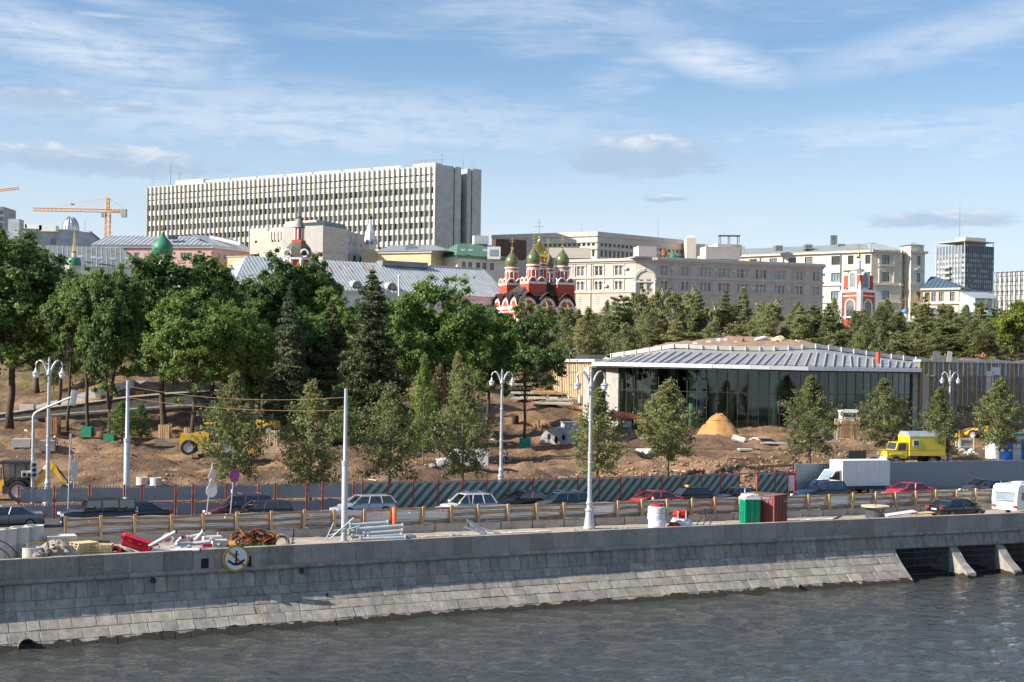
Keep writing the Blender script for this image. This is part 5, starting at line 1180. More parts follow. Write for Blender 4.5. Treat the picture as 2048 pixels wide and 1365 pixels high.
def resample(pts,step):
    out=[Vector(pts[0])];acc=0.0
    tot=sum((Vector(b)-Vector(a)).length for a,b in zip(pts,pts[1:]));n=max(1,round(tot/step));d=tot/n;nxt=d
    for a,b in zip(pts,pts[1:]):
        a,b=Vector(a),Vector(b);l=(b-a).length
        while nxt<=acc+l+1e-6: out.append(a.lerp(b,(nxt-acc)/l));nxt+=d
        acc+=l
    return out
def pavilion():
    FPx=[(1185,723,216),(1240,724,211),(1320,725.5,206),(1420,727.5,202.5),(1520,730,201),(1620,732.5,201),(1720,734,203.5),(1790,735,207),(1842,736,211)]
    top=[P(*q) for q in FPx];root=thing('glass_pavilion','low curved glass pavilion with steel roof edge and earth on its roof','pavilion',(top[4].x,top[4].y,2.2));FZ=2.25
    seg=resample(top,2.7);n=len(seg)
    def beam(name,a,b,h0,h1,d0,d1,mat,par=root,g=.0):
        fr,L_=frame(a,b);o,u,nn=fr;za,zb=a.z,b.z;m=MB()
        def q(s_,d,z): p=o+u*s_+nn*d;return (p.x,p.y,z)
        m.hexa([q(g,d0,za+h0),q(L_-g,d0,zb+h0),q(L_-g,d1,zb+h0),q(g,d1,za+h0),q(g,d0,za+h1),q(L_-g,d0,zb+h1),q(L_-g,d1,zb+h1),q(g,d1,za+h1)]);return m.build(name,mat,par)
    for a,b in zip(seg,seg[1:]):
        beam('fascia',a,b,-.64,-.08,-.25,.15,'fascia_white',g=.015);beam('soffit',a,b,-.86,-.74,-2.6,.05,'mullion')
        beam('roof_edge_rail',a,b,.0,.05,-.2,.1,'steel_dark')
    # parapet band up on the roof
    BPx=[(1222,707,226),(1290,697,223),(1350,687,220),(1400,690,219),(1480,693,218.5),(1560,693,218.5),(1612,689,219),(1640,688,219.5),(1700,697,221),(1780,708,223),(1856,717,225)]
    band=resample([P(*q) for q in BPx],2.25)
    for a,b in zip(band,band[1:]):
        beam('parapet_panel',a,b,-.66,-.04,-.2,.0,'concrete_light',g=.06)
        fr,L_=frame(a,b);p=fr[0];MB(fr).box(-.06,.06,-.05,.16,a.z-.75,a.z+.02).build('parapet_post','fascia_white',root)
    # roof sheet between fascia and band, with deep fins
    N_=40;fa_=resample(seg,60/N_);bb=resample(band,60/N_);N_=min(len(fa_),len(bb));fa_=[seg[0].lerp(seg[0],0)] and [resample(seg,.5)[int(i*(len(resample(seg,.5))-1)/39)] for i in range(40)]
    rb=resample(band,.5);bb=[rb[int(i*(len(rb)-1)/39)] for i in range(40)];m=MB()
    vs=[]
    for a,b in zip(fa_,bb): vs+=[(a.x,a.y+.3,a.z-.35),(b.x,b.y+.2,b.z-.75)]
    m.add(vs,[(2*i,2*i+2,2*i+3,2*i+1) for i in range(39)]);m.build('roof_sheet','roof_grey',root)
    for i in range(2,39):
        a,b=fa_[i],bb[i];d=(b-a);m=MB();w=Vector((.06,0,0));p0=a+Vector((0,.5,-.3));p1=a+d*.80
        m.hexa([p0-w,p0+w,p1+w+Vector((0,0,-.8)),p1-w+Vector((0,0,-.8)),p0-w+Vector((0,0,.22)),p0+w+Vector((0,0,.22)),p1+w+Vector((0,0,-.5)),p1-w+Vector((0,0,-.5))]);m.build('roof_fin','steel_white',root)
    # planted roof behind the band
    m=MB();vs=[];nb=len(rb)
    rows=9;cols=46
    for j in range(rows+1):
        for i in range(cols+1):
            b=rb[int(i*(nb-1)/cols)];f=j/rows;hump=math.exp(-((i/cols-.46)/.21) ** 2);z=b.z-.25+hump*(2.1*sin(min(1,f*2.2)*1.57))+(0 if j==0 else .14*sin(i*2.1+j*1.3)+.1*sin(i*.9-j*2.2));z+=(14.0-z)*max(0,f-.55)/.45 if z>14 else 0
            vs.append((b.x,b.y+.15+f*32,z if f<.6 else z*(1-(f-.6)/.4)+13.6*(f-.6)/.4))
    m.add(vs,[(j*(cols+1)+i,j*(cols+1)+i+1,(j+1)*(cols+1)+i+1,(j+1)*(cols+1)+i) for j in range(rows) for i in range(cols)]);m.build('roof_soil','soil',root,smooth=True)
    # glazing set back under the roof
    gl=[p+Vector((0,2.1,0)) for p in resample([P(x,y,Y) for x,y,Y in FPx if 1236<=x<=1842],1.5)]
    for i,(a,b) in enumerate(zip(gl,gl[1:])):
        fr,L_=frame(a,b);zt=min(a.z,b.z)-.8;zm=FZ+(zt-FZ)*.63
        for z0,z1 in ((FZ+.1,zm-.04),(zm+.04,zt)): MB(fr).box(.03,L_-.03,-.03,.0,z0,z1).build('glass_panel','pavilion_glass',root)
        MB(fr).box(-.05,.05,-.18,.03,FZ,zt).build('mullion','mullion',root);MB(fr).box(.05,L_-.05,-.1,.02,zm-.04,zm+.04).build('transom','mullion',root)
        MB(fr).box(0,L_,-.6,.35,FZ-.6,FZ+.1).build('plinth','concrete',root)
    m=MB();m.add([(p.x,p.y+.25,FZ) for p in gl]+[(gl[-1].x,243,FZ),(gl[0].x,243,FZ)],[tuple(range(len(gl)+2))]);m.build('floor','interior_floor',root)
    MB().box(gl[0].x-5,gl[-1].x,241,241.5,FZ,13.4).build('back_wall','interior_dark',root)
    m=MB();m.add([(p.x,p.y+.25,p.z-.75) for p in seg]+[(gl[-1].x,241,13.2),(gl[0].x,241,13.2)],[tuple(range(len(seg)+2))[::-1]]);m.build('ceiling','concrete_light',root)
    for x,Y in ((1307,214),(1384,211),(1547,210),(1660,212),(1735,214),(1462,222),(1600,226),(1270,220),(1345,228),(1425,232),(1510,230),(1640,232),(1700,218)): p=P(x,800,Y);smooth(MB().tube([(p.x,Y,FZ),(p.x,Y,11.6)],.5,16).build('column','column_concrete',root))
    for k,(x,Y,w,hh,mt) in enumerate(((1330,226,9,4,'interior_dark'),(1580,228,10,7.5,'concrete'),(1700,224,7,8,'curtain'),(1755,222,6,8.5,'curtain'),(1500,218,5,1.1,'timber_pale'),(1420,216,6,.7,'load_white'),(1590,214,2,2.6,'cabinet_blue'))):
        p=P(x,800,Y);MB().box(p.x-w/2,p.x+w/2,Y,Y+2,FZ,FZ+hh).build('inner_wall' if hh>3 else 'stored_goods',mt,root)
    # solid ends
    a,b=P(1212,745,215),P(1240,745,213);fr,L_=frame(a,b);MB(fr).box(0,L_,-1.2,0,FZ-.5,seg[0].z-.9).build('end_pier','concrete',root)
    a,b=P(1186,745,217),P(1212,745,222);fr,L_=frame(a,b);MB(fr).box(-1.5,L_+.5,-1.0,0,2,seg[0].z-.9).build('side_wall','concrete_light',root)
    a=P(1822,745,212.5);MB().box(a.x,a.x+2.6,212.5,216,FZ-.5,seg[-1].z-.9).build('end_pier','concrete',root)
    p=P(1756,712,214);MB().tube([p-Vector((0,0,2.0)),p+Vector((0,0,.6))],.32,10).build('roof_pipe','brick_red',root)
    return band
BAND=pavilion()

def lump(name,label,cat,c,rx,ry,h,mat,seed=1,grp=None,kind=None,n=22,m_=9,peak=.0):
    rr=random.Random(seed);ph=[rr.uniform(0,6.28) for _ in range(6)];vs,fs=[],[]
    for j in range(m_+1):
        f=j/m_
        for i in range(n):
            w=6.283*i/n;e=1+.16*sin(2*w+ph[0])+.07*sin(5*w+ph[1])+.05*sin(9*w+ph[2]+f*4)
            r_=(1-f)*e;zz=h*sin(f*1.5708) ** 1.15*(1+.05*sin(7*w+ph[3]+5*f)) ;x,y=c[0]+rx*r_*cos(w)+peak*f,c[1]+ry*r_*sin(w)
            vs.append((x,y,c[2]-.25*(1-f)+zz+(rr.uniform(-.07,.07)*h if 0<j<m_ else 0)))
    for j in range(m_):
        for i in range(n): fs.append((j*n+i,j*n+(i+1) % n,(j+1)*n+(i+1) % n,(j+1)*n+i))
    fs.append(tuple(m_*n+i for i in range(n)));m=MB();m.add(vs,fs);o=m.build(name,mat,smooth=True);tag(o,label,None if kind else cat,grp,kind);return o
q=TG(1436,884);lump('sand_pile','steep orange sand pile in front of the glass pavilion','pile',(P(1437,880,193).x,193,T(P(1437,880,193).x,193)),3.4,3.2,2.9,'sand_orange',5)
for k,(x,y,Y,w,h_,lab) in enumerate(((1395,690,224,1.2,.7,'crumpled white sack left of the sheet on the pavilion roof'),(1418,686,225,1.1,.6,'grey sack beside the crumpled one on the roof soil'),(1445,682,226,2.6,.35,'long pale sheet lying along the roof soil crest'),
        (1482,688,223,4.0,.25,'wide pale blue sheet on the front of the roof mound'),(1520,680,226,2.4,.6,'white tarpaulin heap right of the worker on the roof'),(1545,681,226,2.0,.6,'rumpled white plastic next to the tan roll on the roof'),
        (1560,680,226,1.5,.9,'tan bundled roll on the pavilion roof mound'),(1580,685,225,3.2,.22,'thin white strip of sheeting at the right of the mound'))):
    p=P(x,y,Y);mt = 'sheet_blue' if 'blue' in lab or 'pale sheet' in lab else ('timber_pale' if 'tan' in lab else 'sack_white');m=MB()
    if h_<.4:
        nx=8;vs=[(p.x+w*(i/nx-.5),p.y-.5+j*.9,p.z-.1+.10*sin(i*1.9+k)+j*.22+(.07 if (i+j) % 2 else 0)) for j in range(3) for i in range(nx+1)];m.add(vs+[(a,b,c-.06) for a,b,c in vs],[(j*9+i,j*9+i+1,j*9+i+10,j*9+i+9) for j in range(2) for i in range(nx)])
    else: m.rock((p.x,p.y,p.z),w*.55,40+k,h_/w*1.2,2)
    tag(m.build('sheeting' if h_<.4 else 'sack',mt),lab,'sheet' if h_<.4 else 'sack')

def insulated():
    a,b=P(1842,724,212),P(2085,727,226);fr,L_=frame(a,b);zt=a.z;t=thing('insulated_wall','unfinished wall with yellow insulation and pale battens right of the pavilion','wall',(a.x,a.y,2));o,u,n=fr
    MB(fr).box(0,L_,-.8,-.15,1.5,zt).build('wall','insulation',t);MB(fr).box(-.1,L_,-1.5,.1,zt,zt+.35).build('coping','tin_roof',t)
    for q_ in np.arange(.6,L_,1.05):
        MB(fr).box(q_,q_+.1,-.15,-.02,zt-rnd.choice((4.6,6.2,8.4)),zt-.15).build('batten','batten',t)
    for q_,w,z0,z1 in ((2.5,3.0,1.6,6.0),(7.2,4,1.6,5.5),(12.5,2.6,1.6,6.2)): MB(fr).box(q_,q_+w,-.14,-.06,z0,z1).build('dark_opening','concrete_dark',t)  # openings drawn as flat panels, their inner shade put into the colour
    for x,y,w,hh in ((1992,742,2.0,1.2),(1980,765,1.6,3.4)): q_=fa(fr,x,y);z=Zp(x,y,207);MB(fr).box(q_-w/2,q_+w/2,-.14,.02,z-hh/2,z+hh/2).build('cladding_panel','white_wall',t)
    t2=thing('site_scaffold','blue steel scaffold standing along the insulated wall at right','scaffold',(a.x+8,a.y-2,2));px0=1860;zdecks=[zt-2.1,zt-4.3,zt-6.5]
    xs=[fa(fr,x,740) for x in (1861,1877,1890,1905,1918,1933,1947,1961,1974,1988,2003,2028,2041,2056)]
    for i in range(0,len(xs),2):
        m=MB(fr)
        for q_ in (xs[i],xs[i+1]): m.tube([(q_,.9,1.8),(q_,.9,zt+.7)],.045,5)
        for z in [zt+.65]+[z+.05 for z in zdecks]+[z-1.0 for z in zdecks]: m.tube([(xs[i],.9,z),(xs[i+1],.9,z)],.04,4)
        m.build('frame','scaffold_blue',t2)
    for z in zdecks: MB(fr).box(xs[0]-.5,xs[-1]+.5,.5,1.3,z,z+.07).build('deck','timber_brown',t2)
    for i in range(len(xs)-2): 
        if i % 3==1: MB(fr).tube([(xs[i],.95,zdecks[1]),(xs[i+2],.95,zdecks[0])],.03,4).build('brace','steel_grey',t2)
    for x,lab in ((1873,'dark board leaning at the left end of the insulated wall top'),(1899,'narrower board leaning on the insulated wall top')): p=P(x,714,209);tag(MB().cbox(p,1.1 if x<1880 else .7,.12,1.6,.1,-.2,.18).build('site_board','tin_dark' if x<1880 else 'concrete'),lab,'board')
    # left: timber formwork wall with its own scaffold
    a,b=P(1072,724,238),P(1190,720,224);fr,L_=frame(a,b);zt=a.z;t=thing('formwork_wall','timber formwork wall left of the pavilion under a concrete slab','wall',(a.x,a.y,4));MB(fr).box(0,L_,-1,-.1,3.5,zt).build('wall','timber_pale',t)
    for q_ in np.arange(.2,L_,.5): MB(fr).box(q_,q_+.14,-.1,.03,3.5+uni(0,2),zt-.1).build('stud','timber' if rnd.random()<.5 else 'timber_pale',t)
    MB(fr).box(-1,L_+.5,-9,.5,zt,zt+.45).build('slab','concrete_light',t)
    MB(fr).box(3,3.6,-1.5,-.4,zt+.45,zt+1.6).box(.6,2.6,-1.6,-1.4,zt+.45,zt+1.3).build('upstand','concrete_light',t)
    t2=thing('blue_ladder_scaffold','slim blue scaffold tower before the formwork wall','scaffold',(P(1147,790,222).x,222,4));m=MB()
    for x in (1139,1155): p,q_=P(x,698,222),P(x,812,222);m=MB();m.tube([q_,p],.06,5).build('upright','scaffold_blue',t2)
    for y in (700,722,745,770,795): p,q_=P(1139,y,222),P(1155,y,222);MB().tube([p,q_],.05,4).build('rung','scaffold_blue',t2)
    for x in (1124,1170): t3=thing('scaffold_pole','single blue pole %s the ladder scaffold' % ('left of' if x<1140 else 'right of'),'pole',P(x,805,223));MB().tube([P(x,805,223),P(x,700 if x<1140 else 718,223)],.05,5).build('tube','scaffold_blue',t3);MB().cbox(P(x,805,223),.3,.3,.04).build('foot','steel_grey',t3)
insulated()

def pallet(m,c,w=1.2,d=.9,rz=0.0):
    M=Matrix.Translation(c)@Matrix.Rotation(rz,4,'Z')
    for y in (-d/2,0,d/2): p=M@Vector((0,y,.05));m.cbox(p,w,.1,.09,rz)
    for k in range(6): p=M@Vector((-w/2+.08+k*(w-.16)/5,0,.115));m.cbox(p,.13,d+.1,.03,rz)
for k,(x,y,w,hh,red,lab) in enumerate(((1091,763,1.5,1.6,1,'wrapped brick pallet with red print, leftmost by the formwork wall'),(1111,764,1.5,1.5,0,'white wrapped pallet second from left by the formwork wall'),(1130,766,1.4,1.5,1,'wrapped pallet half red behind the blue ladder'),
        (1147,772,1.6,2.6,1,'tall red-striped brick stack behind the ladder scaffold'),(1138,781,1.5,1.0,0,'low white pallet in front of the tall stack'),(1146,792,1.6,2.1,0,'big pale brick stack at the foot of the blue ladder'),(1161,792,1.4,2.6,1,'red and white stack right of the big pale stack'),(1164,808,1.3,1.2,1,'small reddish load at the foot of the ladder scaffold'))):
    p=TG(x,y);t=thing('brick_pallet',lab,'pallet',p,world=True,group='wrapped pallets of brick by the formwork wall');m=MB();pallet(m,p,w,1.1,.3);m.build('pallet','timber',t);n=max(1,round(hh/.85))
    for i in range(n): z=p.z+.14+i*hh/n;MB().cbox(p+Vector((0,0,z-p.z+hh/n/2)),w*.96,1.1,hh/n-.03,.3).build('load','load_white',t)
    if red:
        for i in range(n): MB().cbox(p+Vector((.12,-.12,.14+(i+.5)*hh/n)),w*.62,1.12,hh/n*.5,.3).build('red_wrapper','brick_red',t)
for k,(x,y,L_,lab) in enumerate(((1032,762,5,'grey slab bundle furthest back on the plank yard'),(1040,772,4.5,'slab bundle behind the tree trunk on the yard'),(1075,770,5,'brownish plank layer at the back of the yard'),(1110,778,6,'wide brown plank layer below the pallets'),(1060,781,6,'long plank layer in the middle of the yard'),(1110,790,6,'dusty planks in front of the seated pair'),
        (1052,789,5,'pale slabs left of the tree trunk'),(1080,799,6,'slab row under the two red-helmeted workers'),(1125,803,5.5,'slab row under the ladder scaffold'),(1050,800,4,'pale kerb slabs beside the lamp head'),(1105,810,6,'front slab row above the grey shelter'),(1150,818,4,'short wooden pallet row by the lamp pole'),(1088,787,4,'narrow plank strip behind the workers'))):
    p=TG(x,y);mt = 'timber' if 'plank' in lab or 'wooden' in lab else 'concrete_light';t=thing('slab_stack',lab,'slabs',p)
    for i in range(4): MB().cbox(p+Vector((uni(-.3,.3),(i-1.5)*.62,.22+.03*(i % 2))),L_,.55,.3,uni(-.03,.03)).build('plank' if mt == 'timber' else 'slab',mt,t)

def ramp():
    t=thing('ramp_walls','two-tier concrete ramp walls rising to the right on the left slope','wall',P(130,835,212))
    def strip_wall(name,pts,d,mat):
        for (x0,a0,b0,Y0),(x1,a1,b1,Y1) in zip(pts,pts[1:]):
            A,B=P(x0,a0,Y0),P(x1,a1,Y1);C,D_=P(x1,b1,Y1),P(x0,b0,Y0);back=Vector((0,d,0));m=MB();m.hexa([D_,C,C+back,D_+back,A,B,B+back,A+back]);m.build(name,mat,t)
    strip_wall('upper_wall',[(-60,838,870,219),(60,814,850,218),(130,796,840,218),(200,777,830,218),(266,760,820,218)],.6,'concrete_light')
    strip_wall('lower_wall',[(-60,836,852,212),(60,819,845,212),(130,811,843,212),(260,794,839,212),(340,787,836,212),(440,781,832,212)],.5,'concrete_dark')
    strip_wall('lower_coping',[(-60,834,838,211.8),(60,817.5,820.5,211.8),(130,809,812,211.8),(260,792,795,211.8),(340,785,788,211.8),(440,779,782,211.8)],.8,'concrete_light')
    strip_wall('middle_band',[(-60,843,845.5,211.6),(130,826,828.5,211.6),(340,811,813.5,211.6),(440,806,808,211.6)],.2,'concrete')
    strip_wall('back_wall',[(266,761,800,222),(310,763,800,222),(440,766,800,222)],.6,'concrete_light')
    strip_wall('cross_wall',[(262,760,800,218),(267,760,800,222)],.5,'concrete')
    m=MB();A,B=P(-60,837,212.2),P(440,781,212.2);C,D_=P(440,782,222),P(-60,836,219);m.quad(A,B,C,D_);m.build('ramp_deck','concrete',t)
    m=MB();p=P(288,788,216);p2=TG(278,795)
    t2=thing('orange_formwork_box','small orange formwork box standing on the ramp','box',P(280,792,216));MB().cbox(P(280,788,216),1.3,.8,.8).build('body','sand_orange',t2);MB().cbox(P(280,784,216),1.4,.9,.06).build('lid','timber',t2)
    t2=thing('ramp_scaffold','thin grey trestle on the ramp before the pale wall','scaffold',P(310,786,216))
    for x in (295,312,330): MB().tube([P(x,791,216),P(x,774,216)],.05,4).build('leg','steel_grey',t2)
    MB().tube([P(295,776,216),P(330,776,216)],.05,4).build('rail','steel_grey',t2)
    t2=thing('slab_stack','small stack of pale slabs on the ramp end at left','slabs',P(55,818,211))
    for i in range(3): MB().cbox(P(55,814.5,210.5)+Vector((0,0,-.28+.26*i)),2.1,1,.24).build('slab','concrete_light',t2)
ramp()

def site_things():
    # long rusty beam and its block
    a,b=TG(115,884),TG(332,886);Y=(a.y+b.y)/2;a,b=P(118,882,172),P(330,884,176);t=thing('steel_beam','long rusty steel beam lying on blocks under the left trees','beam',(a+b)/2)
    for dz,h,w in ((.45,.08,.55),(0,.8,.12),(-.45,.08,.55)):
        m=MB();d=Vector((0,w/2,0));hh=Vector((0,0,h/2));o=Vector((0,0,dz));m.hexa([a+o-d-hh,b+o-d-hh,b+o+d-hh,a+o+d-hh,a+o-d+hh,b+o-d+hh,b+o+d+hh,a+o+d+hh]);m.build('flange' if w>.3 else 'web','steel_rust',t)
    def blk(x,y,sx,sy,sz,mat,lab,nm='concrete_block',rz=.2,Y=None):
        p=TG(x,y) if Y is None else TX(x,Y);t=thing(nm,lab,'block',p);m=MB();c=.06;m.cbox(p+Vector((0,0,sz/2)),sx,sy,sz-.02,rz);m.build('body',mat,t);MB().cbox(p+Vector((0,0,sz+.02)),sx-c,sy-c,.05,rz).build('worn_top',mat,t)
    blk(327,893,1.9,.9,.8,'timber_pale','pale timber block under the right end of the rusty beam','timber_block');blk(43,895,2.0,1.4,.9,'concrete_light','broken pale concrete block in the mud at far left');blk(95,903,1.6,1.3,1.1,'concrete_old','rough stump of concrete beside the left lamp pole')
    a,b=P(1063,898,168),P(1142,893,172);t=thing('steel_beam','dark brown steel beam lying in the mud below the grey shelter','beam',a);
    for dz,h,w in ((.3,.06,.45),(0,.55,.1),(-.3,.06,.45)):
        m=MB();d=Vector((0,w/2,0));hh=Vector((0,0,h/2));o=Vector((0,0,dz));m.hexa([a+o-d-hh,b+o-d-hh,b+o+d-hh,a+o+d-hh,a+o-d+hh,b+o-d+hh,b+o+d+hh,a+o+d+hh]);m.build('flange' if w>.3 else 'web','steel_rust',t)
    # grey barrel shelter with oval holes
    p=P(1112,858,188);p.z=T(p.x,188);t=thing('barrel_shelter','grey half-round concrete shell with oval holes in the centre of the site','shelter',p);Rr=2.35;M=Matrix.Translation(p)@Matrix.Rotation(R(-18),4,'Z');m=MB();ws=linsp(0,PI,17)
    fr=[M@Vector((Rr*cos(w),0,Rr*1.02*sin(w))) for w in ws];bk=[M@Vector((Rr*cos(w),3.6,Rr*1.02*sin(w))) for w in ws];n=17;m.add(fr+bk,[(i,i+1,n+i+1,n+i) for i in range(n-1)]+[tuple(range(n))[::-1],tuple(range(n,2*n))]);smooth(m.build('shell','tent_grey',t))
    for x,z,h in ((-.95,1.15,.42),(.05,.75,.5),(1.05,1.1,.42)): m=MB();m.poly([M@Vector((x+.24*cos(w),-.03,z+h*sin(w))) for w in linsp(0,6.283,13)[:-1]]);m.build('hole','void',t)
    p2=P(1143,848,190);p2.z=T(p2.x,190);t=thing('grey_site_box','plain grey site box right behind the barrel shelter','cabin',p2);MB().cbox(p2+Vector((0,0,1.0)),2.2,3,2.0,.2).build('body','tent_grey',t);MB().cbox(p2+Vector((0,0,2.05)),2.4,3.2,.1,.2).build('roof','tin_roof',t)
    p=TG(1031,848);t=thing('black_barrel','black ribbed barrel on the sandy mound by the centre tree','barrel',p);smooth(MB().lathe([(0,0),(.45,0),(.48,.05),(.46,.5),(.48,.55),(.46,1.1),(.42,1.15),(0,1.12)],16,p).build('body','rubber',t));MB().torus(p+Vector((0,0,.8)),.47,.03,16,5).build('hoop','steel_dark',t)
    # timber stakes in front of the shelter
    for k,(x,y) in enumerate(((1072,860),(1078,852),(1084,860),(1092,858),(1099,861))):
        p=TG(x,y+4);t=thing('timber_stake','upright timber stake in the row before the barrel shelter','stake',p,group='stakes before the barrel shelter');MB().cbox(p+Vector((0,0,.5)),.16,.12,1.1,.3,.05*(k-2)).build('shaft','timber_brown',t);MB().cbox(p+Vector((0,0,1.0)),.24,.08,.1,.3).build('cleat','timber',t)
    # green and slatted tree guards
    for x,y,Y,w,h,mt,lab in ((177,872,176,1.25,1.75,'guard_green','tall green board guard round a slim trunk, the left one of two'),(222,872,174,1.25,1.35,'guard_green','lower green board guard round the forked trunk at left'),(1052,880,178,1.35,1.3,'guard_green','green board guard round the lone centre tree'),
            (332,888,170,1.3,2.4,'timber','tall slatted timber guard left of the big double trunk'),(108,876,180,1.5,2.2,'timber_brown','brown slatted guard round the trunk behind the left lamp'),(381,893,168,1.1,2.0,'timber','slatted timber guard between the double trunks'),(548,930,150,1.2,1.6,'timber_pale','pale slatted guard round a thin trunk behind the young trees'),(200,872,178,1.0,1.1,'steel_rust','short rusty drum guard between the two green guards')):
        p=TX(x,Y);t=thing('tree_guard',lab,'tree guard',p);nn=5 if mt != 'guard_green' else 1
        for sx,sy,rot in ((0,-1,0),(0,1,0),(-1,0,1.5708),(1,0,1.5708)):
            for i in range(nn): off=(i-(nn-1)/2)*w/nn;MB().cbox(p+Vector((sx*w/2+(off if sy else 0),sy*w/2+(off if sx else 0),h/2)),w/nn*(.62 if nn>1 else 1),.06,h-(.15*(i % 2)),rot).build('board',mt,t)
    p=TX(206,176);t=thing('rusty_drum','squat rusty drum between the two green tree guards','drum',p);MB().lathe([(0,0),(.75,0),(.75,1.0),(.68,1.05),(0,1.0)],16,p).build('body','steel_rust',t);MB().torus(p+Vector((0,0,.55)),.76,.04,16,5).build('rib','steel_rust',t)
    # concrete manhole rings on the slope
    for x,lab in ((284,'left concrete manhole ring behind the mesh fence'),(312,'right concrete manhole ring behind the mesh fence')): p=TG(x,972);t=thing('manhole_ring',lab,'concrete ring',p);smooth(MB().lathe([(.38,0),(.48,0),(.48,.62),(.38,.62),(.38,0)],20,p).build('wall','concrete_light',t));MB().torus(p+Vector((0,0,.6)),.43,.05,20,5).build('rim','concrete_light',t)
    # rusty skip with tilted load
    p=P(1262,852,190);p.z=T(p.x,190);t=thing('rust_skip','dark rust-red tipper body and machine between two young trees','machine',p);m=MB();q_=[(-2.6,1.6),(1.9,.9),(2.3,2.0),(-2.6,2.9)];m.prism([p+Vector((a,-1,b)) for a,b in q_],(0,2.4,0));m.build('tipper_body','bin_red',t)
    MB().cbox(p+Vector((-.6,0,.9)),1.6,2,1.6).build('cab','machine_black',t);MB().cbox(p+Vector((-.6,-1.02,1.1)),1.1,.04,.9).build('cab_window','glass_sky',t);MB().cbox(p+Vector((.4,0,.35)),5,1.9,.5).build('chassis','machine_black',t)
    for x in (-1.6,.6,1.7): MB().tube([p+Vector((x,-1.1,.45)),p+Vector((x,1.1,.45))],.45,12).build('wheel','rubber',t)
    # broken slabs near the sand pile, slabs, kerbs
    for k,(x,y,w,rx,lab) in enumerate(((1477,884,1.6,.5,'tilted striped concrete panel leaning on the sand pile'),(1545,890,3.2,0,'pale broken slab in the mud before the pavilion'),(1525,880,2.2,0,'grey slab offcut beside the orange rag'),(1600,886,2,.1,'slab on short posts right of the sand pile'),(1490,903,1.5,0,'flat slab scrap on the churned ground'),(1300,905,3.0,.25,'large pale sheet lying under the second young tree'))):
        p=TG(x,y);tag(MB().cbox(p+Vector((0,0,.35 if rx>.3 else .2)),w,1.0,.18,.4*(k % 3)-.3,rx,.25 if k==0 else 0).build('broken_slab','concrete_light'),lab,'slab')
    p=TG(1518,884);m=MB();m.rock(p+Vector((0,0,.15)),.5,9,.4);tag(m.build('orange_rag','crane_yellow'),'orange rag on the rubble before the pavilion','rag')
    p=TG(1295,912);m=MB();m.rock(p+Vector((0,0,.4)),.45,3,.9,2);tag(m.build('white_sack','sack_white'),'small white sack in the dark mud between young trees','sack');p=TG(1285,915);m=MB();m.rock(p+Vector((0,0,.2)),.8,8,.4,2);tag(m.build('black_bag','rubber'),'black plastic bag beside the small white sack','bag')
    # timber crates by the right trees
    for x,y,Y,w,h,lab in ((1662,872,178,2.2,2.0,'open timber crate frame left of the yellow truck'),(1690,868,176,2.0,2.6,'stack of brown planks leaning beside the crate'),(1703,850,180,1.8,3.2,'tall timber crate with pale panels behind the planks'),(1932,874,160,1.6,2.0,'timber window crate right of the far lamp pole')):
        p=TX(x,Y);t=thing('timber_crate',lab,'crate',p)
        for sx in (-1,1):
            for sy in (-1,1): MB().cbox(p+Vector((sx*w/2,sy*.6,h/2)),.14,.14,h,.1).build('post','timber_pale',t)
        for z in (.15,h*.5,h-.08): MB().cbox(p+Vector((0,-.62,z)),w,.08,.14,.1).build('rail','timber_pale',t)
        if 'plank' in lab:
            for i in range(6): MB().cbox(p+Vector((-w/2+.2+i*w/6,-.7,h*.45)),.22,.08,h*.9,0,.12).build('plank','timber_brown',t)
        else: MB().cbox(p+Vector((0,0,h*.45)),w*.8,1.0,h*.8,.1).build('goods','white_wall' if 'pale' in lab else 'glass_sky',t)
    p=TX(1697,182);t=thing('white_cabin','small white machine cab with dark window behind the crates','cabin',p);MB().cbox(p+Vector((0,0,2.9)),2.0,1.8,1.5).build('body','tent_grey',t);MB().cbox(p+Vector((0,0,3.75)),2.2,2.0,.35).build('roof','white_wall',t);MB().cbox(p+Vector((0,-.92,2.95)),1.6,.04,1.0).build('window','glass_dark',t);MB().cbox(p+Vector((0,0,1.1)),1.6,1.6,2.2).build('base','machine_black',t)
    p=TX(1717,134);t=thing('dark_site_board','square black hoarding standing behind the white box truck','board',p);MB().cbox(p+Vector((0,0,.85)),1.65,.15,1.7).build('panel','machine_black',t);MB().cbox(p+Vector((0,.3,.4)),1.2,.5,.1).build('foot','timber_brown',t)
    # transformer kiosk
    p=TX(2030,150);t=thing('transformer_kiosk','white and blue electrical kiosk with warning signs at right edge','kiosk',p);W=5.2;MB().cbox(p+Vector((0,0,1.45)),W,2.4,2.9,.1).build('body','white_wall',t);MB().cbox(p+Vector((0,0,2.98)),W+.3,2.7,.16,.1).build('roof','guard_green',t);fr=(Vector((p.x-W/2,p.y-1.5,0)),Vector((cos(.1),sin(.1),0)),Vector((sin(.1),-cos(.1),0)))
    for a in (.5,3.0): 
        d=MB(fr).box(a,a+1.5,.02,.1,p.z+.35,p.z+2.5).build('door','cabinet_blue',t)
        for b in (.2,.95): m=MB(fr);m.prism([(a+b,.1,p.z+1.2),(a+b+.42,.1,p.z+1.2),(a+b+.21,.1,p.z+1.6)],(0,.03,0));m.build('warning_sign','sign_yellow',d)
    MB().cbox(p+Vector((0,0,-.1)),W+1,3,.5,.1).build('footing','concrete',t)
    # rubble by the kiosk
    for k in range(16):
        x,y=uni(1905,2010),uni(898,912);p=TG(x,y);m=MB();m.rock(p+Vector((0,0,.1)),uni(.2,.45),k,.5);tag(m.build('rubble_chunk',rnd.choice(('concrete_light','concrete_old','sack_white'))),'pale lump of building rubble before the transformer kiosk','rubble','rubble before the transformer kiosk')
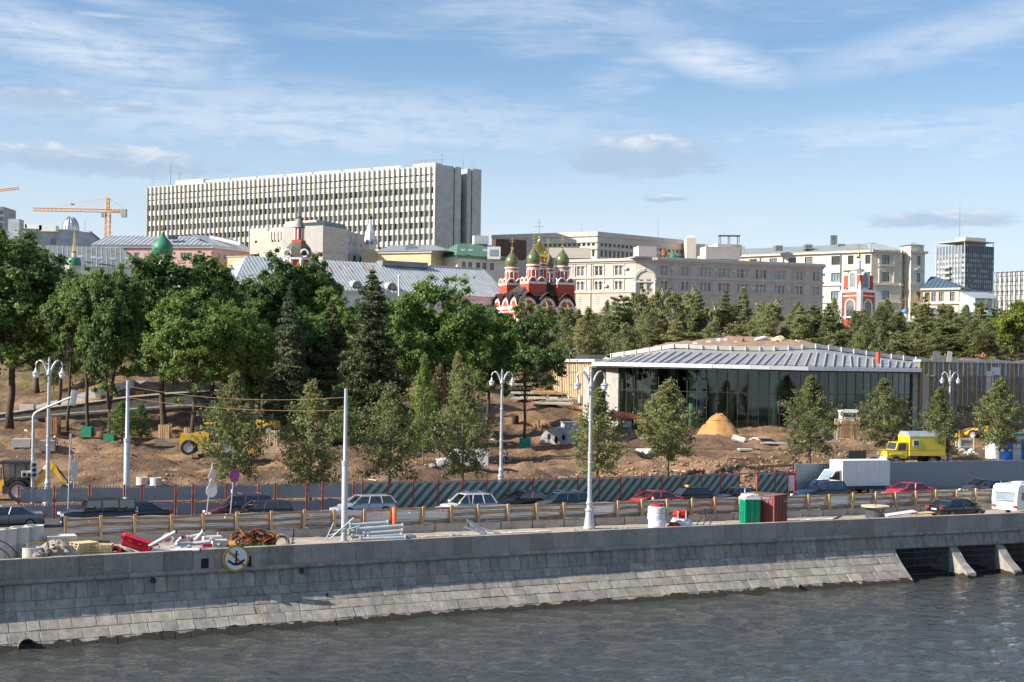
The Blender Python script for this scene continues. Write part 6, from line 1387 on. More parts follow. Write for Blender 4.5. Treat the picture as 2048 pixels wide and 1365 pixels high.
    # clods of churned clay along the bank behind the striped fence
    m=MB()
    for k in range(2600):
        x=uni(1120,1860);p=TX(x,yff(TX(x,125).x)+abs(rnd.gauss(5,9))+1);r_=uni(.06,.24);m.rock(p+Vector((0,0,r_*.2)),r_,k % 17,.7)
    for k in range(2200):
        p=TX(uni(0,1100),uni(112,172));r_=uni(.05,.17);m.rock(p+Vector((0,0,r_*.2)),r_,k % 17,.7)
    tag(m.build('clay_clods','soil'),'loose clods of churned clay on the bank',kind='stuff')
    # low board shelf at end of striped fence
    p,q_=P(1497,935,127),P(1592,930,131);t=thing('site_gantry','low timber rail frame behind the right end of the striped fence','frame',p);MB().tube([p,q_],.12,5).build('beam','timber_brown',t)
    for f in (.1,.5,.95): c=p.lerp(q_,f);MB().tube([c,(c.x,c.y,T(c.x,c.y)-.1)],.08,5).build('post','timber',t)
site_things()
def litter():
    rl_=random.Random(77)
    for k in range(46):
        p=TX(rl_.uniform(10,1840),rl_.uniform(118,188));L_=rl_.uniform(.8,3.2);rz=rl_.uniform(0,3.1);kind=k % 3
        if kind==0: m=MB();m.cbox(p+Vector((0,0,.09)),L_,.2,.06,rz,0,rl_.uniform(-.06,.06));tag(m.build('loose_plank',rl_.choice(('timber','timber_brown','timber_pale'))),'loose plank lying on the churned site ground','plank','planks lying about the site')
        elif kind==1: m=MB();d=Vector((cos(rz),sin(rz),0))*L_/2;m.tube([p-d+Vector((0,0,.1)),p+d+Vector((0,0,.12))],.06,6);tag(m.build('site_pipe',rl_.choice(('steel_rust','pipe_grey_site','machine_black'))),'short pipe lying on the churned site ground','pipe','pipes lying about the site')
        else: m=MB();m.rock(p+Vector((0,0,.15)),rl_.uniform(.25,.5),k,.6,2);tag(m.build('concrete_lump',rl_.choice(('concrete_old','concrete_light'))),'broken concrete lump half sunk in the site ground','rubble','concrete lumps about the site')
mk('pipe_grey_site',(.42,.44,.45),.6,var=.2);litter()
# ------------------------------------------------------------------ trees
mk('bark',(.085,.065,.048),.95,var=.35,vs=4,bump=.6,bs=10,stretch=(1,1,.25));mk('bark_light',(.20,.165,.125),.95,var=.3,vs=4,bump=.5,bs=10,stretch=(1,1,.25));mk('bark_birch',(.62,.58,.52),.8,var=.3,vs=5,stretch=(1,1,2));mk('bark_pine',(.24,.13,.075),.95,var=.3,vs=4)
mk_leaf('leaf_lime',(0.05,0.11,0.028),(0.19,0.285,0.08),0.42);mk_leaf('leaf_maple',(0.068,0.15,0.03),(0.26,0.37,0.095),0.46);mk_leaf('leaf_young',(0.14,0.17,0.06),(0.37,0.385,0.165),0.5)
mk_leaf('leaf_spruce',(0.05,0.078,0.032),(0.16,0.19,0.085),0.25);mk_leaf('leaf_blue_spruce',(0.05,0.08,0.04),(0.16,0.2,0.11),0.25);mk_leaf('leaf_pine',(0.18,0.2,0.08),(0.43,0.43,0.2),0.48);mk_leaf('leaf_pine_green',(0.15,0.185,0.08),(0.36,0.39,0.18),0.48)
mk_leaf('leaf_birch',(0.15,0.175,0.05),(0.36,0.36,0.14),0.48);mk_leaf('leaf_dry',(.09,.085,.03),(.24,.20,.09),.3);mk_leaf('leaf_bright',(.07,.12,.016),(.24,.30,.05),.4)
def leaf_mesh(name,C,Nrm,size,seed,mat,aspect=1.5):
    """thousands of small bent leaves (rhombs) at points C facing roughly Nrm"""
    rg=np.random.RandomState(seed);n=len(C)
    d=Nrm+rg.normal(0,.75,(n,3));d /= np.linalg.norm(d,axis=1)[:,None]+1e-9
    a=np.cross(d,rg.normal(0,1,(n,3)));a /= np.linalg.norm(a,axis=1)[:,None]+1e-9;b=np.cross(d,a)
    s=(size*rg.uniform(.6,1.35,n))[:,None]
    V=np.empty((n,4,3));V[:,0]=C+a*s*aspect*.5;V[:,1]=C+b*s*.42+d*s*.1;V[:,2]=C-a*s*aspect*.5;V[:,3]=C-b*s*.42+d*s*.1
    me=bpy.data.meshes.new(name);me.vertices.add(4*n);me.vertices.foreach_set('co',V.ravel())
    me.loops.add(4*n);me.loops.foreach_set('vertex_index',np.arange(4*n,dtype=np.int32));me.polygons.add(n);me.polygons.foreach_set('loop_start',np.arange(0,4*n,4,dtype=np.int32))
    try: me.polygons.foreach_set('loop_total',np.full(n,4,dtype=np.int32))
    except Exception: pass
    me.materials.append(MATS[mat]);me.update(calc_edges=True);me.validate()
    return me
def limb(m,a,b,r0,r1,rr,bend=.12,seg=6):
    a,b=Vector(a),Vector(b);L_=(b-a).length;n=4;off=Vector((rr.uniform(-1,1),rr.uniform(-1,1),rr.uniform(-.2,.6)))*L_*bend
    pts=[a.lerp(b,i/n)+off*sin(PI*i/n) for i in range(n+1)];m.tube(pts,[r0+(r1-r0)*i/n for i in range(n+1)],seg)
def broadleaf(seed,Ht,base,rx,mat,bark='bark',nclump=110,per=170,leaf=.34,lobes=9,trunk_r=.38,fork=False,cr=(.10,.19),open_=0.0,top=.5):
    """tapered trunk and limbs + crown of leaf clumps spread on several uneven lobes; leaves gaps"""
    rr=random.Random(seed);rg=np.random.RandomState(seed);ch=Ht-base;cz=base+ch*top;nclump=int(nclump*2.3);per=int(per*.82);leaf*=.76;cr=(cr[0]*.66,cr[1]*.74)
    lob=[(np.array([0,0,cz]),np.array([rx*.74,rx*.74,ch*.47]))]
    for k in range(lobes):
        w=6.283*k/lobes+rr.uniform(-.3,.3);hh=rr.uniform(-.62,.82);q=math.sqrt(max(.06,1-hh*hh))*rr.uniform(.5,.66)
        r_=rx*rr.uniform(.30,.46);lob.append((np.array([rx*q*cos(w),rx*q*sin(w),cz+hh*ch*.36]),np.array([r_,r_,r_*rr.uniform(.7,1.0)])))
    C,Nn,cents=[],[],[]
    for k in range(nclump):
        c,e=lob[rr.randrange(len(lob)) if rr.random()<.8 else 0];d=rg.normal(0,1,3);d /= np.linalg.norm(d)
        if d[2]<-.3 and rr.random()<.6: d[2]*=-1
        p=c+e*d*rr.uniform(.66,1.1) if rr.random()<.84 else c+e*d*rr.uniform(.2,.7)
        if p[2]<base*.9: continue
        r_=rx*rr.uniform(*cr);m_=int(per*(r_/(rx*.105)) ** 1.6*rr.uniform(.7,1.2));q=rg.normal(0,1,(m_,3));q /= np.linalg.norm(q,axis=1)[:,None];q*=np.minimum(np.abs(rg.normal(0,.62,m_)),1.7)[:,None]
        q[:,2]*=.72;C.append(p+q*r_);out=(p-np.array([0,0,cz-ch*.15]));out /= np.linalg.norm(out)+1e-6;Nn.append(q*.8+out*.55+np.array([0,0,.35]));cents.append(p)
    C=np.concatenate(C);Nn=np.concatenate(Nn);crown=leaf_mesh('crown',C,Nn,leaf,seed,mat)
    m=MB();lean=Vector((rr.uniform(-.04,.04),rr.uniform(-.04,.04),0))*Ht;top_=Vector((0,0,base+ch*.62))+lean
    stems=[(Vector((0,0,-.4)),top_,trunk_r)]
    if fork:
        f=Vector((0,0,base*.75));stems=[(Vector((0,0,-.4)),f,trunk_r)]+[(f,Vector((dx,dy,base+ch*.6)),trunk_r*.72) for dx,dy in ((-rx*.25,rr.uniform(-1,1)),(rx*.25,rr.uniform(-1,1)))]
    for a,b,r_ in stems:
        n=7;pts=[a.lerp(b,i/n)+Vector((rr.uniform(-.12,.12),rr.uniform(-.12,.12),0))*(0 if i in (0,n) else 1) for i in range(n+1)];m.tube(pts,[r_*(1.35 if i==0 and a.z<0 else 1)*(1-.62*i/n) for i in range(n+1)],9)
    for p in rr.sample(cents,min(len(cents),42)):
        p=Vector(p);s=stems[0] if len(stems)==1 else rr.choice(stems[1:]);f=min(.97,max(.45 if len(stems)==1 else .05,(p.z-s[0].z)/(s[1].z-s[0].z)*rr.uniform(.55,.8)));limb(m,s[0].lerp(s[1],f),p,s[2]*.30*(1.2-f),.035,rr)
    me=bpy.data.meshes.new('trunk');me.from_pydata(m.v,[],m.f);me.materials.append(MATS[bark]);me.polygons.foreach_set('use_smooth',[True]*len(m.f));me.update()
    return me,crown
def conifer(seed,Ht,rb,mat,bark='bark',base=.12,whorls=16,leaf=.26,per=60,droop=.25,trunk_r=.2,ragged=.25,tip=1.0,sparse=0.0):
    rr=random.Random(seed);rg=np.random.RandomState(seed);C,Nn=[],[];m=MB();m.tube([(0,0,-.3),(0,0,Ht*.5),(0,0,Ht)],[trunk_r,trunk_r*.6,.02],7)
    for k in range(whorls):
        f=k/(whorls-1);z=Ht*(base+(1-base)*f*.985);R_=rb*(1-f) ** (.75*tip)+.12
        nb=max(4,int(7*(1-f*.5)))
        for b in range(nb):
            if rr.random()<sparse: continue
            w=6.283*(b+rr.random())/nb;L_=R_*rr.uniform(1-ragged,1+ragged*.6);e=Vector((cos(w)*L_,sin(w)*L_,-L_*droop*rr.uniform(.5,1.2)+(.25*L_ if f>.8 else 0)))
            p0=Vector((0,0,z));
            if b % 2==0: m.tube([p0,p0+e*.55,p0+e],[trunk_r*.22*(1.1-f),.03,.012],4)
            n=int(per*L_/rb*(1.2-.3*f))+6;t_=rg.uniform(.12,1.02,n) ** .8;sp=(.10+.17*(1-t_))*L_+.1
            q=np.array(p0)[None]+np.array(e)[None]*t_[:,None];side=np.array([-sin(w),cos(w),0]);q=q+side[None]*(rg.normal(0,1,n)*sp)[:,None];q[:,2]+=rg.normal(0,.09,n)*(1+L_*.25)-sp*.3
            C.append(q);Nn.append(np.tile(np.array([cos(w)*.35,sin(w)*.35,.8]),(n,1)))
    n=14;q=np.stack([rg.normal(0,.08,n),rg.normal(0,.08,n),Ht*rg.uniform(.93,1.01,n)],1);C.append(q);Nn.append(rg.normal(0,1,(n,3)))
    crown=leaf_mesh('crown',np.concatenate(C),np.concatenate(Nn),leaf,seed,mat,2.4)
    me=bpy.data.meshes.new('trunk');me.from_pydata(m.v,[],m.f);me.materials.append(MATS[bark]);me.update()
    return me,crown
def youngtree(seed,Ht,rx,mat='leaf_young',bark='bark_light',base=.16,leaf=.15,n=8200,dense=1.0):
    """nursery tree: straight stem, fine upswept twigs, egg-shaped airy crown"""
    rr=random.Random(seed);rg=np.random.RandomState(seed);m=MB();m.tube([(0,0,-.3),(.05,0,Ht*.45),(0,.05,Ht*.98)],[.13,.085,.015],7);C,Nn=[],[]
    nb=62;per=int(n/nb)
    for k in range(nb):
        f=(k+rr.random())/nb;z=Ht*(base+(1-base)*f*.93);prof=max(.06,sin(PI*min(1,.20+.78*f) ** .85))*(1.0 if f<.55 else 1-(f-.55)*.9)
        w=k*2.399+rr.uniform(-.4,.4);L_=rx*prof*rr.uniform(.72,1.15);rise=L_*rr.uniform(.25,.8)*(1 if f>.12 else -.3);e=Vector((cos(w)*L_,sin(w)*L_,rise));p0=Vector((0,0,z-rise*.5));m.tube([p0,p0+e*.5+Vector((0,0,-.05*L_)),p0+e],[.03,.018,.006],4)
        for j in range(4):
            t0=rr.uniform(.3,.85);s0=p0+e*t0;s1=s0+Vector((rr.uniform(-1,1),rr.uniform(-1,1),rr.uniform(.0,1)))*L_*.34;m.tube([s0,s1],[.012,.005],3);nn=max(3,per // 7);tt=rg.uniform(.1,1.05,nn);C.append(np.array(s0)[None]+(np.array(s1)-np.array(s0))[None]*tt[:,None]+rg.normal(0,.14,(nn,3)))
        nn=max(4,int(per*.5));tt=rg.uniform(.25,1.06,nn);C.append(np.array(p0)[None]+np.array(e)[None]*tt[:,None]+rg.normal(0,.16,(nn,3)))
    C=np.concatenate(C);Nn=C-np.array([0,0,Ht*.45]);Nn /= np.linalg.norm(Nn,axis=1)[:,None]+1e-6;crown=leaf_mesh('crown',C,Nn*.5+np.array([0,0,.3]),leaf,seed,mat)
    me=bpy.data.meshes.new('trunk');me.from_pydata(m.v,[],m.f);me.materials.append(MATS[bark]);me.update()
    return me,crown
def plant(name,label,meshes,loc,rz=0.0,sc=1.0,group=None,cat='tree',crown_mat=None):
    t=link(name,None,None,loc,rz);t.empty_display_size=.3;t.scale=sc if hasattr(sc,'__len__') else (sc,)*3;tag(t,label,cat,group);tr=link('trunk',meshes[0],t);cr=link('crown',meshes[1],t)
    if crown_mat: cr.material_slots[0].link = 'OBJECT';cr.material_slots[0].material=MATS[crown_mat]
    return t
def fit(px,Y,ytop,H0,half=None,R0=None):
    """terrain foot and scale so the crown tops out at photo row ytop"""
    p=TX(px,Y);h=Zp(px,ytop,Y)-p.z;s=h/H0
    if half is None: return p,s
    w=half*Y/F/R0
    return p,(w,w,s)
A=broadleaf(11,20,4.6,7.0,'leaf_lime',nclump=190,per=190,leaf=.36,lobes=11)
B=broadleaf(23,20,5.2,6.2,'leaf_lime',nclump=170,per=190,leaf=.36,lobes=9,fork=True)
Cc=broadleaf(37,20,4.2,7.4,'leaf_maple',nclump=200,per=190,leaf=.36,lobes=12,cr=(.11,.18))
Dd=broadleaf(41,20,7.5,4.4,'leaf_lime',nclump=110,per=190,leaf=.34,lobes=8,trunk_r=.28,cr=(.14,.24))
Ee=broadleaf(53,20,6.5,6.4,'leaf_lime',nclump=110,per=150,leaf=.34,lobes=9,trunk_r=.26,cr=(.11,.19))
S1=conifer(3,20,5.0,'leaf_spruce',whorls=30,leaf=.22,per=300,droop=.32,trunk_r=.32,base=.16)
S2=conifer(5,20,4.6,'leaf_blue_spruce',whorls=28,leaf=.22,per=300,droop=.38,trunk_r=.32,base=.10)
for nm,lab,ms,px,Y,yt,half,R0,rz,mt in (
    ('broadleaf_tree','big dark tree cut by the left picture edge',A,20,196,452,150,7.0,.3,None),
    ('broadleaf_tree','slim dark tree behind the left lamp with a leaning trunk',Ee,98,202,525,62,6.4,1.0,None),
    ('broadleaf_tree','leafy tree right of the left lamp, thin bare trunk',Dd,136,186,548,52,4.4,2.2,None),
    ('broadleaf_tree','light-topped tree rising from the tall green guard',Dd,178,176,530,66,4.4,.4,'leaf_maple'),
    ('broadleaf_tree','forked tree rising from the lower green guard',B,220,174,524,82,6.2,.2,None),
    ('broadleaf_tree','largest dark broad tree under the green onion dome',A,330,186,500,128,7.0,2.4,None),
    ('broadleaf_tree','tall dark tree right of the largest one, crown against the pink building',B,425,192,512,96,6.2,1.2,None),
    ('broadleaf_tree','pale-leaved lower tree in front with the thick double trunk',Cc,385,164,575,104,7.4,1.7,'leaf_maple'),
    ('broadleaf_tree','pale round crown left of the blue spruce',Cc,475,172,596,92,7.4,3.1,'leaf_maple'),
    ('broadleaf_tree','dark tree behind the pale round crown',A,505,204,552,92,7.0,4.1,None),
    ('broadleaf_tree','tall narrow tree before the red shingle-domed belfry, left crown',Dd,552,205,496,52,4.4,3.0,None),
    ('broadleaf_tree','tall narrow tree before the red shingle-domed belfry, right crown',Dd,622,208,502,58,4.4,5.0,None),
    ('broadleaf_tree','bright green tree between the belfry and the dark spruce',Cc,662,204,572,74,7.4,.9,'leaf_maple'),
    ('broadleaf_tree','dark tree filling the gap left of the dark spruce',B,690,214,590,66,6.2,2.0,None),
    ('broadleaf_tree','round bright tree right of the dark spruce, the fullest crown',Cc,880,178,546,118,7.4,2.6,None),
    ('broadleaf_tree','small dark tree tucked behind the right side of the round tree',A,975,198,612,74,7.0,5.2,None),
    ('broadleaf_tree','open-crowned tree with straight dark trunk in the green guard at centre',Ee,1052,178,608,86,6.4,.7,None),
    ('broadleaf_tree','back tree filling the canopy behind the left lamp',A,75,232,540,92,7.0,1.9,None),
    ('broadleaf_tree','back tree behind the two slim guarded trunks',Cc,190,236,545,98,7.4,.5,'leaf_maple'),
    ('broadleaf_tree','back tree behind the largest dark tree',B,290,240,540,90,6.2,3.3,None),
    ('broadleaf_tree','back tree between the largest tree and the blue spruce',Cc,440,238,560,92,7.4,4.4,None),
    ('broadleaf_tree','back tree behind the blue spruce',A,590,240,575,84,7.0,5.5,None),
    ('broadleaf_tree','back tree behind the tall dark spruce',B,740,242,600,84,6.2,.1,'leaf_maple'),
    ('broadleaf_tree','back tree seen through the gap left of the round tree',Cc,800,232,590,70,7.4,1.1,None),
    ('broadleaf_tree','back tree right of the round tree below the cathedral',Cc,985,236,625,70,7.4,3.0,'leaf_maple'),
    ('broadleaf_tree','low dark tree between the blue spruce and the dark spruces',B,622,196,610,70,6.2,2.2,None),
    ('broadleaf_tree','low dark tree left of the blue spruce behind the first young tree',A,520,190,640,70,7.0,.9,None),
    ('broadleaf_tree','broad dark crown joining the left edge tree to the slim trunks',A,118,214,530,84,7.0,5.9,None),
    ('broadleaf_tree','leaning bare-stemmed tree beside the round tree trunk',Ee,800,190,640,60,6.4,2.9,None)):
    p,s=fit(px,Y,yt,20.2,half,R0);plant(nm,lab,ms,p,rz,s,'old trees of the park',crown_mat=mt)
for lab,ms,px,Y,yt,half,R0 in (('dark spruce standing before the long tin roof',S1,742,172,540,92,5.0),('blue-grey spruce left of centre among the dark trees',S2,578,182,572,62,4.6),('second dark spruce crown left of the tall dark spruce',S1,662,196,600,72,5.0)):
    p,s=fit(px,Y,yt,20.0,half,R0);plant('spruce_tree',lab,ms,p,px*.1,s,'old trees of the park')
Y1=youngtree(61,9,2.9);Y2=youngtree(67,9,2.7);Y3=youngtree(71,9,2.5);Y4=youngtree(73,9,3.0,n=6400);Y5=youngtree(79,9,2.6,base=.22,n=9600)
for px,yt,half,off,ms,lab in ((470,738,74,8,Y1,'young planted tree behind the no-stopping sign, leftmost of the row'),(624,752,76,8,Y2,'young planted tree left of the bare grey pole'),(782,758,76,8,Y4,'young planted tree right of the bare grey pole'),(928,752,66,8.5,Y1,'young planted tree in front of the white van'),
        (1198,770,68,8.5,Y3,'young planted tree behind the near street lamp'),(1338,754,72,9,Y5,'young planted tree before the left half of the pavilion'),(1622,745,64,9,Y1,'young planted tree behind the white box truck'),(1770,752,60,10,Y4,'young planted tree at the front of the yellow truck'),(1880,770,54,4.5,Y3,'young planted tree at the tail of the yellow truck'),(2000,752,56,7,Y5,'young planted tree before the transformer kiosk')):
    x0=TX(px,122).x;Y=yff(x0)+off;x0=(px-CX)/F*Y;Y=yff(x0)+off;p,s=fit(px,Y,yt,9.0,half,2.75);plant('young_tree',lab,ms,p,px*.37,s,'young trees planted along the embankment')
    # guy lines staking the sapling
for px,yt,Y,half,lab,mt in ((848,700,150,34,'ivy-clad slim tree left of the bare tangled stems','leaf_maple'),(880,722,152,40,'tangle of pale dry stems beside the round tree','leaf_dry'),(916,700,156,40,'young narrow tree right of the tangled stems','leaf_young'),(700,790,160,36,'dark bushy sapling behind the bare grey pole','leaf_lime'),(245,800,158,36,'small dark sapling before the ramp','leaf_lime'),(285,806,160,28,'low dark sapling right of the bare pole at left','leaf_lime'),(900,680,260,50,'hedge tree far behind the round tree','leaf_maple')):
    p,s=fit(px,Y,yt,9.0,half,2.6);plant('sapling',lab,rnd.choice((Y1,Y2,Y3)),p,px*.2,s,'odd saplings on the site',crown_mat=mt)
# belt of pines, spruces and birches on the hill behind the pavilion
P1=conifer(83,9,2.3,'leaf_pine','bark_pine',base=.16,whorls=12,leaf=.19,per=230,droop=-.25,trunk_r=.12,ragged=.45,tip=.5);P2=conifer(89,9,2.0,'leaf_pine','bark_pine',base=.2,whorls=11,leaf=.19,per=230,droop=-.35,trunk_r=.12,ragged=.5,tip=.42)
P3=conifer(97,9,2.5,'leaf_pine_green','bark_pine',base=.12,whorls=12,leaf=.19,per=230,droop=-.2,trunk_r=.12,ragged=.45,tip=.55);F1=conifer(101,9,1.9,'leaf_pine_green','bark',base=.06,whorls=16,leaf=.17,per=190,droop=.1,trunk_r=.1,ragged=.25)
Bi=broadleaf(107,9,3.0,1.7,'leaf_birch','bark_birch',nclump=42,per=48,leaf=.22,lobes=6,trunk_r=.10,cr=(.22,.36));Bu=broadleaf(109,5,.7,2.2,'leaf_bright',nclump=60,per=80,leaf=.22,lobes=6,trunk_r=.1,cr=(.16,.28))
rt=random.Random(19)
def belt(n,x0,x1,y0,y1,tops,kinds,lab,grp,half=(24,36)):
    for k in range(n):
        px=x0+(x1-x0)*(k+rt.uniform(.1,.9))/n;Y=rt.uniform(y0,y1);ms,mt,R0,nm=rt.choice(kinds);p,s=fit(px,Y,rt.uniform(*tops),9.0,rt.uniform(*half),R0);plant(nm,lab if nm != 'leafy_sapling' else lab.replace('young pine','leafy sapling').replace('pine at','leafy sapling at'),ms,p,rt.uniform(0,6),s,grp if nm != 'leafy_sapling' else grp.replace('pines','leafy saplings'),crown_mat=mt)
pk=[(P1,None,2.3,'pine_tree'),(P2,None,2.0,'pine_tree'),(P3,None,2.5,'pine_tree'),(P3,'leaf_pine',2.5,'pine_tree'),(Y2,'leaf_pine',2.5,'leafy_sapling'),(Y3,'leaf_birch',2.5,'leafy_sapling'),(Y1,'leaf_pine_green',2.5,'leafy_sapling'),(Y4,'leaf_pine',2.5,'leafy_sapling'),(Y5,'leaf_pine_green',2.5,'leafy_sapling')]
belt(26,1105,2075,248,258,(628,664),pk,'young pine in the front row of the belt behind the pavilion','front row of pines',(30,42));belt(30,1100,2080,262,285,(606,644),pk,'young pine in the middle of the conifer belt','middle row of pines',(24,36));belt(26,1160,2080,292,325,(592,628),pk,'pine at the back of the conifer belt','back row of pines',(20,30))
for px,yt,lab in ((1450,582,'pointed young spruce rising above the pine belt, left one'),(1484,576,'taller pointed spruce beside the left one'),(1395,584,'bright spruce top left of the two pointed spruces'),(1600,612,'pointed spruce below the palace end'),(1655,608,'spruce right of the palace corner'),(1885,616,'broad pine right of the blue-domed church'),(1240,592,'tall pine near the cathedral porch'),(1188,628,'broad pine just right of the cathedral')):
    p,s=fit(px,268,yt,9.0,30,1.9);plant('spruce_tree',lab,F1 if 'spruce' in lab else P3,p,px*.3,s,'single conifers in the belt')
for px,yt,lab in ((1090,598,'wispy birch before the cathedral, right one'),(1050,592,'wispy birch before the cathedral, left one'),(1130,604,'thin birch by the cathedral corner'),(1276,572,'birch before the palace portal'),(1305,578,'birch with bare white stem right of the portal'),(1322,570,'tall birch in front of the paired windows'),(1346,574,'birch left of the dense birch clump'),(1378,572,'dense birch clump below the palace windows'),(1425,606,'thin-stemmed birch in the pine belt'),(1545,596,'nearly bare pale birch in the belt'),(1722,622,'slim birch before the red bell tower'),(1768,616,'birch between bell tower and blue church'),(1842,594,'birch with pale stem before the gold dome')):
    p,s=fit(px,rt.uniform(262,290),yt,9.0,24,1.7);plant('birch_tree',lab,Bi,p,px*.3,s,'birches in the belt')
for px,yt,Y,half,lab in ((2035,600,250,50,'bright green leafy tree at the right picture edge'),(2000,632,262,40,'yellow-green bush left of the bright edge tree'),(1968,640,300,34,'light green shrub under the little chapel'),(1262,602,300,30,'light green shrub left of the portal birch')):
    p,s=fit(px,Y,yt,5.0,half,2.2);plant('leafy_tree',lab,Bu,p,px,s,'light green trees at right')
# saplings and shrubs on the left slope, and a line of trees in front of the street
belt(13,20,480,224,262,(676,716),[(Y1,'leaf_birch',2.75,'sapling'),(Y3,'leaf_birch',2.75,'sapling'),(Y2,'leaf_young',2.75,'sapling')],'thin sapling staked on the left slope above the ramp','saplings on the left slope',(18,26))
belt(12,0,1000,262,300,(596,650),[(Y1,'leaf_maple',2.75,'slope_tree'),(Y2,'leaf_lime',2.75,'slope_tree')],'tree on the upper slope glimpsed between the old trunks','trees on the upper slope',(40,60))
belt(9,640,1130,232,262,(672,700),[(Y1,'leaf_birch',2.75,'sapling'),(P3,None,2.5,'sapling')],'small tree on the slope behind the round tree','small trees behind the round tree',(22,32))
def scrub():
    rg=np.random.RandomState(2);C=[]
    for _ in range(900):
        px=rg.uniform(-40,1150);Y=rg.uniform(224,330);p=TX(px,Y);n=rg.randint(8,26);C.append(np.array(p)+rg.normal(0,1,(n,3))*np.array([.6,.6,.22])+np.array([0,0,.25]))
    for _ in range(1600):
        px=rg.uniform(1090,2100);Y=rg.uniform(247,330);p=TX(px,Y);n=rg.randint(8,22);C.append(np.array(p)+rg.normal(0,1,(n,3))*np.array([.7,.7,.3])+np.array([0,0,.35]))
    C=np.concatenate(C);o=link('scrub',leaf_mesh('scrub',C,np.tile(np.array([0,-.3,.8]),(len(C),1)),.26,4,'leaf_birch'));tag(o,'low scrub and weeds on the slopes',kind='stuff')
scrub()
# ------------------------------------------------------------------ fences, lamps, poles and signs along the road
mk('post_red',(.40,.06,.04),.6,var=.25,vs=4);mk('rail_red',(.45,.10,.09),.6,var=.2);mk('mesh_panel',(.30,.31,.345),.6,var=.10,vs=1.2,alpha=.80);mk('panel_grey',(.30,.325,.36),.5,.15,var=.06,vs=.3)
mk('lamp_metal',(.45,.47,.49),.5,.35,var=.12,vs=1.5);mk('pole_grey',(.50,.52,.545),.45,.4,var=.1);mk('lamp_glass',(.80,.82,.84),.25,var=.04);mk('cable_tan',(.30,.19,.07),.7,var=.1);mk('cable_black',(.02,.02,.022),.6)
mk('sign_white',(.80,.80,.79),.5,var=.05);mk('sign_back',(.60,.61,.62),.5,.3,var=.08);mk('sign_red',(.65,.05,.05),.5,var=.05);mk('sign_blue',(.03,.10,.55),.5,var=.05);mk('sign_ochre',(.50,.28,.05),.7,var=.3,vs=5);mk('sign_black',(.015,.015,.015),.6)
mk('orange_plastic',(.85,.18,.04),.5,var=.1);mk('fence_timber',(.50,.33,.165),.85,var=.25,vs=3,pern=.15);mk('fence_rail',(.33,.205,.105),.85,var=.3,vs=3,pern=.2);mk('poly_sheet',(.62,.62,.61),.25,.4,var=.22,vs=1.3,stretch=(.35,.35,6),pern=.08)
mk('block_concrete',(.40,.345,.29),.95,var=.22,vs=2.0,bump=.4,bs=12,pern=.1)
def stripes():
    m=bpy.data.materials.new('striped_panel');m.use_nodes=True;MATS['striped_panel']=m;nt=m.node_tree;L=nt.links.new;b=nt.nodes['Principled BSDF'];b.inputs['Roughness'].default_value=.7;b.inputs['Alpha'].default_value=.9
    g=N(nt,'ShaderNodeNewGeometry');sp=N(nt,'ShaderNodeSeparateXYZ');L(g.outputs['Position'],sp.inputs[0])
    a=N(nt,'ShaderNodeMath',operation='MULTIPLY_ADD');L(sp.outputs[0],a.inputs[0]);a.inputs[1].default_value=1.12;mz=N(nt,'ShaderNodeMath',operation='MULTIPLY');L(sp.outputs[2],mz.inputs[0]);mz.inputs[1].default_value=-.95;L(mz.outputs[0],a.inputs[2])
    fr=N(nt,'ShaderNodeMath',operation='FRACT');d=N(nt,'ShaderNodeMath',operation='DIVIDE');L(a.outputs[0],d.inputs[0]);d.inputs[1].default_value=.80;L(d.outputs[0],fr.inputs[0]);gt=N(nt,'ShaderNodeMath',operation='GREATER_THAN');L(fr.outputs[0],gt.inputs[0]);gt.inputs[1].default_value=.5
    tc=N(nt,'ShaderNodeTexNoise');L(g.outputs['Position'],tc.inputs['Vector']);tc.inputs['Scale'].default_value=1.2;tc.inputs['Detail'].default_value=5
    mx=N(nt,'ShaderNodeMix',data_type='RGBA');L(gt.outputs[0],mx.inputs[0]);mx.inputs[6].default_value=(.045,.165,.115,1);mx.inputs[7].default_value=(.43,.38,.375,1)
    mx2=N(nt,'ShaderNodeMix',data_type='RGBA',blend_type='MULTIPLY');mx2.inputs[0].default_value=.5;L(mx.outputs[2],mx2.inputs[6]);r=N(nt,'ShaderNodeMapRange');L(tc.outputs['Fac'],r.inputs[0]);r.inputs[3].default_value=.55;r.inputs[4].default_value=1.35;L(r.outputs[0],mx2.inputs[7]);L(mx2.outputs[2],b.inputs['Base Color'])
stripes()
def cframe(c,s,L_,d=0.0):
    """local wall frame on a curve"""
    a,b=c.at(s,d),c.at(s+L_,d);return frame(a,b)
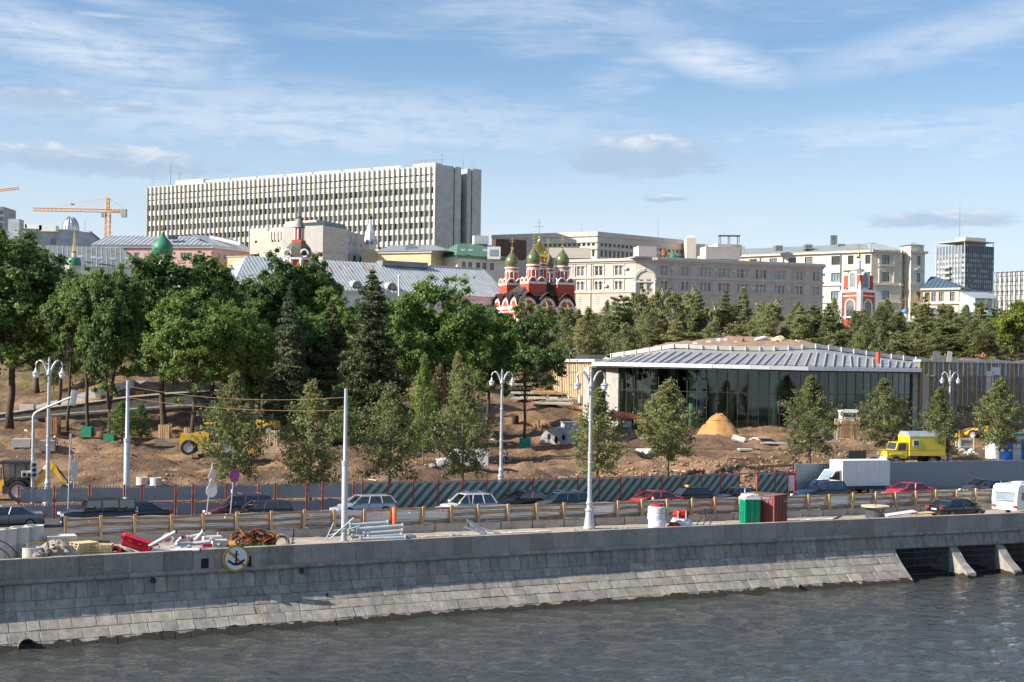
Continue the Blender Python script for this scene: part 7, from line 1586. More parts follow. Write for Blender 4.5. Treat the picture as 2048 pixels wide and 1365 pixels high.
def wood_fence():
    s0,s1=WF.sx(135),WF.sx(2440);t=thing('timber_fence','long timber rail fence with silvery plastic sheets along the road edge','fence',WF.at((s0+s1)/2,0,GZ));rr=random.Random(8);s=s0;L_=2.12
    while s<s1:
        w=L_*rr.uniform(.93,1.05);fr,l=cframe(WF,s,w);zt=1.38+rr.uniform(-.05,.05)
        o,u,n=fr;m=MB(fr);lean=rr.uniform(-.05,.08)
        m.hexa([(-.07,.16,.12),(.07,.16,.12),(.07,.28,.12),(-.07,.28,.12),(-.08+lean,.12,zt+.12),(.10+lean,.12,zt+.12),(.10+lean,.26,zt+.12),(-.08+lean,.26,zt+.12)]);m.build('post','fence_timber',t)
        for z in (.42,.86,1.25):
            if rr.random()<.07: continue
            a,b=rr.uniform(-.05,.05),rr.uniform(-.05,.05);m=MB(fr);m.hexa([(0,.03,z+a),(l,.03,z+b),(l,.13,z+b),(0,.13,z+a),(0,.03,z+.13+a),(l,.03,z+.13+b),(l,.13,z+.13+b),(0,.13,z+.13+a)]);m.build('rail','fence_rail',t)
        m=MB(fr);rows=18;vs=[]
        for j in range(rows+1):
            z=.28+(zt-.28)*j/rows
            for i in range(5): vs.append((l*i/4,-.03+.035*sin(j*1.9+i*.7)+rr.uniform(-.012,.012),z+.03*sin(i*1.4+s)))
        m.add(vs,[(j*5+i,j*5+i+1,(j+1)*5+i+1,(j+1)*5+i) for j in range(rows) for i in range(4)]);m.build('plastic_sheet','poly_sheet',t,smooth=True);s+=w
    s=WF.sx(440);k=0
    while s<WF.sx(2430):
        w=rr.choice((2.35,2.4,1.9,2.4));fr,l=cframe(WF,s,w);h=.5+rr.uniform(-.04,.05);p=fr[0]+fr[1]*(l/2);b=thing('road_block','grey-brown concrete road block under the timber fence','concrete block',(p.x,p.y,GZ),group='concrete blocks under the timber fence');m=MB(fr);e=.05
        m.hexa([(.03,-.35,GZ),(l-.03,-.35,GZ),(l-.03,.42,GZ),(.03,.42,GZ),(.03,-.30,GZ+h),(l-.03,-.30,GZ+h),(l-.03,.36,GZ+h),(.03,.36,GZ+h)]);m.build('body','block_concrete',b)
        m=MB(fr);m.tube([(l/2-.15,.0,GZ+h),(l/2-.13,.0,GZ+h+.07),(l/2+.13,0,GZ+h+.07),(l/2+.15,0,GZ+h)],.015,5);m.build('lifting_loop','rust',b);s+=w+.02;k+=1
    for px,lab in ((590,''),(678,''),(745,''),(760,''),(1290,'')): pass
    for px in (182,412,452,535,616,680,752,820,884):
        p=WF.at(WF.sx(px),.3,1.15+rr.uniform(-.1,.15));o=MB().rock(p,.07,px,1,1).build('warning_lamp',rr.choice(('sign_red','sign_white')));tag(o,'small red and white warning lamp hung on the timber fence','lamp','warning lamps on the timber fence')
    p=WF.at(WF.sx(789),.35,0);t2=thing('orange_cone_pole','bright orange plastic marker strapped to a fence post','marker',(p.x,p.y,GZ));MB().lathe([(.16,GZ+.3),(.12,.6),(.15,.9),(.10,1.3),(.05,1.5)],8,(p.x,p.y,0)).build('body','orange_plastic',t2);MB().lathe([(.17,GZ),(.17,GZ+.32)],8,(p.x,p.y,0)).build('foot','orange_plastic',t2)
wood_fence()
def far_fences():
    rr=random.Random(5);t=thing('mesh_fence','grey mesh panel fence with red posts along the far roadside','fence',FF.at(FF.sx(380),0,GZ));s,s1=FF.sx(41),FF.sx(728);ZT=2.0
    while s<s1:
        w=2.35 if rr.random()<.9 else 1.2;w=min(w,s1-s);fr,l=cframe(FF,s,w)
        MB(fr).box(-.06,.06,-.05,.07,GZ,ZT+.1).build('post','post_red',t)
        for z0,z1 in ((GZ+.05,.84),(.95,ZT)):
            MB(fr).box(.1,l-.1,-.01,.01,z0,z1-.12).build('panel','mesh_panel',t);m=MB(fr);q=.15
            while q<l-.2: m.box(q,q+.1,-.012,.012,z1-.118,z1-.02);q+=.2
            m.box(.1,l-.1,-.015,.015,z1-.02,z1);m.build('perforated_edge','mesh_panel',t)
        s+=w
    t=thing('striped_fence','green and pinkish diagonally striped hoarding beyond the cars','fence',FF.at(FF.sx(1150),0,GZ));s,s1=FF.sx(728),FF.sx(1578);k=0
    while s<s1:
        w=min(2.0,s1-s);fr,l=cframe(FF,s,w);MB(fr).box(-.05,.05,-.05,.05,GZ,ZT+(.18 if k % 4 else .22)).build('post','post_red',t)
        if k != 17: MB(fr).box(.04,l-.04,.0,.025,GZ+.05,ZT-.12).build('striped_panel','striped_panel',t)
        MB(fr).box(.05,l-.05,-.02,.0,ZT-.1,ZT+.02).build('top_rail','mesh_panel',t);s+=w;k+=1
    p,q=FF.at(FF.sx(1578),0),FF.at(FF.sx(1600),0);t=thing('striped_gate_end','short red-framed white panel at the end of the striped hoarding','gate',(p.x,p.y,GZ));fr,l=frame(p,q);MB(fr).box(.1,l-.1,0,.03,.4,1.7).build('panel','sign_white',t)
    for a in (0,l): MB(fr).box(a-.05,a+.05,-.05,.05,GZ,2.1).build('post','sign_red',t)
    MB(fr).box(0,l,-.04,.04,1.75,1.9).build('rail','sign_red',t)
    t=thing('steel_hoarding','plain grey ribbed steel hoarding behind the white box truck','fence',GF.at(10,0,GZ));s,s1=0.0,46.0;prof=[]
    z=GZ
    while z<2.4: prof+=[(0.0,z),(0.0,z+.09),(.03,z+.11),(.03,z+.17),(0,z+.19)];z+=.2
    while s<s1:
        w=2.0;fr,l=cframe(GF,s,w);m=MB(fr);n=len(prof);m.add([(a,d,z) for a in (.015,l-.015) for d,z in prof],[(i,n+i,n+i+1,i+1) for i in range(n-1)]);m.build('panel','panel_grey',t);MB(fr).box(-.05,.05,-.15,-.03,GZ,2.4).build('post','steel_grey',t);s+=w
far_fences()

def street_lamp_proto():
    t=thing('street_lamp','x','street lamp',(0,0,0),world=False);Hh=10.8
    smooth(MB().lathe([(.0,0),(.42,0),(.42,.12),(.36,.2),(.33,.5),(.28,.8),(.25,1.15),(.29,1.2),(.31,1.26),(.29,1.32),(.2,1.4),(.19,1.6),(.23,1.64),(.24,1.78),(.18,1.86),(.15,2.1)],16).build('pedestal','lamp_metal',t),30)
    smooth(MB().lathe([(.15,2.05),(.145,5.0),(.16,5.02),(.16,5.1),(.125,5.14),(.11,9.0),(.09,9.6)],14).build('pole','lamp_metal',t),30)
    for z in (3.2,4.4,7.2): MB().lathe([(.155,z),(.165,z+.02),(.165,z+.07),(.155,z+.09)],14).build('band','sign_back',t)
    smooth(MB().lathe([(.11,9.4),(.19,9.5),(.2,9.65),(.14,9.8),(.10,9.95),(.07,10.4),(.10,10.46),(.10,10.55),(.05,10.62),(.06,10.72),(0,10.8)],12).build('finial','lamp_metal',t),30)
    MB().tube([(-.32,0,10.15),(0,0,10.38),(.32,0,10.15)],.025,6).build('scroll','lamp_metal',t)
    for s in (-1,1):
        pts=[(s*x,0,z) for x,z in ((.05,9.5),(.16,9.85),(.30,10.2),(.46,10.45),(.66,10.55),(.84,10.46),(.93,10.25),(.92,10.05))];a=MB().tube(pts,[.11,.10,.09,.075,.065,.055,.05,.045],8).build('arm','lamp_metal',t,smooth=True)
        l=smooth(MB().lathe([(.03,10.1),(.06,9.95),(.10,9.82),(.13,9.76),(.24,9.68),(.29,9.62),(.28,9.59),(.18,9.6)],16,(s*.92,0,0)).build('lantern','lamp_metal',t),40)
        smooth(MB().lathe([(.21,9.61),(.22,9.52),(.2,9.4),(.13,9.28),(.0,9.23)],16,(s*.92,0,0)).build('globe','lamp_glass',l),60)
    return t
LP=street_lamp_proto()
def put_lamp(o,px,py_base,py_top,Y,label,rz=0.0):
    x=(px-CX)/F*Y;z0=GZ if py_base else T(x,Y);zt=Zp(px,py_top,Y);s=(zt-z0)/10.8;o.location=((unroll(px,(py_top+980)/2)[0])/F*Y,Y,z0);o.scale=(s,s,s);o.rotation_euler=(0,0,rz);o['label']=label;o['group'] = 'twin-arm street lamps'
put_lamp(LP,1181,1,735,G(1183,1058,GZ).y,'near twin-arm street lamp standing at the river parapet',.15)
for px,yt,lab in ((97,714,'twin-arm street lamp at far left behind the mesh fence'),(1003,738,'twin-arm street lamp at centre behind the striped hoarding'),(1899,740,'twin-arm street lamp at right beside the yellow truck')):
    Y=yff(TX(px,118).x)+4.5;Y=yff((px-CX)/F*Y)+4.5;put_lamp(copy_tree(LP),px,0,yt,Y,lab,.1)
def poles():
    def pole(px,base,top,lab,r=.16):
        t=thing('tram_pole',lab,'pole',base);h=top-base.z;smooth(MB().lathe([(r*1.5,base.z-.1),(r*1.5,base.z+h*.52),(r*1.0,base.z+h*.535),(r*.8,base.z+h),(0,base.z+h+.03)],14,(base.x,base.y,0)).build('shaft','pole_grey',t),30);MB().lathe([(r*1.75,base.z+h*.5),(r*1.75,base.z+h*.53)],14,(base.x,base.y,0)).build('collar','pole_grey',t);MB().lathe([(r*2.6,base.z-.1),(r*2.6,base.z+.06),(r*1.6,base.z+.1)],12,(base.x,base.y,0)).build('base_plate','pole_grey',t);return t
    b=G(689,1084,GZ);b=Vector((P(690,930,b.y).x,b.y,GZ));pole(690,b,Zp(692,778,b.y),'bare grey pole at the parapet beside the flanged posts',.125)
    Y=106.0;b2=Vector((P(254,900,Y).x,Y,T(P(254,900,Y).x,Y)));pole(254,b2,Zp(258,762,Y),'bare grey pole behind the mesh fence at left',.15)
    def cable(name,lab,pts,r,mat):
        t=MB();t.tube(pts,r,4);tag(t.build(name,mat),lab,'cable')
    def sag(a,b,d,n=12): return [a.lerp(b,i/n)-Vector((0,0,d*4*(i/n)*(1-i/n))) for i in range(n+1)]
    a1,a2=P(258,773,Y),P(258,796,Y);e1,e2=P(691,795,b.y),P(691,821,b.y)
    cable('overhead_cable','upper tan cable slung between the two bare poles',sag(a1,e1,.5),.014,'cable_tan');cable('overhead_cable','lower tan cable slung between the two bare poles',sag(a2,e2,.35),.014,'cable_tan')
    c=P(1181,825,97);d=P(2100,850,125);cable('overhead_cable','black wire running from the near lamp to the right',sag(c,d,.5),.014,'cable_black');cable('overhead_cable','black wire running left from the near lamp past the bare poles',sag(P(-60,905,106),P(1181,893,97),.3),.014,'cable_black');cable('overhead_cable','thin wire from the bare left pole to the signal mast',sag(P(150,793,104),a2,.2),.015,'cable_black');cable('overhead_cable','lowest black wire crossing before the pavilion',sag(P(1181,893,97),P(2100,895,125),.3),.014,'cable_black')
    # traffic signal mast with bent arm
    Y=102.0;x=P(66,900,Y).x;zb=GZ;t=thing('signal_mast','grey signal mast with a bent arm and two traffic light heads at left','traffic light',(x,Y,zb));zt=Zp(66,828,Y);smooth(MB().tube([(x,Y,zb),(x,Y,zt-.2),(x+.08,Y,zt),(x+.3,Y,zt+.18),(P(146,790,Y).x,Y,Zp(146,793,Y))],[.13,.11,.1,.09,.06],8).build('mast','pole_grey',t));MB().tube([(x,Y,zt-.6),(x+.45,Y,zt+.22)],.03,5).build('strut','pole_grey',t)
    def head(c,tilt,back):
        q=Matrix.Translation(c)@Matrix.Rotation(tilt,4,'Y');m=MB();m.cbox(c,.42,.18,1.15,.4,0,tilt);h=m.build('signal_head','sign_back' if back else 'sign_white',t)
        for k in (-.36,0,.36): p=q@Vector((.05,-.15,k));MB().tube([p+Vector((0,.1,0)),p+Vector((.05,-.12,-.01))],.13,8).build('visor','sign_black' if not back else 'sign_back',h)
    head(P(147,796,Y),.15,True);head(P(68,940,Y-.3),0,False);head(P(60,948,Y-.2),1.57,False)
    for px,y0,y1,lab,kind in ((137,868,1015,'thin sign post with two small plates seen edge-on at left',0),(147,915,1000,'grey signal head on a short post at left',1)):
        Yp=99.0 if kind==0 else 103;b_=Vector((P(px,940,Yp).x,Yp,GZ));t2=thing('sign_post' if kind==0 else 'signal_post',lab,'sign' if kind==0 else 'traffic light',b_);MB().tube([b_,(b_.x+.1,Yp,Zp(px,y0,Yp))],.045,6).build('post','pole_grey',t2)
        if kind==0:
            for y in (880,925): MB().cbox(P(px+4,y,Yp-.1),.12,.5,.75,.2).build('plate','sign_back',t2)
        else: MB().cbox(P(px+3,938,Yp-.1),.36,.3,1.05,.3).build('signal_head','sign_back',t2);MB().cbox(P(px-2,955,Yp-.1),.2,.2,.35).build('box','sign_white',t2)
    # no-stopping sign on a leaning post
    b_=G(456,1077,GZ);top=P(469,940,b_.y-.1);t=thing('no_stopping_sign','leaning post with round red-rimmed blue no-stopping sign','sign',b_);MB().tube([b_,top],.035,8).build('post','pole_grey',t);c=P(469,952,b_.y-.2);Mx=Matrix.Translation(c)@Matrix.Rotation(R(52),4,'Z')@Matrix.Rotation(R(90),4,'X')
    def disc(r,d,mat,nm): m=MB();m.prism([Mx@Vector((r*cos(w),r*sin(w),d)) for w in linsp(0,6.283,25)[:-1]],(Mx.to_3x3()@Vector((0,0,.012))));m.build(nm,mat,t)
    disc(.42,0,'sign_red','rim');disc(.34,.013,'sign_blue','face')
    for a in (.785,-.785): m=MB();dx,dy=cos(a),sin(a);nx_,ny_=-dy*.045,dx*.045;m.prism([Mx@Vector((dx*s*.36+o*nx_,dy*s*.36+o*ny_,.026 if a>0 else .029)) for s,o in ((-1,-1),(1,-1),(1,1),(-1,1))],(Mx.to_3x3()@Vector((0,0,.003))));m.build('cross_bar','sign_red',t)
    MB().cbox(P(463.5,983,b_.y-.1),.1,.1,.22).build('clamp','sign_white',t)
    # rear of a triangle and round sign group
    b_=WF.at(WF.sx(421),-1.2,GZ);Yp=b_.y;t=thing('sign_post','post with two triangular plates and a round plate seen from behind','sign',b_);MB().tube([b_,P(425,926,Yp)],.04,8).build('post','pole_grey',t);fr=(Vector((0,Yp-.05,0)),Vector((.6,.8,0)),Vector((.8,-.6,0)))
    for y,w in ((945,.36),(965,.42)): c=P(424.5,y,Yp-.07);m=MB();u=Vector((.62,.78,0));m.prism([c-u*w+Vector((0,0,-.35)),c+u*w+Vector((0,0,-.35)),c+Vector((0,0,.38))],(.012,-.01,0));m.build('triangle_plate','sign_back',t)
    c=P(423,982,Yp-.07);m=MB();u=Vector((.75,.66,0));m.prism([c+u*.40*cos(w)+Vector((0,0,.42*sin(w))) for w in linsp(0,6.283,21)[:-1]],(.012,-.012,0));m.build('round_plate','sign_white',t)
    # no-anchoring sign hung on the parapet
    s=PAR.sx(474);c=PAR.at(s,.28,0);c.z=Zp(475,1117,c.y);n=(PAR.at(s,1)-PAR.at(s,0)).normalized();u=Vector((-n.y,n.x,0));u=u if u.x>0 else -u;t=thing('no_anchoring_sign','round rusty no-anchoring sign with a black anchor hung on the parapet','sign',c);k=.82
    def Q(x,y,d): return c+u*x*k+Vector((0,0,y*k))+n*d
    def pl(pts,d,mat,nm,th=.02): m=MB();m.prism([Q(x,y,d) for x,y in pts],n*th);m.build(nm,mat,t)
    cir=lambda r,n_=32: [(r*cos(w),r*sin(w)) for w in linsp(0,2*PI,n_+1)[:-1]]
    pl(cir(.93),0,'sign_ochre','rim');pl(cir(.78),.021,'sign_white','face',.012)
    pl([(-.62,.46),(-.5,.6),(.62,-.46),(.5,-.6)],.034,'sign_ochre','slash',.012);pl([(-.05,.38),(.05,.38),(.07,-.4),(-.07,-.4)],.048,'sign_black','anchor_shank',.012)
    pl([(-.18,.24),(.18,.24),(.18,.30),(-.18,.30)],.061,'sign_black','anchor_stock',.01);pl([(.07*cos(w),.45+.08*sin(w)) for w in linsp(0,6.283,13)[:-1]],.048,'sign_black','anchor_ring',.012)
    arc_o=[(.56*cos(w),-.02+.48*sin(w)) for w in linsp(PI*1.12,PI*1.88,13)];arc_i=[(.46*cos(w),.02+.34*sin(w)) for w in linsp(PI*1.88,PI*1.12,13)]
    m=MB();nn=13
    for i in range(12):
        a,b2_,c2,d2=arc_o[i],arc_o[i+1],arc_i[12-i-1],arc_i[12-i];m.hexa([Q(*a,.048),Q(*b2_,.048),Q(*c2,.048),Q(*d2,.048),Q(*a,.062),Q(*b2_,.062),Q(*c2,.062),Q(*d2,.062)])
    m.build('anchor_arms','sign_black',t)
    for sg in (-1,1): pl([(sg*.62,-.06),(sg*.40,-.18),(sg*.56,-.30)][::1],.063,'sign_black','anchor_fluke',.01)
    MB().tube([Q(0,1.0,-.2),Q(0,.9,.0)],.05,6).build('bracket','rust',t);MB().tube([Q(0,-.95,.0),Q(0,-1.12,-.02)],.035,6).build('lower_bracket','sign_ochre',t)
poles()
# ------------------------------------------------------------------ vehicles
mk_glass('car_glass',(.20,.24,.26),.08);mk('car_dark',(.02,.02,.021),.7);mk('chrome',(.6,.6,.62),.2,.9,var=.05);mk('head_lamp',(.75,.78,.80),.15,var=.05,spec=.8);mk('tail_lamp',(.50,.02,.025),.25,var=.1,spec=.7);mk('rim_metal',(.45,.46,.47),.35,.7,var=.1);mk('plate_white',(.7,.7,.68),.6,var=.05);mk('seat_fabric',(.06,.06,.065),.9)
def paint(name,c,rough=.28,metal=.3): return mk(name,c,rough,metal,var=.05,vs=2,spec=.6,coat=.6)
for n_,c_ in (('paint_black',(.012,.013,.015)),('paint_maroon',(.065,.012,.018)),('paint_brown',(.045,.025,.026)),('paint_silver',(.42,.46,.52)),('paint_white_silver',(.52,.55,.58)),('paint_red',(.42,.025,.025)),('paint_bright_red',(.55,.02,.04)),('paint_navy',(.012,.022,.055)),('paint_grey',(.16,.18,.20)),('paint_white',(.78,.78,.78)),('paint_dark_grey',(.045,.05,.055)),('paint_yellow',(.80,.58,.02))): paint(n_,c_,.3 if 'white' not in n_ else .4,.3 if 'white' not in n_ and 'yellow' not in n_ else 0)
def wheel(parent,x,y,r,w=.22):
    s=1 if y>0 else -1;t=MB();t.lathe([(r*.62,-w/2),(r*.92,-w/2),(r,-w*.3),(r,w*.3),(r*.92,w/2),(r*.62,w/2)],18);M=Matrix.Translation((x,y,r))@Matrix.Rotation(R(90),4,'X');t.v=[tuple(M@Vector(v)) for v in t.v];ty=t.build('wheel','rubber',parent,local=True,smooth=False);smooth(ty)
    m=MB();m.lathe([(0,.02),(r*.2,.05),(r*.25,.0),(r*.62,.03),(r*.64,.09)],18);M2=Matrix.Translation((x,y+s*w*.32,r))@Matrix.Rotation(R(-90*s),4,'X');m.v=[tuple(M2@Vector(v)) for v in m.v];m.build('rim','rim_metal',ty,local=True)
def car(label,mat,kind='sedan',loc=(0,0,0),rz=0.0,L_=4.6,W=1.8,Ht=1.45,group='cars on the embankment road',rack=False,name='car',beacon=None,spare=False):
    t=thing(name,label,'car',loc,rz,group,world=False);hw=W/2;hl=L_/2;gc=.2;r=.32 if kind in ('sedan','hatch') else .37
    suv=kind in ('suv','boxy','wagon_suv');zb=.95 if not suv else Ht*.60;zh=zb-.08 if kind != 'boxy' else zb;wr=hw*(.74 if kind != 'boxy' else .88)
    g={'sedan': (.24,.08,-.20,-.36),'hatch': (.22,.06,-.36,-.46),'wagon': (.24,.09,-.40,-.485),'suv': (.22,.07,-.38,-.475),'boxy': (.22,.17,-.485,-.495),'wagon_suv': (.24,.09,-.40,-.485),'coupe': (.22,.04,-.12,-.38)}[kind]
    xa,xb,xc,xd=[q*L_ for q in g]
    def ring(x,w,z0,z1,cr=.03): return [(x,-w*.86,z0),(x,-w*.97,z0+.14),(x,-w,z0+(z1-z0)*.5),(x,-w*.985,z1-.12),(x,-w*.93,z1-.03),(x,-w*.5,z1+cr),(x,w*.5,z1+cr),(x,w*.93,z1-.03),(x,w*.985,z1-.12),(x,w,z0+(z1-z0)*.5),(x,w*.97,z0+.14),(x,w*.86,z0)]
    zt_front=zh-.26 if kind != 'boxy' else zh-.06;zboot=zb+(.03 if kind in ('sedan','coupe') else -.02)
    st=[ring(hl,hw*.72,gc+.12,zt_front-.12),ring(hl-.10,hw*.90,gc+.02,zt_front),ring(hl-.5,hw*.98,gc,zt_front+.08),ring((hl+xa)/2,hw,gc,(zt_front+zh)/2+.08),ring(xa,hw,gc,zh+.03),ring(0,hw,gc,zb),ring(xd if xd>-hl+.3 else -hl+.4,hw,gc,zboot),ring(-hl+.12,hw*.93,gc+.03,zboot-.03),ring(-hl,hw*.78,gc+.15,zboot-.16)]
    n=12;m=MB();m.add(sum(st,[]),[(i*n+k,i*n+(k+1) % n,(i+1)*n+(k+1) % n,(i+1)*n+k) for i in range(len(st)-1) for k in range(n)]+[tuple(range(n))[::-1],tuple((len(st)-1)*n+k for k in range(n))]);m.f=[f[::-1] for f in m.f];body=smooth(m.build('body',mat,t,local=True),32)
    zr=Ht;wb=hw*.93
    # roof
    m=MB();e=.10;lo=[(xb+.04,-wr-.03,zr-.06),(xb+.04,wr+.03,zr-.06),(xc-.04,wr+.03,zr-.07),(xc-.04,-wr-.03,zr-.07)];hi=[(xb-.12,-wr+e,zr-.005),(xb-.12,wr-e,zr-.005),(xc+.15,wr-e,zr-.02),(xc+.15,-wr+e,zr-.02)];m.add(lo+hi,[(3,2,1,0),(4,5,6,7),(0,1,5,4),(1,2,6,5),(2,3,7,6),(3,0,4,7)]);m.f=m.f;roof=m.build('roof',mat,t,local=True)
    # pillars and glass
    nB=3 if kind in ('wagon','suv','boxy','wagon_suv','hatch') else 2;bot=[xa]+[xa+(xd-xa)*q for q in ((.36,.68,.9)[:nB-1] if kind != 'sedan' else (.44,))]+[xd];top=[xb]+[xb+(xc-xb)*q for q in ((.30,.66,.9)[:nB-1] if kind != 'sedan' else (.5,))]+[xc]
    for s in (-1,1):
        for i in range(len(bot)): MB().tube([(bot[i],s*wb,zb-.04),(top[i],s*(wr+.01),zr-.05)],[.06,.05] if i in (0,len(bot)-1) else .045,5).build('pillar',mat if kind != 'boxy' else mat,t,local=True)
        for i in range(len(bot)-1):
            a0,a1=bot[i],bot[i+1];b0,b1=top[i],top[i+1];m=MB();m.quad((a0-.03,s*wb,zb-.02),(a1+.03,s*wb,zb-.02),(b1+.03,s*wr,zr-.07),(b0-.03,s*wr,zr-.07));m.build('side_window','car_glass',t,local=True)
        MB().cbox((xa-.12,s*(hw+.10),zb+.08),.16,.20,.15).build('mirror',mat,t,local=True)
        MB().cbox((hl-.10 if kind != 'boxy' else hl-.02,s*hw*.70,zt_front-.14),.22,.34,.15,s*-.35).build('headlight','head_lamp',t,local=True);MB().cbox((-hl+.06,s*hw*.78,zboot-.18),.2,.30,.20,s*.3).build('tail_light','tail_lamp',t,local=True)
        for x in (hl*.62,-hl*.60): wheel(t,x,s*(hw-.10),r)
        MB().cbox(((bot[0]+bot[1])/2-.5,s*(hw+.005),zb-.16),.2,.03,.04).build('door_handle','chrome',t,local=True)
    MB().quad((xa,-wb,zh),(xa,wb,zh),(xb,wr,zr-.06),(xb,-wr,zr-.06)).build('windscreen','car_glass',t,local=True);MB().quad((xd,wb,zb),(xd,-wb,zb),(xc,-wr,zr-.07),(xc,wr,zr-.07)).build('rear_window','car_glass',t,local=True)
    MB().cbox((hl-.01,0,zt_front-.22),.05,hw*.9,.16).build('grille','car_dark' if kind != 'boxy' else 'chrome',t,local=True);MB().cbox((hl,0,.42),.04,.5,.11).build('number_plate','plate_white',t,local=True);MB().cbox((-hl,0,zboot-.3),.04,.5,.11).build('number_plate','plate_white',t,local=True)
    for x,y in ((.25,.38),(.25,-.38),(-.75,.0)): MB().cbox((x-.1,y,.75),.5,.5 if y else 1.2,.5).cbox((x-.38,y,1.08),.14,.5 if y else 1.2,min(.6,Ht-.95)).build('seat','seat_fabric',t,local=True)
    MB().box(-L_*.3,xa,-hw*.85,hw*.85,.3,.5).build('cabin_floor','car_dark',t,local=True)
    for s in (-1,1):
        for q in bot[:-1]: MB().box(q-.012,q+.012,s*hw*.99-.012,s*hw*.99+.012,.34,zb-.10).build('door_seam','car_dark',t,local=True)
        MB().box(-hl+.5,hl-.5,s*hw*.97-.02,s*hw*.97+.02,.2,.33).build('sill','car_dark',t,local=True);MB().tube([(xa-.05,s*(wb+.015),zb-.015),(xd+.05,s*(wb+.015),zb-.015)],.016,4).build('window_trim','car_dark' if 'silver' not in mat else 'chrome',t,local=True)
    for x in (hl-.03,-hl+.03): MB().box(x-.05,x+.05,-hw*.74,hw*.74,.26,.40).build('bumper_insert','car_dark',t,local=True)
    MB().tube([(xa+.03,-wb*.7,zh+.04),(xa-.12,-wb*.1,zh+.10)],.012,4).build('wiper','car_dark',t,local=True)
    if rack:
        for s in (-1,1): MB().tube([(xb-.1,s*(wr-.05),zr+.02),(xb-.25,s*(wr-.05),zr+.09),(xc+.3,s*(wr-.05),zr+.09),(xc+.15,s*(wr-.05),zr+.02)],.022,5).build('roof_rail','chrome',t,local=True)
        for x in (xb-.4,xc+.6): MB().tube([(x,-wr,zr+.1),(x,wr,zr+.1)],.025,5).build('cross_bar','chrome',t,local=True)
    if beacon: MB().cbox((xb*.2-.2,0,zr+.07),.18,.5,.14).build('taxi_sign',beacon,t,local=True)
    if kind == 'boxy': MB().lathe([(0,0),(.36,0),(.36,.2),(0,.22)],16).build('spare_wheel_cover','chrome',t,local=True).matrix_local=Matrix.Translation((-hl-.02,0,.95))@Matrix.Rotation(R(-90),4,'Y')
    return t
def road_pos(px,py,zroof,ztop=None):
    """place by the roof seen in the photo"""
    return G(px,py,GZ+zroof)
def ang_road(p): return WF.ang(min(WF.L-1,max(1,(WF.sx(p.x/p.y*F+CX)))))+PI
DRV=[]
def put(px,py,label,mat,kind,L_=4.6,W=1.82,Ht=1.45,da=0.0,drv=None,**kw):
    p=road_pos(px,py,Ht);lo=WF.y(p.x)+2.6;hi=yff(p.x)-1.2;p2=Vector((p.x,p.y,GZ))
    if p.y<lo or p.y>hi:
        Y=min(max(p.y,lo),hi);p2=Vector((unroll(px,py)[0]/F*Y,Y,GZ))
    c=car(label,mat,kind,p2,ang_road(p2)+da,L_,W,Ht,**kw)
    if drv: DRV.append((c,drv))
    return c
put(12,1011,'grey sedan tail cut by the left picture edge','paint_grey','sedan',4.7)
put(196,997,'black boxy off-roader with chrome spare wheel, first large car from the left','paint_black','boxy',4.65,1.85,1.93,drv='white')
put(268,1003,'black sedan half hidden behind the boxy off-roader','paint_black','sedan',4.8)
put(480,990,'maroon off-road wagon driving just ahead of the brown hatchback','paint_maroon','wagon_suv',4.75,1.9,1.72,drv='white',rack=True)
put(520,1001,'dark brown estate in the nearer lane beside the maroon car','paint_brown','wagon',4.4,1.75,1.48,drv='white')
put(728,990,'light silver-blue estate car behind the bare pole','paint_silver','wagon',4.6,1.8,1.5,drv='blue')
put(932,987,'pale silver crossover with black roof rails','paint_white_silver','suv',4.5,1.88,1.66,drv='blue',rack=True)
put(1052,981,'long black luxury saloon beside the black estate','paint_black','sedan',5.2,1.9,1.48,drv='dark')
put(1122,985,'black estate with silver roof rack at centre','paint_dark_grey','wagon',4.6,1.78,1.5,rack=True)
put(1308,981,'red saloon driving at centre right','paint_red','sedan',4.5,1.78,1.43)
put(1372,974,'black and yellow taxi hatchback with orange roof sign','paint_black','hatch',4.3,1.8,1.5,beacon='machine_yellow')
put(1475,975,'dark blue saloon above the portable toilet','paint_navy','sedan',4.7,1.82,1.44)
put(1640,961,'dark blue square off-roader before the white truck cab','paint_navy','suv',4.8,1.95,1.82,drv='blue')
put(1816,965,'bright red saloon right of the white box truck','paint_bright_red','sedan',4.5,1.78,1.42)
put(1968,958,'grey saloon, further of the two at the far right','paint_dark_grey','sedan',4.6,1.8,1.44);put(1986,960,'black saloon, nearer of the two at the far right','paint_black','sedan',4.7,1.82,1.44,drv='white')
pb=back(1912,2.9);car('black saloon parked behind the parapet with its red tail lights showing','paint_black','sedan',pb,PAR.ang(PAR.sx(1906))+.1,4.75,1.8,1.42,group='vehicles parked on the pavement')

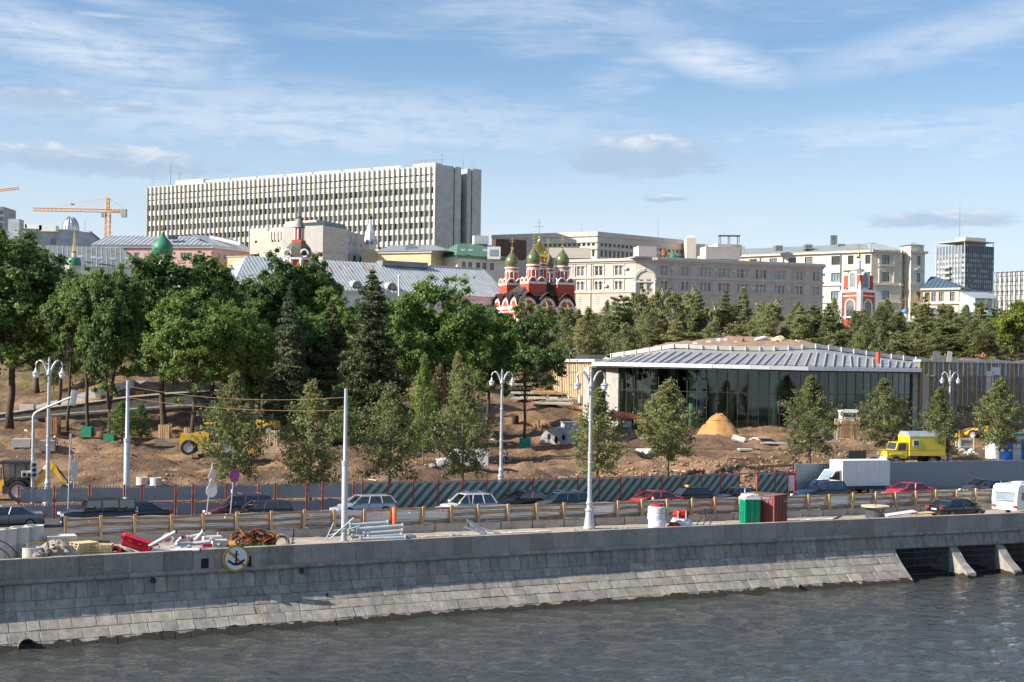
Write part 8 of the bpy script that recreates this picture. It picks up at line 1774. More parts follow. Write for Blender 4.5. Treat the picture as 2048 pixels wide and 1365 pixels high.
def white_truck():
    Y=yff(P(1705,960,128).x)-2.6;c=Vector((P(1690,950,Y).x,Y,GZ));zt=Zp(1705,921,Y)-GZ;t=thing('box_truck','white box truck with small cab before the grey hoarding','truck',c,ang_road(c)-.12,world=False)
    B=4.9;MB().box(-B+.9,.9,-1.05,1.05,.75,zt).build('box_body','paint_white',t,local=True);m=MB()
    for x in (-B+.9,.9): m.box(x-.02,x+.03,-1.07,1.07,.74,zt+.02)
    m.box(-B+.9,.9,-1.07,1.07,zt-.03,zt+.03).build('box_trim','white_trim',t,local=True)
    m=MB();m.prism([(x,-.95,z) for x,z in ((1.0,.45),(3.0,.45),(3.05,.9),(2.75,1.15),(2.25,1.25),(1.55,2.15),(1.0,2.2))],(0,1.9,0));m.build('cab','paint_white',t,local=True)
    MB().quad((2.26,-.82,1.29),(2.26,.82,1.29),(1.62,.78,2.09),(1.62,-.78,2.09)).build('windscreen','glass_sky',t,local=True)
    for s in (-1,1):
        MB().poly([(x,s*.957,z) for x,z in ((1.15,1.3),(2.1,1.3),(1.6,2.0),(1.15,2.02))]).build('side_window','glass_dark',t,local=True);MB().cbox((2.2,s*1.12,1.45),.1,.18,.3).build('mirror','car_dark',t,local=True);MB().cbox((3.03,s*.7,.85),.08,.34,.18).build('headlight','head_lamp',t,local=True)
        for x in (2.2,-2.1): wheel(t,x,s*.88,.36)
    for s in (-1,1):
        for x in (-2.9,-1.7,-.5): MB().box(x-.01,x+.01,s*1.052-.004,s*1.052+.004,.8,zt-.05).build('panel_joint','grey_stone',t,local=True)
        MB().box(1.08,1.1,s*.952-.006,s*.952+.006,.5,2.1).build('door_seam','car_dark',t,local=True);MB().box(-3.6,.8,s*1.0-.03,s*1.0+.03,.45,.72).build('side_guard','steel_dark',t,local=True)
    MB().box(2.95,3.07,-.9,.9,.42,.7).build('bumper','car_dark',t,local=True);MB().box(3.03,3.08,-.45,.45,.8,.98).build('grille','car_dark',t,local=True)
    MB().box(-B+1,2.8,-.6,.6,.5,.74).build('chassis','car_dark',t,local=True)
white_truck()
def caravan():
    p=back(2040,3.3);a=PAR.ang(PAR.sx(2034))+.38;t=thing('caravan','white touring caravan parked at the right picture edge','caravan',p,a,world=False);L_,W,Hh=5.4,2.1,2.42;prof=[(-L_/2,.5),(-L_/2-.12,1.2),(-L_/2-.05,1.8),(-L_/2+.18,2.3),(-L_/2+.5,Hh),(L_/2-.6,Hh),(L_/2-.15,2.2),(L_/2+.15,1.4),(L_/2+.1,.6),(L_/2-.2,.42)]
    m=MB();m.prism([(x,-W/2,z) for x,z in prof],(0,W,0));b=m.build('body','paint_white',t,local=True);bev=b.modifiers.new('b','BEVEL');bev.width=.09;bev.segments=3
    MB().cbox((-L_/2-.10,0,1.5),.06,1.45,.62,0,0,.08).build('rear_window','glass_sky',t,local=True);m=MB()
    for z in (1.16,1.84): m.cbox((-L_/2-.11,0,z),.05,1.6,.06)
    m.build('rear_window_trim','tin_dark',t,local=True)
    for x,w in ((-1.7,.6),(.2,1.1),(1.8,.7)): MB().cbox((x,-W/2-.01,1.5),w,.04,.6).build('side_window','glass_dark',t,local=True)
    MB().cbox((1.0,-W/2-.015,1.3),.02,.03,1.6).build('door_seam','tin_dark',t,local=True);MB().cbox((-.4,0,Hh+.06),.8,.7,.12).build('roof_vent','white_trim',t,local=True)
    for s in (-1,1): wheel(t,-.2,s*.9,.33);MB().cbox((-L_/2-.06,s*.85,.75),.06,.28,.18).build('tail_light','tail_lamp',t,local=True)
    MB().cbox((-L_/2-.08,0,.55),.08,2.0,.14).build('bumper','plate_white',t,local=True);MB().tube([(L_/2,0,.5),(L_/2+1.1,0,.5)],.05,6).build('drawbar','steel_dark',t,local=True)
caravan()
def van():
    p=TG(924,941);t=thing('white_van','muddy white delivery van parked on the churned site ground','van',p,PI+.12,world=False);L_,W=4.9,1.9;prof=[(2.45,.45),(2.5,.85),(2.25,1.05),(1.75,1.18),(.95,1.9),(.7,1.97),(-2.35,1.97),(-2.45,1.6),(-2.45,.42)]
    m=MB();m.prism([(x,-W/2,z) for x,z in prof],(0,W,0));b=m.build('body','paint_white',t,local=True);bv=b.modifiers.new('b','BEVEL');bv.width=.06;bv.segments=2
    MB().quad((1.74,-.85,1.22),(1.74,.85,1.22),(1.0,.78,1.88),(1.0,-.78,1.88)).build('windscreen','glass_dark',t,local=True)
    for s in (-1,1):
        MB().poly([(x,s*(W/2+.006),z) for x,z in ((1.5,1.22),(.55,1.2),(.55,1.8),(.95,1.8))]).build('side_window','glass_dark',t,local=True)
        MB().cbox((.45,s*(W/2+.01),1.2),.03,.02,1.4).build('door_seam','tin_dark',t,local=True);MB().cbox((-.9,s*(W/2+.01),1.2),.03,.02,1.4).build('door_seam','tin_dark',t,local=True);MB().cbox((1.5,s*1.06,1.3),.15,.2,.25).build('mirror','car_dark',t,local=True);MB().cbox((2.42,s*.7,.95),.16,.36,.2).build('headlight','head_lamp',t,local=True)
        for x in (1.55,-1.45): wheel(t,x,s*.85,.36)
        MB().cbox((-2.44,s*.86,1.1),.05,.12,.5).build('tail_light','tail_lamp',t,local=True)
    MB().cbox((2.42,0,.55),.2,1.85,.3).build('bumper','car_dark',t,local=True);MB().cbox((2.5,0,.85),.05,.9,.16).build('grille','car_dark',t,local=True)
van()
def yellow_truck():
    Y=139.5;x=P(1826,900,Y).x;p=Vector((x,Y,T(x,Y)));t=thing('yellow_truck','bright yellow workshop truck with grey canvas roof on the site','truck',p,PI+.25,world=False)
    m=MB();m.prism([(a,-1.1,z) for a,z in ((-2.9,1.05),(1.0,1.05),(1.0,2.95),(-2.9,2.95))],(0,2.2,0));m.build('van_body','paint_yellow',t,local=True)
    m=MB();m.prism([(1.02,y,z) for y,z in ((-1.12,2.95),(1.12,2.95),(.75,3.4),(-.75,3.4))],(-3.95,0,0));m.build('canvas_roof','tin_roof',t,local=True)
    m=MB();m.prism([(a,-.95,z) for a,z in ((1.15,.8),(3.3,.8),(3.35,1.5),(2.4,1.65),(2.15,2.35),(1.15,2.4))],(0,1.9,0));m.build('cab','paint_yellow',t,local=True)
    MB().quad((2.41,-.8,1.68),(2.41,.8,1.68),(2.18,.75,2.3),(2.18,-.75,2.3)).build('windscreen','glass_dark',t,local=True)
    for s in (-1,1):
        MB().quad((1.3,s*.957,1.6),(2.2,s*.957,1.6),(2.05,s*.957,2.25),(1.3,s*.957,2.25)).build('side_window','glass_dark',t,local=True);q=MB().cbox((.3,s*1.11,2.3),.7,.04,.62).build('body_window','white_trim',t,local=True);MB().cbox((.3,s*1.135,2.3),.52,.02,.46).build('pane','glass_dark',q,local=True)
        for xx in (2.4,-1.6): wheel(t,xx,s*.95,.52,.34)
        MB().cbox((3.3,s*.75,1.15),.12,.3,.3).build('headlight','head_lamp',t,local=True);MB().cbox((2.4,s*.95,1.2),1.3,.3,.12).build('wheel_arch','paint_yellow',t,local=True)
    MB().box(-2.8,3.1,-.5,.5,.6,1.04).build('chassis','car_dark',t,local=True);MB().cbox((.6,1.0,.85),.9,.3,.3).build('tool_box','steel_dark',t,local=True);MB().cbox((3.35,0,.8),.15,1.9,.25).build('bumper','white_trim',t,local=True);MB().cbox((1.9,-.97,1.4),.35,.03,.8).build('red_panel','orange_plastic',t,local=True)
yellow_truck()
def backhoe():
    Y=106.5;x=P(30,985,Y).x;p=Vector((x,Y,T(x,Y)));t=thing('backhoe_loader','yellow backhoe loader with black cab and raised rear boom at left','excavator',p,.05,world=False)
    m=MB();m.prism([(a,-.55,z) for a,z in ((-3.4,.7),(-.6,.7),(-.6,1.5),(-3.2,1.45),(-3.5,1.1))],(0,1.1,0));m.build('bonnet','machine_yellow',t,local=True);MB().box(-.7,1.0,-.8,.8,.55,1.15).build('platform','machine_black',t,local=True)
    m=MB()
    for a,b in (((-.55,1.1),(-.7,2.75)),((.95,1.15),(1.0,2.75)),((.15,1.15),(.2,2.75))):
        for s in (-.75,.75): m.tube([(a[0],s,a[1]),(b[0],s,b[1])],.05,5)
    m.build('cab_frame','machine_black',t,local=True);MB().box(-.9,1.2,-.95,.95,2.75,2.95).build('cab_roof','machine_black',t,local=True)
    for s in (-1,1): MB().quad((-.53,s*.74,1.2),(.95,s*.74,1.2),(.98,s*.74,2.72),(-.66,s*.74,2.72)).build('cab_window','car_glass',t,local=True);wheel(t,.55,s*.95,.78,.45);wheel(t,-2.6,s*.85,.48,.32);MB().lathe([(.86,-.2),(.9,0),(.86,.2)],14,(0,0,0),.3,2.8).build('mudguard','machine_black',t,local=True).matrix_local=Matrix.Translation((.55,s*.95,.78))@Matrix.Rotation(R(90),4,'X')
    MB().cbox((0,0,1.5),.6,.6,.8).build('seat','machine_black',t,local=True);MB().tube([(-.9,-.5,1.5),(-.9,-.5,2.5)],.05,6).build('exhaust','steel_dark',t,local=True)
    def arm(pts,w,nm): m=MB();n=len(pts);m.prism([(a,-w/2,z) for a,z in pts],(0,w,0));m.build(nm,'machine_yellow',t,local=True)
    arm([(1.1,.9),(1.4,.85),(2.9,2.55),(2.75,2.85),(2.5,2.8)],.26,'boom');arm([(2.5,2.75),(2.85,2.9),(3.75,1.2),(3.6,1.1)],.22,'dipper');MB().tube([(1.35,0,1.5),(2.45,0,2.75)],.07,6).build('boom_ram','chrome',t,local=True);MB().tube([(2.75,.0,2.9),(3.95,0,1.35)],.055,6).build('dipper_ram','machine_black',t,local=True)
    m=MB();m.prism([(a,-.4,z) for a,z in ((3.55,1.2),(4.1,1.0),(4.0,.55),(3.6,.5),(3.4,.8))],(0,.8,0));m.build('bucket','machine_black',t,local=True)
    arm([(-3.3,1.2),(-3.1,1.35),(-4.4,.6),(-4.5,.45)],1.2,'loader_arm');m=MB();m.prism([(a,-1.1,z) for a,z in ((-4.3,.3),(-5.2,.3),(-5.1,.45),(-4.6,.9),(-4.3,1.1))],(0,2.2,0));m.build('loader_bucket','machine_yellow',t,local=True)
backhoe()
def loader(px,py,lab,rz,s=1.0):
    p=TG(px,py);t=thing('wheel_loader',lab,'loader',p,rz,world=False);t.scale=(s,s,s);m=MB();m.prism([(a,-.9,z) for a,z in ((-2.6,1.0),(.2,1.0),(.2,2.2),(-2.5,2.0))],(0,1.8,0));m.build('engine_body','machine_yellow',t,local=True);MB().box(-.1,1.2,-.75,.75,1.2,3.0).build('cab','machine_black',t,local=True);MB().box(-.2,1.3,-.85,.85,3.0,3.15).build('cab_roof','machine_yellow',t,local=True)
    for sy in (-1,1):
        MB().quad((0,sy*.76,1.9),(1.1,sy*.76,1.9),(1.1,sy*.76,2.9),(0,sy*.76,2.9)).build('cab_window','glass_dark',t,local=True);wheel(t,-1.7,sy*1.05,.75,.5);wheel(t,1.9,sy*1.05,.75,.5)
    m=MB();m.prism([(a,-.35,z) for a,z in ((1.2,1.6),(2.2,1.7),(4.2,.7),(4.0,.4),(2.0,1.2))],(0,.7,0));m.build('lift_arm','machine_yellow',t,local=True);m=MB();m.prism([(a,-1.3,z) for a,z in ((3.9,.3),(5.0,.25),(4.4,.9),(4.0,1.3))],(0,2.6,0));m.build('bucket','machine_yellow',t,local=True)
loader(415,910,'yellow wheel loader half hidden behind the leftmost young tree',.1);loader(520,872,'yellow machine seen through the leaves further back',2.9,.9);loader(1975,880,'yellow loader behind the kiosk tree at right',2.4,.85)
# ------------------------------------------------------------------ things stored on the pavement
mk('pipe_grey',(.46,.50,.53),.55,.15,var=.14,vs=2);mk('pipe_bluish',(.40,.46,.50),.5,.3,var=.12);mk('galv',(.55,.58,.60),.4,.6,var=.15);mk('plastic_red',(.62,.03,.055),.45,var=.15,vs=2);mk('rope_red',(.42,.02,.02),.8,var=.3,vs=6);mk('wrap_white',(.74,.73,.72),.4,var=.08,vs=3)
mk('toilet_green',(.0,.28,.14),.5,var=.08);mk('toilet_dark',(.0,.17,.09),.5);mk('container_red',(.30,.075,.06),.65,var=.22,vs=1.2);mk('coil_rust',(.22,.085,.035),.95,var=.4,vs=5);mk('cable_pale',(.45,.40,.34),.8,var=.3);mk('slab_pale',(.60,.57,.52),.9,var=.1,pern=.08);mk('rubble',(.30,.26,.215),.95,var=.3,vs=4,pern=.2);mk('gravel',(.33,.32,.31),.95,var=.35,vs=9,bump=1,bs=12);mk('pallet_wood',(.60,.46,.25),.85,var=.25,vs=4);mk('hose_black',(.018,.018,.02),.5);mk('mesh_yellow',(.62,.40,.03),.6)
mk_leaf('grass',(.05,.10,.015),(.16,.24,.05),.3)
def onp(px,py,z=GZ): return G(px,py,z)
# concrete well rings at the far left
for k,(px,d,lab) in enumerate(((-8,2.2,'concrete well ring stack cut by the left edge'),(14,2.5,'second stack of concrete well rings from the left'),(40,3.0,'third stack of concrete well rings behind the hose'),(68,3.5,'fourth stack of concrete well rings, right end of the row'))):
    p=back(px,d)
    for lv in range(2):
        t=thing('well_ring',lab+(', upper ring' if lv else ', lower ring'),'concrete ring',(p.x,p.y,GZ+.92*lv));smooth(MB().lathe([(.42,.0),(.52,0),(.52,.9),(.42,.9),(.42,0)],22,(p.x,p.y,GZ+.92*lv)).build('wall','concrete_light',t));MB().lathe([(.40,.84),(.52,.86),(.525,.905),(.41,.905)],22,(p.x,p.y,GZ+.92*lv)).build('rim','concrete_light',t)
for px,d,lab in ((64,1.5,'single short well ring in front of the row, left one'),(88,1.9,'single short well ring in front of the row, right one')): p=back(px,d);t=thing('well_ring',lab,'concrete ring',p);smooth(MB().lathe([(.42,0),(.52,0),(.52,.85),(.42,.85),(.42,0)],22,p).build('wall','concrete_light',t));MB().lathe([(.41,.8),(.525,.82),(.525,.86),(.41,.86)],22,p).build('rim','concrete_light',t)
c=back(121,3.1)
for i in range(6): o=MB().cbox(c+Vector((uni(-.04,.04),0,.11+.21*i)),1.55,1.1,.19,.45+uni(-.03,.03)).build('paving_slab','slab_pale');tag(o,('top','second','third','fourth','fifth','bottom')[5-i] + ' slab of the pale stack beside the well rings','slab','stack of pale slabs')
t=thing('mesh_barrier','low yellow-framed wire mesh barrier before the well rings','barrier',back(90,1.1));a,b=back(55,1.2),back(121,1.4);fr,l=frame(a,b)
for q in (0,l): MB(fr).tube([(q,0,GZ),(q,0,GZ+1.15)],.025,6).build('post','mesh_yellow',t)
MB(fr).tube([(0,0,GZ+1.12),(l,0,GZ+1.12)],.025,6).build('top_rail','mesh_yellow',t);m=MB(fr)
for q in np.arange(.1,l,.09): m.tube([(q,0,GZ+.5),(q,0,GZ+1.1)],.006,3)
m.build('wire_mesh','cable_pale',t)
for r_,lab in ((1.5,'outer black hose looping down at the far left'),(1.1,'inner black hose looping down at the far left')): c=back(0,1.1);m=MB();m.tube([c+Vector((r_*sin(w)*1.0-.4,0,r_*cos(w)-.1+GZ*0)) for w in linsp(-.6,1.62,14)],.035,6);tag(m.build('hose','hose_black'),lab,'hose')
# rubble heap and its loose lumps
c=back(112,1.15);lump('rubble_heap','heap of earth and broken concrete behind the left parapet','heap',c,1.9,.55,1.2,'rubble',3)
for k in range(46):
    x=uni(42,168);p=back(x,uni(.55,1.3));h=max(0,1.2-abs(x-112)/52);m=MB();r_=uni(.08,.26);m.rock(p+Vector((0,0,h*uni(.5,1)+r_*.4)),r_,k,.7);tag(m.build('rubble_lump',rnd.choice(('rubble','concrete_old'))),'broken lump on the rubble heap at left','rubble','lumps on the left rubble heap')
def pal(c,rz,lab,tilt=0):
    t=thing('wooden_pallet',lab,'pallet',c);
    for y in (-.4,0,.4): MB().cbox(c+Matrix.Rotation(rz,3,'Z')@Vector((0,y,.05)),1.2,.1,.09,rz).build('bearer','pallet_wood',t)
    for k in range(7): MB().cbox(c+Matrix.Rotation(rz,3,'Z')@Vector((-.54+k*.18,0,.115)),.12,.95,.025,rz).build('board','pallet_wood',t)
for i in range(7): pal(back(168,1.9,GZ+.14*i),.5+.06*i,('bottom','second','third','fourth','fifth','sixth','top')[i] + ' pallet of the left stack behind the rubble')
for i in range(6): pal(back(203,1.7,GZ+.14*i),.35-.05*i,('bottom','second','third','fourth','fifth','top')[i] + ' pallet of the right stack behind the parapet')
for i in range(3): p=back(206,2.6,GZ+.55+.13*i);o=MB().torus(p,.33,.075,18,6).build('plastic_ring','plastic_red' if i==1 else 'rubber');tag(o,('bottom black','middle red','top black')[i] + ' ring of the small stack above the pallets','ring')
t=thing('barrier_base','red and black plastic drum lid lying by the gravel','lid',back(231,1.6));MB().torus(back(231,1.6,GZ+.3),.42,.12,18,6,Matrix.Rotation(.5,4,'X')).build('rim','rubber',t);MB().torus(back(229,1.6,GZ+.45),.34,.10,18,6,Matrix.Rotation(.4,4,'X')).build('insert','plastic_red',t)
lump('gravel_heap','small grey gravel heap behind the red barrier','heap',back(254,1.9),1.2,.9,.5,'gravel',6)
def water_barrier():
    c=back(281,1.9,GZ+.75);t=thing('water_barrier','red plastic water-filled barrier tipped on its side','barrier',c-Vector((0,0,.7)));M=Matrix.Translation(c)@Matrix.Rotation(.15,4,'Z')@Matrix.Rotation(R(19),4,'Y')@Matrix.Rotation(R(50),4,'X');prof=[(-.28,-.4),(.28,-.4),(.28,-.2),(.12,0),(.10,.4),(-.10,.4),(-.12,0),(-.28,-.2)]
    m=MB();n=len(prof);xs=(-1.0,-.95,.95,1.0);m.add([M@Vector((x,y*(.85 if abs(x)==1.0 else 1),z*(.9 if abs(x)==1.0 else 1))) for x in xs for y,z in prof],[(i*n+k,i*n+(k+1) % n,(i+1)*n+(k+1) % n,(i+1)*n+k) for i in range(3) for k in range(n)]+[tuple(range(n))[::-1],tuple(3*n+k for k in range(n))]);m.build('shell','plastic_red',t)
    for x in (-.55,0,.55): MB().cbox(M@Vector((x,-.2,.12)),.16,.1,.2,.15,.87,.33).build('grip','plastic_red',t)
    MB().tube([M@Vector((-1.0,0,.1)),M@Vector((-1.12,0,.1))],.12,8).build('coupling','plastic_red',t)
water_barrier()
def tubething(name,lab,cat,pts,r,mat='pipe_grey',fl=0,grp=None,open_=True):
    t=thing(name,lab,cat,Vector(pts[0]),group=grp);smooth(MB().tube(pts,r,12,caps=not open_).build('tube',mat,t))
    a,b=Vector(pts[0]),Vector(pts[1]);d=(a-b).normalized();e=(Vector(pts[-1])-Vector(pts[-2])).normalized()
    for p,q in ((a,d),(Vector(pts[-1]),e)):
        if fl: MB().tube([p-q*.03,p+q*.03],r*1.45,14).build('flange',mat,t)
        MB().tube([p+q*.032,p+q*.036],r*.72,12).build('bore','void',t)
# tangle of bent grey pipes
for k,(x0,y0,x1,y1,d,bend,lab) in enumerate(((300,1092,352,1064,1.3,(300,1092),'upright grey pipe leaning up to the right, longest of the left pile'),(305,1098,340,1103,.9,None,'elbow pipe at the left foot of the grey pile'),(345,1094,365,1075,1.5,None,'short bent grey pipe in the middle of the pile'),(350,1092,420,1084,1.0,None,'long grey pipe lying across the front of the pile'),(330,1102,400,1100,.7,None,'grey pipe lowest at the front of the pile'),
        (375,1076,410,1068,2.0,None,'grey pipe pointing right at the top of the pile'),(392,1080,408,1062,1.8,None,'steep grey pipe at the back of the pile'),(405,1098,450,1101,.8,None,'short grey pipe at the right end of the pile'),(420,1076,440,1090,1.6,None,'thin grey pipe sloping down at the right of the pile'),(372,1100,378,1096,.6,None,'open-ended pipe facing the river in the pile'))):
    Y=PAR.at(PAR.sx((x0+x1)/2),-d).y;a,b=P(x0,y0,Y),P(x1,y1,Y+(.3 if k % 2 else -.2));a.z=max(a.z,GZ+.1);b.z=max(b.z,GZ+.1);pts=[a,a.lerp(b,.5),b]
    if k in (0,2): pts=[P(x0+18,y0+4,Y-.1),P(x0,y0,Y),a.lerp(b,.5),b];pts[0].z=max(pts[0].z,GZ+.1)
    tubething('grey_pipe',lab,'pipe',pts,.115 if k != 8 else .08,'pipe_grey',1 if k in (5,6,9) else 0,'left pile of grey pipes')
t=thing('flange_wheel','toothed grey flange ring standing behind the pipe pile','ring',back(330,2.4));c=back(336,2.4,GZ+.85);Mf=Matrix.Rotation(R(80),4,'X');MB().torus(c,.3,.05,20,6,Mf).build('ring','galv',t);m=MB()
for k in range(12): w=k*.5236;m.cbox(c+Mf.to_3x3()@Vector((.24*cos(w),.24*sin(w),0)),.05,.05,.14)
m.build('teeth','galv',t)
for x,d,w,h,mt,lab in ((425,2.6,1.1,.85,'slab_pale','pale block behind the right of the pipe pile'),(440,1.9,.9,.7,'slab_pale','white-grey block beside the leaning sign post'),(418,2.1,.8,.5,'plastic_red','red-pink box half hidden by grey pipes')):
    c=back(x,d);t=thing('kerb_block',lab,'block',c);MB().cbox(c+Vector((0,0,h/2)),w,.6,h,.4).build('body',mt,t);MB().cbox(c+Vector((0,0,h+.015)),w-.08,.52,.03,.4).build('top_face',mt,t)
for x,dz,lab in ((370,.95,'long red plastic rail lying behind the pipes, left one'),(400,.82,'red plastic rail behind the pipes, right one'),(325,.75,'red plastic rail behind the red barrier'),(452,.5,'red plastic scrap by the sign post')): a,b=back(x-16,3.0,GZ+dz*.75),back(x+16,3.2,GZ+dz);t=thing('plastic_rail',lab,'rail',a);MB().tube([a,b],.06,6).build('rail','plastic_red',t);MB().cbox(a,.2,.2,.2,.3).build('foot','plastic_red',t)
# rusty cable coils
rr=random.Random(12)
for k in range(22):
    x=470+(545-470)*rr.random();h=.35+.75*rr.random()*(1-abs(x-505)/60);p=back(x,rr.uniform(1.0,1.8),GZ+h);Mq=Matrix.Rotation(rr.uniform(-.9,.9),4,'X')@Matrix.Rotation(rr.uniform(-.9,.9),4,'Y');t=thing('cable_coil','rust-brown coil of old cable in the heap by the anchor sign','coil',(p.x,p.y,GZ),group='heap of rusty coils')
    for j in range(5): MB().torus(p+Vector((rr.uniform(-.05,.05),rr.uniform(-.05,.05),.05*j)),rr.uniform(.3,.46),.03,18,5,Mq@Matrix.Rotation(rr.uniform(-.15,.15),4,'X')).build('loop','coil_rust',t)
p=back(463,.9,GZ+.45);t=thing('ochre_coil','yellow-brown coil standing left of the rusty heap','coil',(p.x,p.y,GZ))
for j in range(6): MB().torus(p+Vector((.06*j,0,0)),.33,.03,18,5,Matrix.Rotation(R(75),4,'Y')).build('loop','sign_ochre',t)
p=back(562,1.0,GZ+.5);t=thing('ribbed_hose_coil','pale ribbed hose coil standing upright right of the rusty heap','coil',(p.x,p.y,GZ));Mq=Matrix.Rotation(R(78),4,'X')@Matrix.Rotation(.2,4,'Y')
for rj,dy in ((.42,0),(.36,.1),(.44,.2)): MB().torus(p+Vector((0,dy,0)),rj,.06,24,6,Mq).build('loop','cable_pale',t)
m=MB()
for k in range(22): w=k*.2856;m.torus(p+Mq.to_3x3()@Vector((.42*cos(w),.42*sin(w),0)),.07,.016,8,4,Mq@Matrix.Rotation(w,4,'Z')@Matrix.Rotation(R(90),4,'X'))
tag(m.build('ribs','rubber',t),kind='stuff')
p=back(586,1.2);t=thing('drill_string','short upright string of dark cutters beside the hose coil','tool',p);MB().tube([p,p+Vector((0,0,.85))],.04,6).build('shaft','steel_dark',t)
for z in (.2,.42,.64): MB().torus(p+Vector((0,0,z)),.1,.04,10,5).build('cutter','cable_pale',t)
t=thing('round_cover','small red-rimmed cover lying before the concrete blocks','cover',back(606,1.3));MB().lathe([(0,.14),(.25,.12),(.33,.04),(.33,0)],16,back(606,1.3)).build('top','rubber',t);MB().torus(back(606,1.3,GZ+.05),.34,.03,16,5).build('rim','plastic_red',t)
for k,(x0,y0,x1,y1,d,lab) in enumerate(((652,1080,668,1045,1.4,'left steel strut leaning by the bare pole'),(660,1078,708,1036,1.9,'longest steel strut leaning past the bare pole'),(656,1072,720,1052,2.3,'flat-lying steel strut behind the bare pole'),(668,1062,690,1058,2.2,'short steel strut behind the bare pole'))): Y=PAR.at(PAR.sx(680),-d).y;tubething('steel_strut',lab,'strut',[P(x0,y0,Y),P((x0+x1)/2,(y0+y1)/2,Y),P(x1,y1,Y)],.04,'pipe_bluish')
# flanged post stack
for k,(x0,x1,y0,y1,d,lab) in enumerate(((700,775,1051,1046,2.2,'top flanged grey post, back of the right stack'),(713,805,1059,1052,1.9,'second flanged grey post of the right stack'),(728,804,1068,1062,1.5,'third flanged grey post of the right stack'),(736,802,1075,1071,1.1,'front flanged grey post of the right stack'),(720,810,1079,1076,.8,'lowest flanged grey post at the parapet'),(697,770,1064,1060,2.4,'rear flanged grey post showing only its ring'),(704,780,1074,1070,1.8,'inner flanged grey post under the stack'),(800,824,1075,1072,1.4,'dark-mouthed short pipe at the right of the stack'),(812,830,1075,1074,1.0,'last dark-mouthed pipe right of the stack'))):
    Y=PAR.at(PAR.sx((x0+x1)/2),-d).y;a,b=P(x0,y0,Y-.5),P(x1,y1,Y+.4);a.z=max(a.z,GZ+.13);b.z=max(b.z,GZ+.13);tubething('flanged_post',lab,'post',[a,a.lerp(b,.5),b],.115,'pipe_grey' if k<7 else 'pipe_bluish',1 if k<7 else 0,'right stack of flanged posts')
# bundle of thin galvanised lamp posts
for k,(hx,hy,ex,ey,d,lab) in enumerate(((932,1038,1165,1064,1.6,'galvanised lamp mast with the highest raised tip'),(940,1042,1150,1066,1.9,'second galvanised lamp mast with raised tip'),(928,1054,1168,1058,2.4,'rear galvanised lamp mast lying flat'),(905,1070,1120,1062,1.3,'front galvanised lamp mast lying flat'),(918,1070,1100,1068,1.0,'short galvanised mast nearest the parapet'),(960,1056,1170,1057,2.7,'thin galvanised mast at the back of the bundle'))):
    Y=PAR.at(PAR.sx(1030),-d).y;Y0=PAR.at(PAR.sx(hx),-d).y;Y1=PAR.at(PAR.sx(ex),-d).y;a,b=P(hx,hy,Y0),P(ex,ey,Y1);b.z=GZ+.08;a.z=max(a.z,GZ+.08);mid=P(hx+(40 if k<2 else 60),1063,Y0+.4);mid.z=GZ+.12+(.1 if k<2 else 0);tubething('lamp_mast',lab,'mast',[a,a.lerp(mid,.6),mid,mid.lerp(b,.5),b],.06,'galv',0,'bundle of galvanised masts')
    if k<2: t=thing('mast_collar',('left','right')[k] + ' pair of galvanised collars on the raised mast tips','collar',a.lerp(mid,.3));MB().tube([a.lerp(mid,.2),a.lerp(mid,.4)],.085,8).build('sleeve','galv',t);MB().tube([a.lerp(mid,.5),a.lerp(mid,.6)],.09,8).build('clamp','galv',t)
c=back(1240,1.5);t=thing('bolt_cage','white steel base fittings lying right of the near lamp','fitting',c)
for dx,dz,rz in ((-.35,.2,.4),(.05,.18,-.5),(.35,.2,.9)): MB().cbox(c+Vector((dx,0,dz)),.3,.06,.3,.3,0,rz).build('base_plate','wrap_white',t);MB().tube([c+Vector((dx,0,dz)),c+Vector((dx,.35,dz+.05))],.05,6).build('stub','galv',t)
c=back(1181,2.0);t=thing('lamp_footing','square concrete footing strip at the near lamp','footing',c);MB().cbox(c+Vector((.9,0,.04)),3.2,.9,.09,.4).build('slab','steel_dark',t);MB().cbox(c+Vector((.9,.1,.1)),1.2,.5,.04,.4).build('cover','concrete',t)
# white wrapped rolls with red rope on top
c=back(1313,1.1);
for i in range(4): z=GZ+.44*i;t=thing('wrapped_roll',('bottom','second','third','top')[i] + ' white-wrapped roll of the tall stack','roll',(c.x,c.y,z));prof=[(0,0),(.58,.0)]+[(.58+.015*sin(j*2.2),.03+.38*j/14) for j in range(15)]+[(.55,.43),(0,.43)];smooth(MB().lathe(prof,22,(c.x+.04*sin(i*2),c.y,z)).build('wrapping','wrap_white',t),50);MB().torus((c.x,c.y,z+.43),.4,.02,18,5).build('strap','plastic_red',t)
t=thing('rope_ring','red rope coil on top of the white rolls','rope',(c.x,c.y,GZ+1.76))
for j in range(4): MB().torus((c.x,c.y,GZ+1.80+.03*j),.42-.03*j,.035,20,5).build('turn','rope_red',t)
t=thing('fence_beacon','small white and red beacon on the post behind the rolls','lamp',WF.at(WF.sx(1305),.3,1.45));p=WF.at(WF.sx(1305),.3,1.5);MB().lathe([(0,0),(.09,0),(.09,.12),(0,.14)],10,p).build('base','sign_white',t);MB().lathe([(.085,.12),(.07,.22),(0,.25)],10,p).build('lens','sign_red',t)
c=back(1362,1.7);t=thing('white_bulk_bag','crumpled white bulk bag under the red cable bundle','bag',c);m=MB();m.lathe([(0,0),(.82,0),(.85,.3),(.72,.62),(.6,.82),(0,.84)],14,c);m.v=[(x+uni(-.05,.05),y+uni(-.05,.05),z) for x,y,z in m.v];m.build('body','sack_white',t);MB().cbox(c+Vector((.5,-.5,.2)),.5,.2,.35,.4).build('fold','sack_white',t)
t=thing('red_cable_bundle','thick bundle of red cable tied with white on the bulk bag','cable',c+Vector((0,0,.85)))
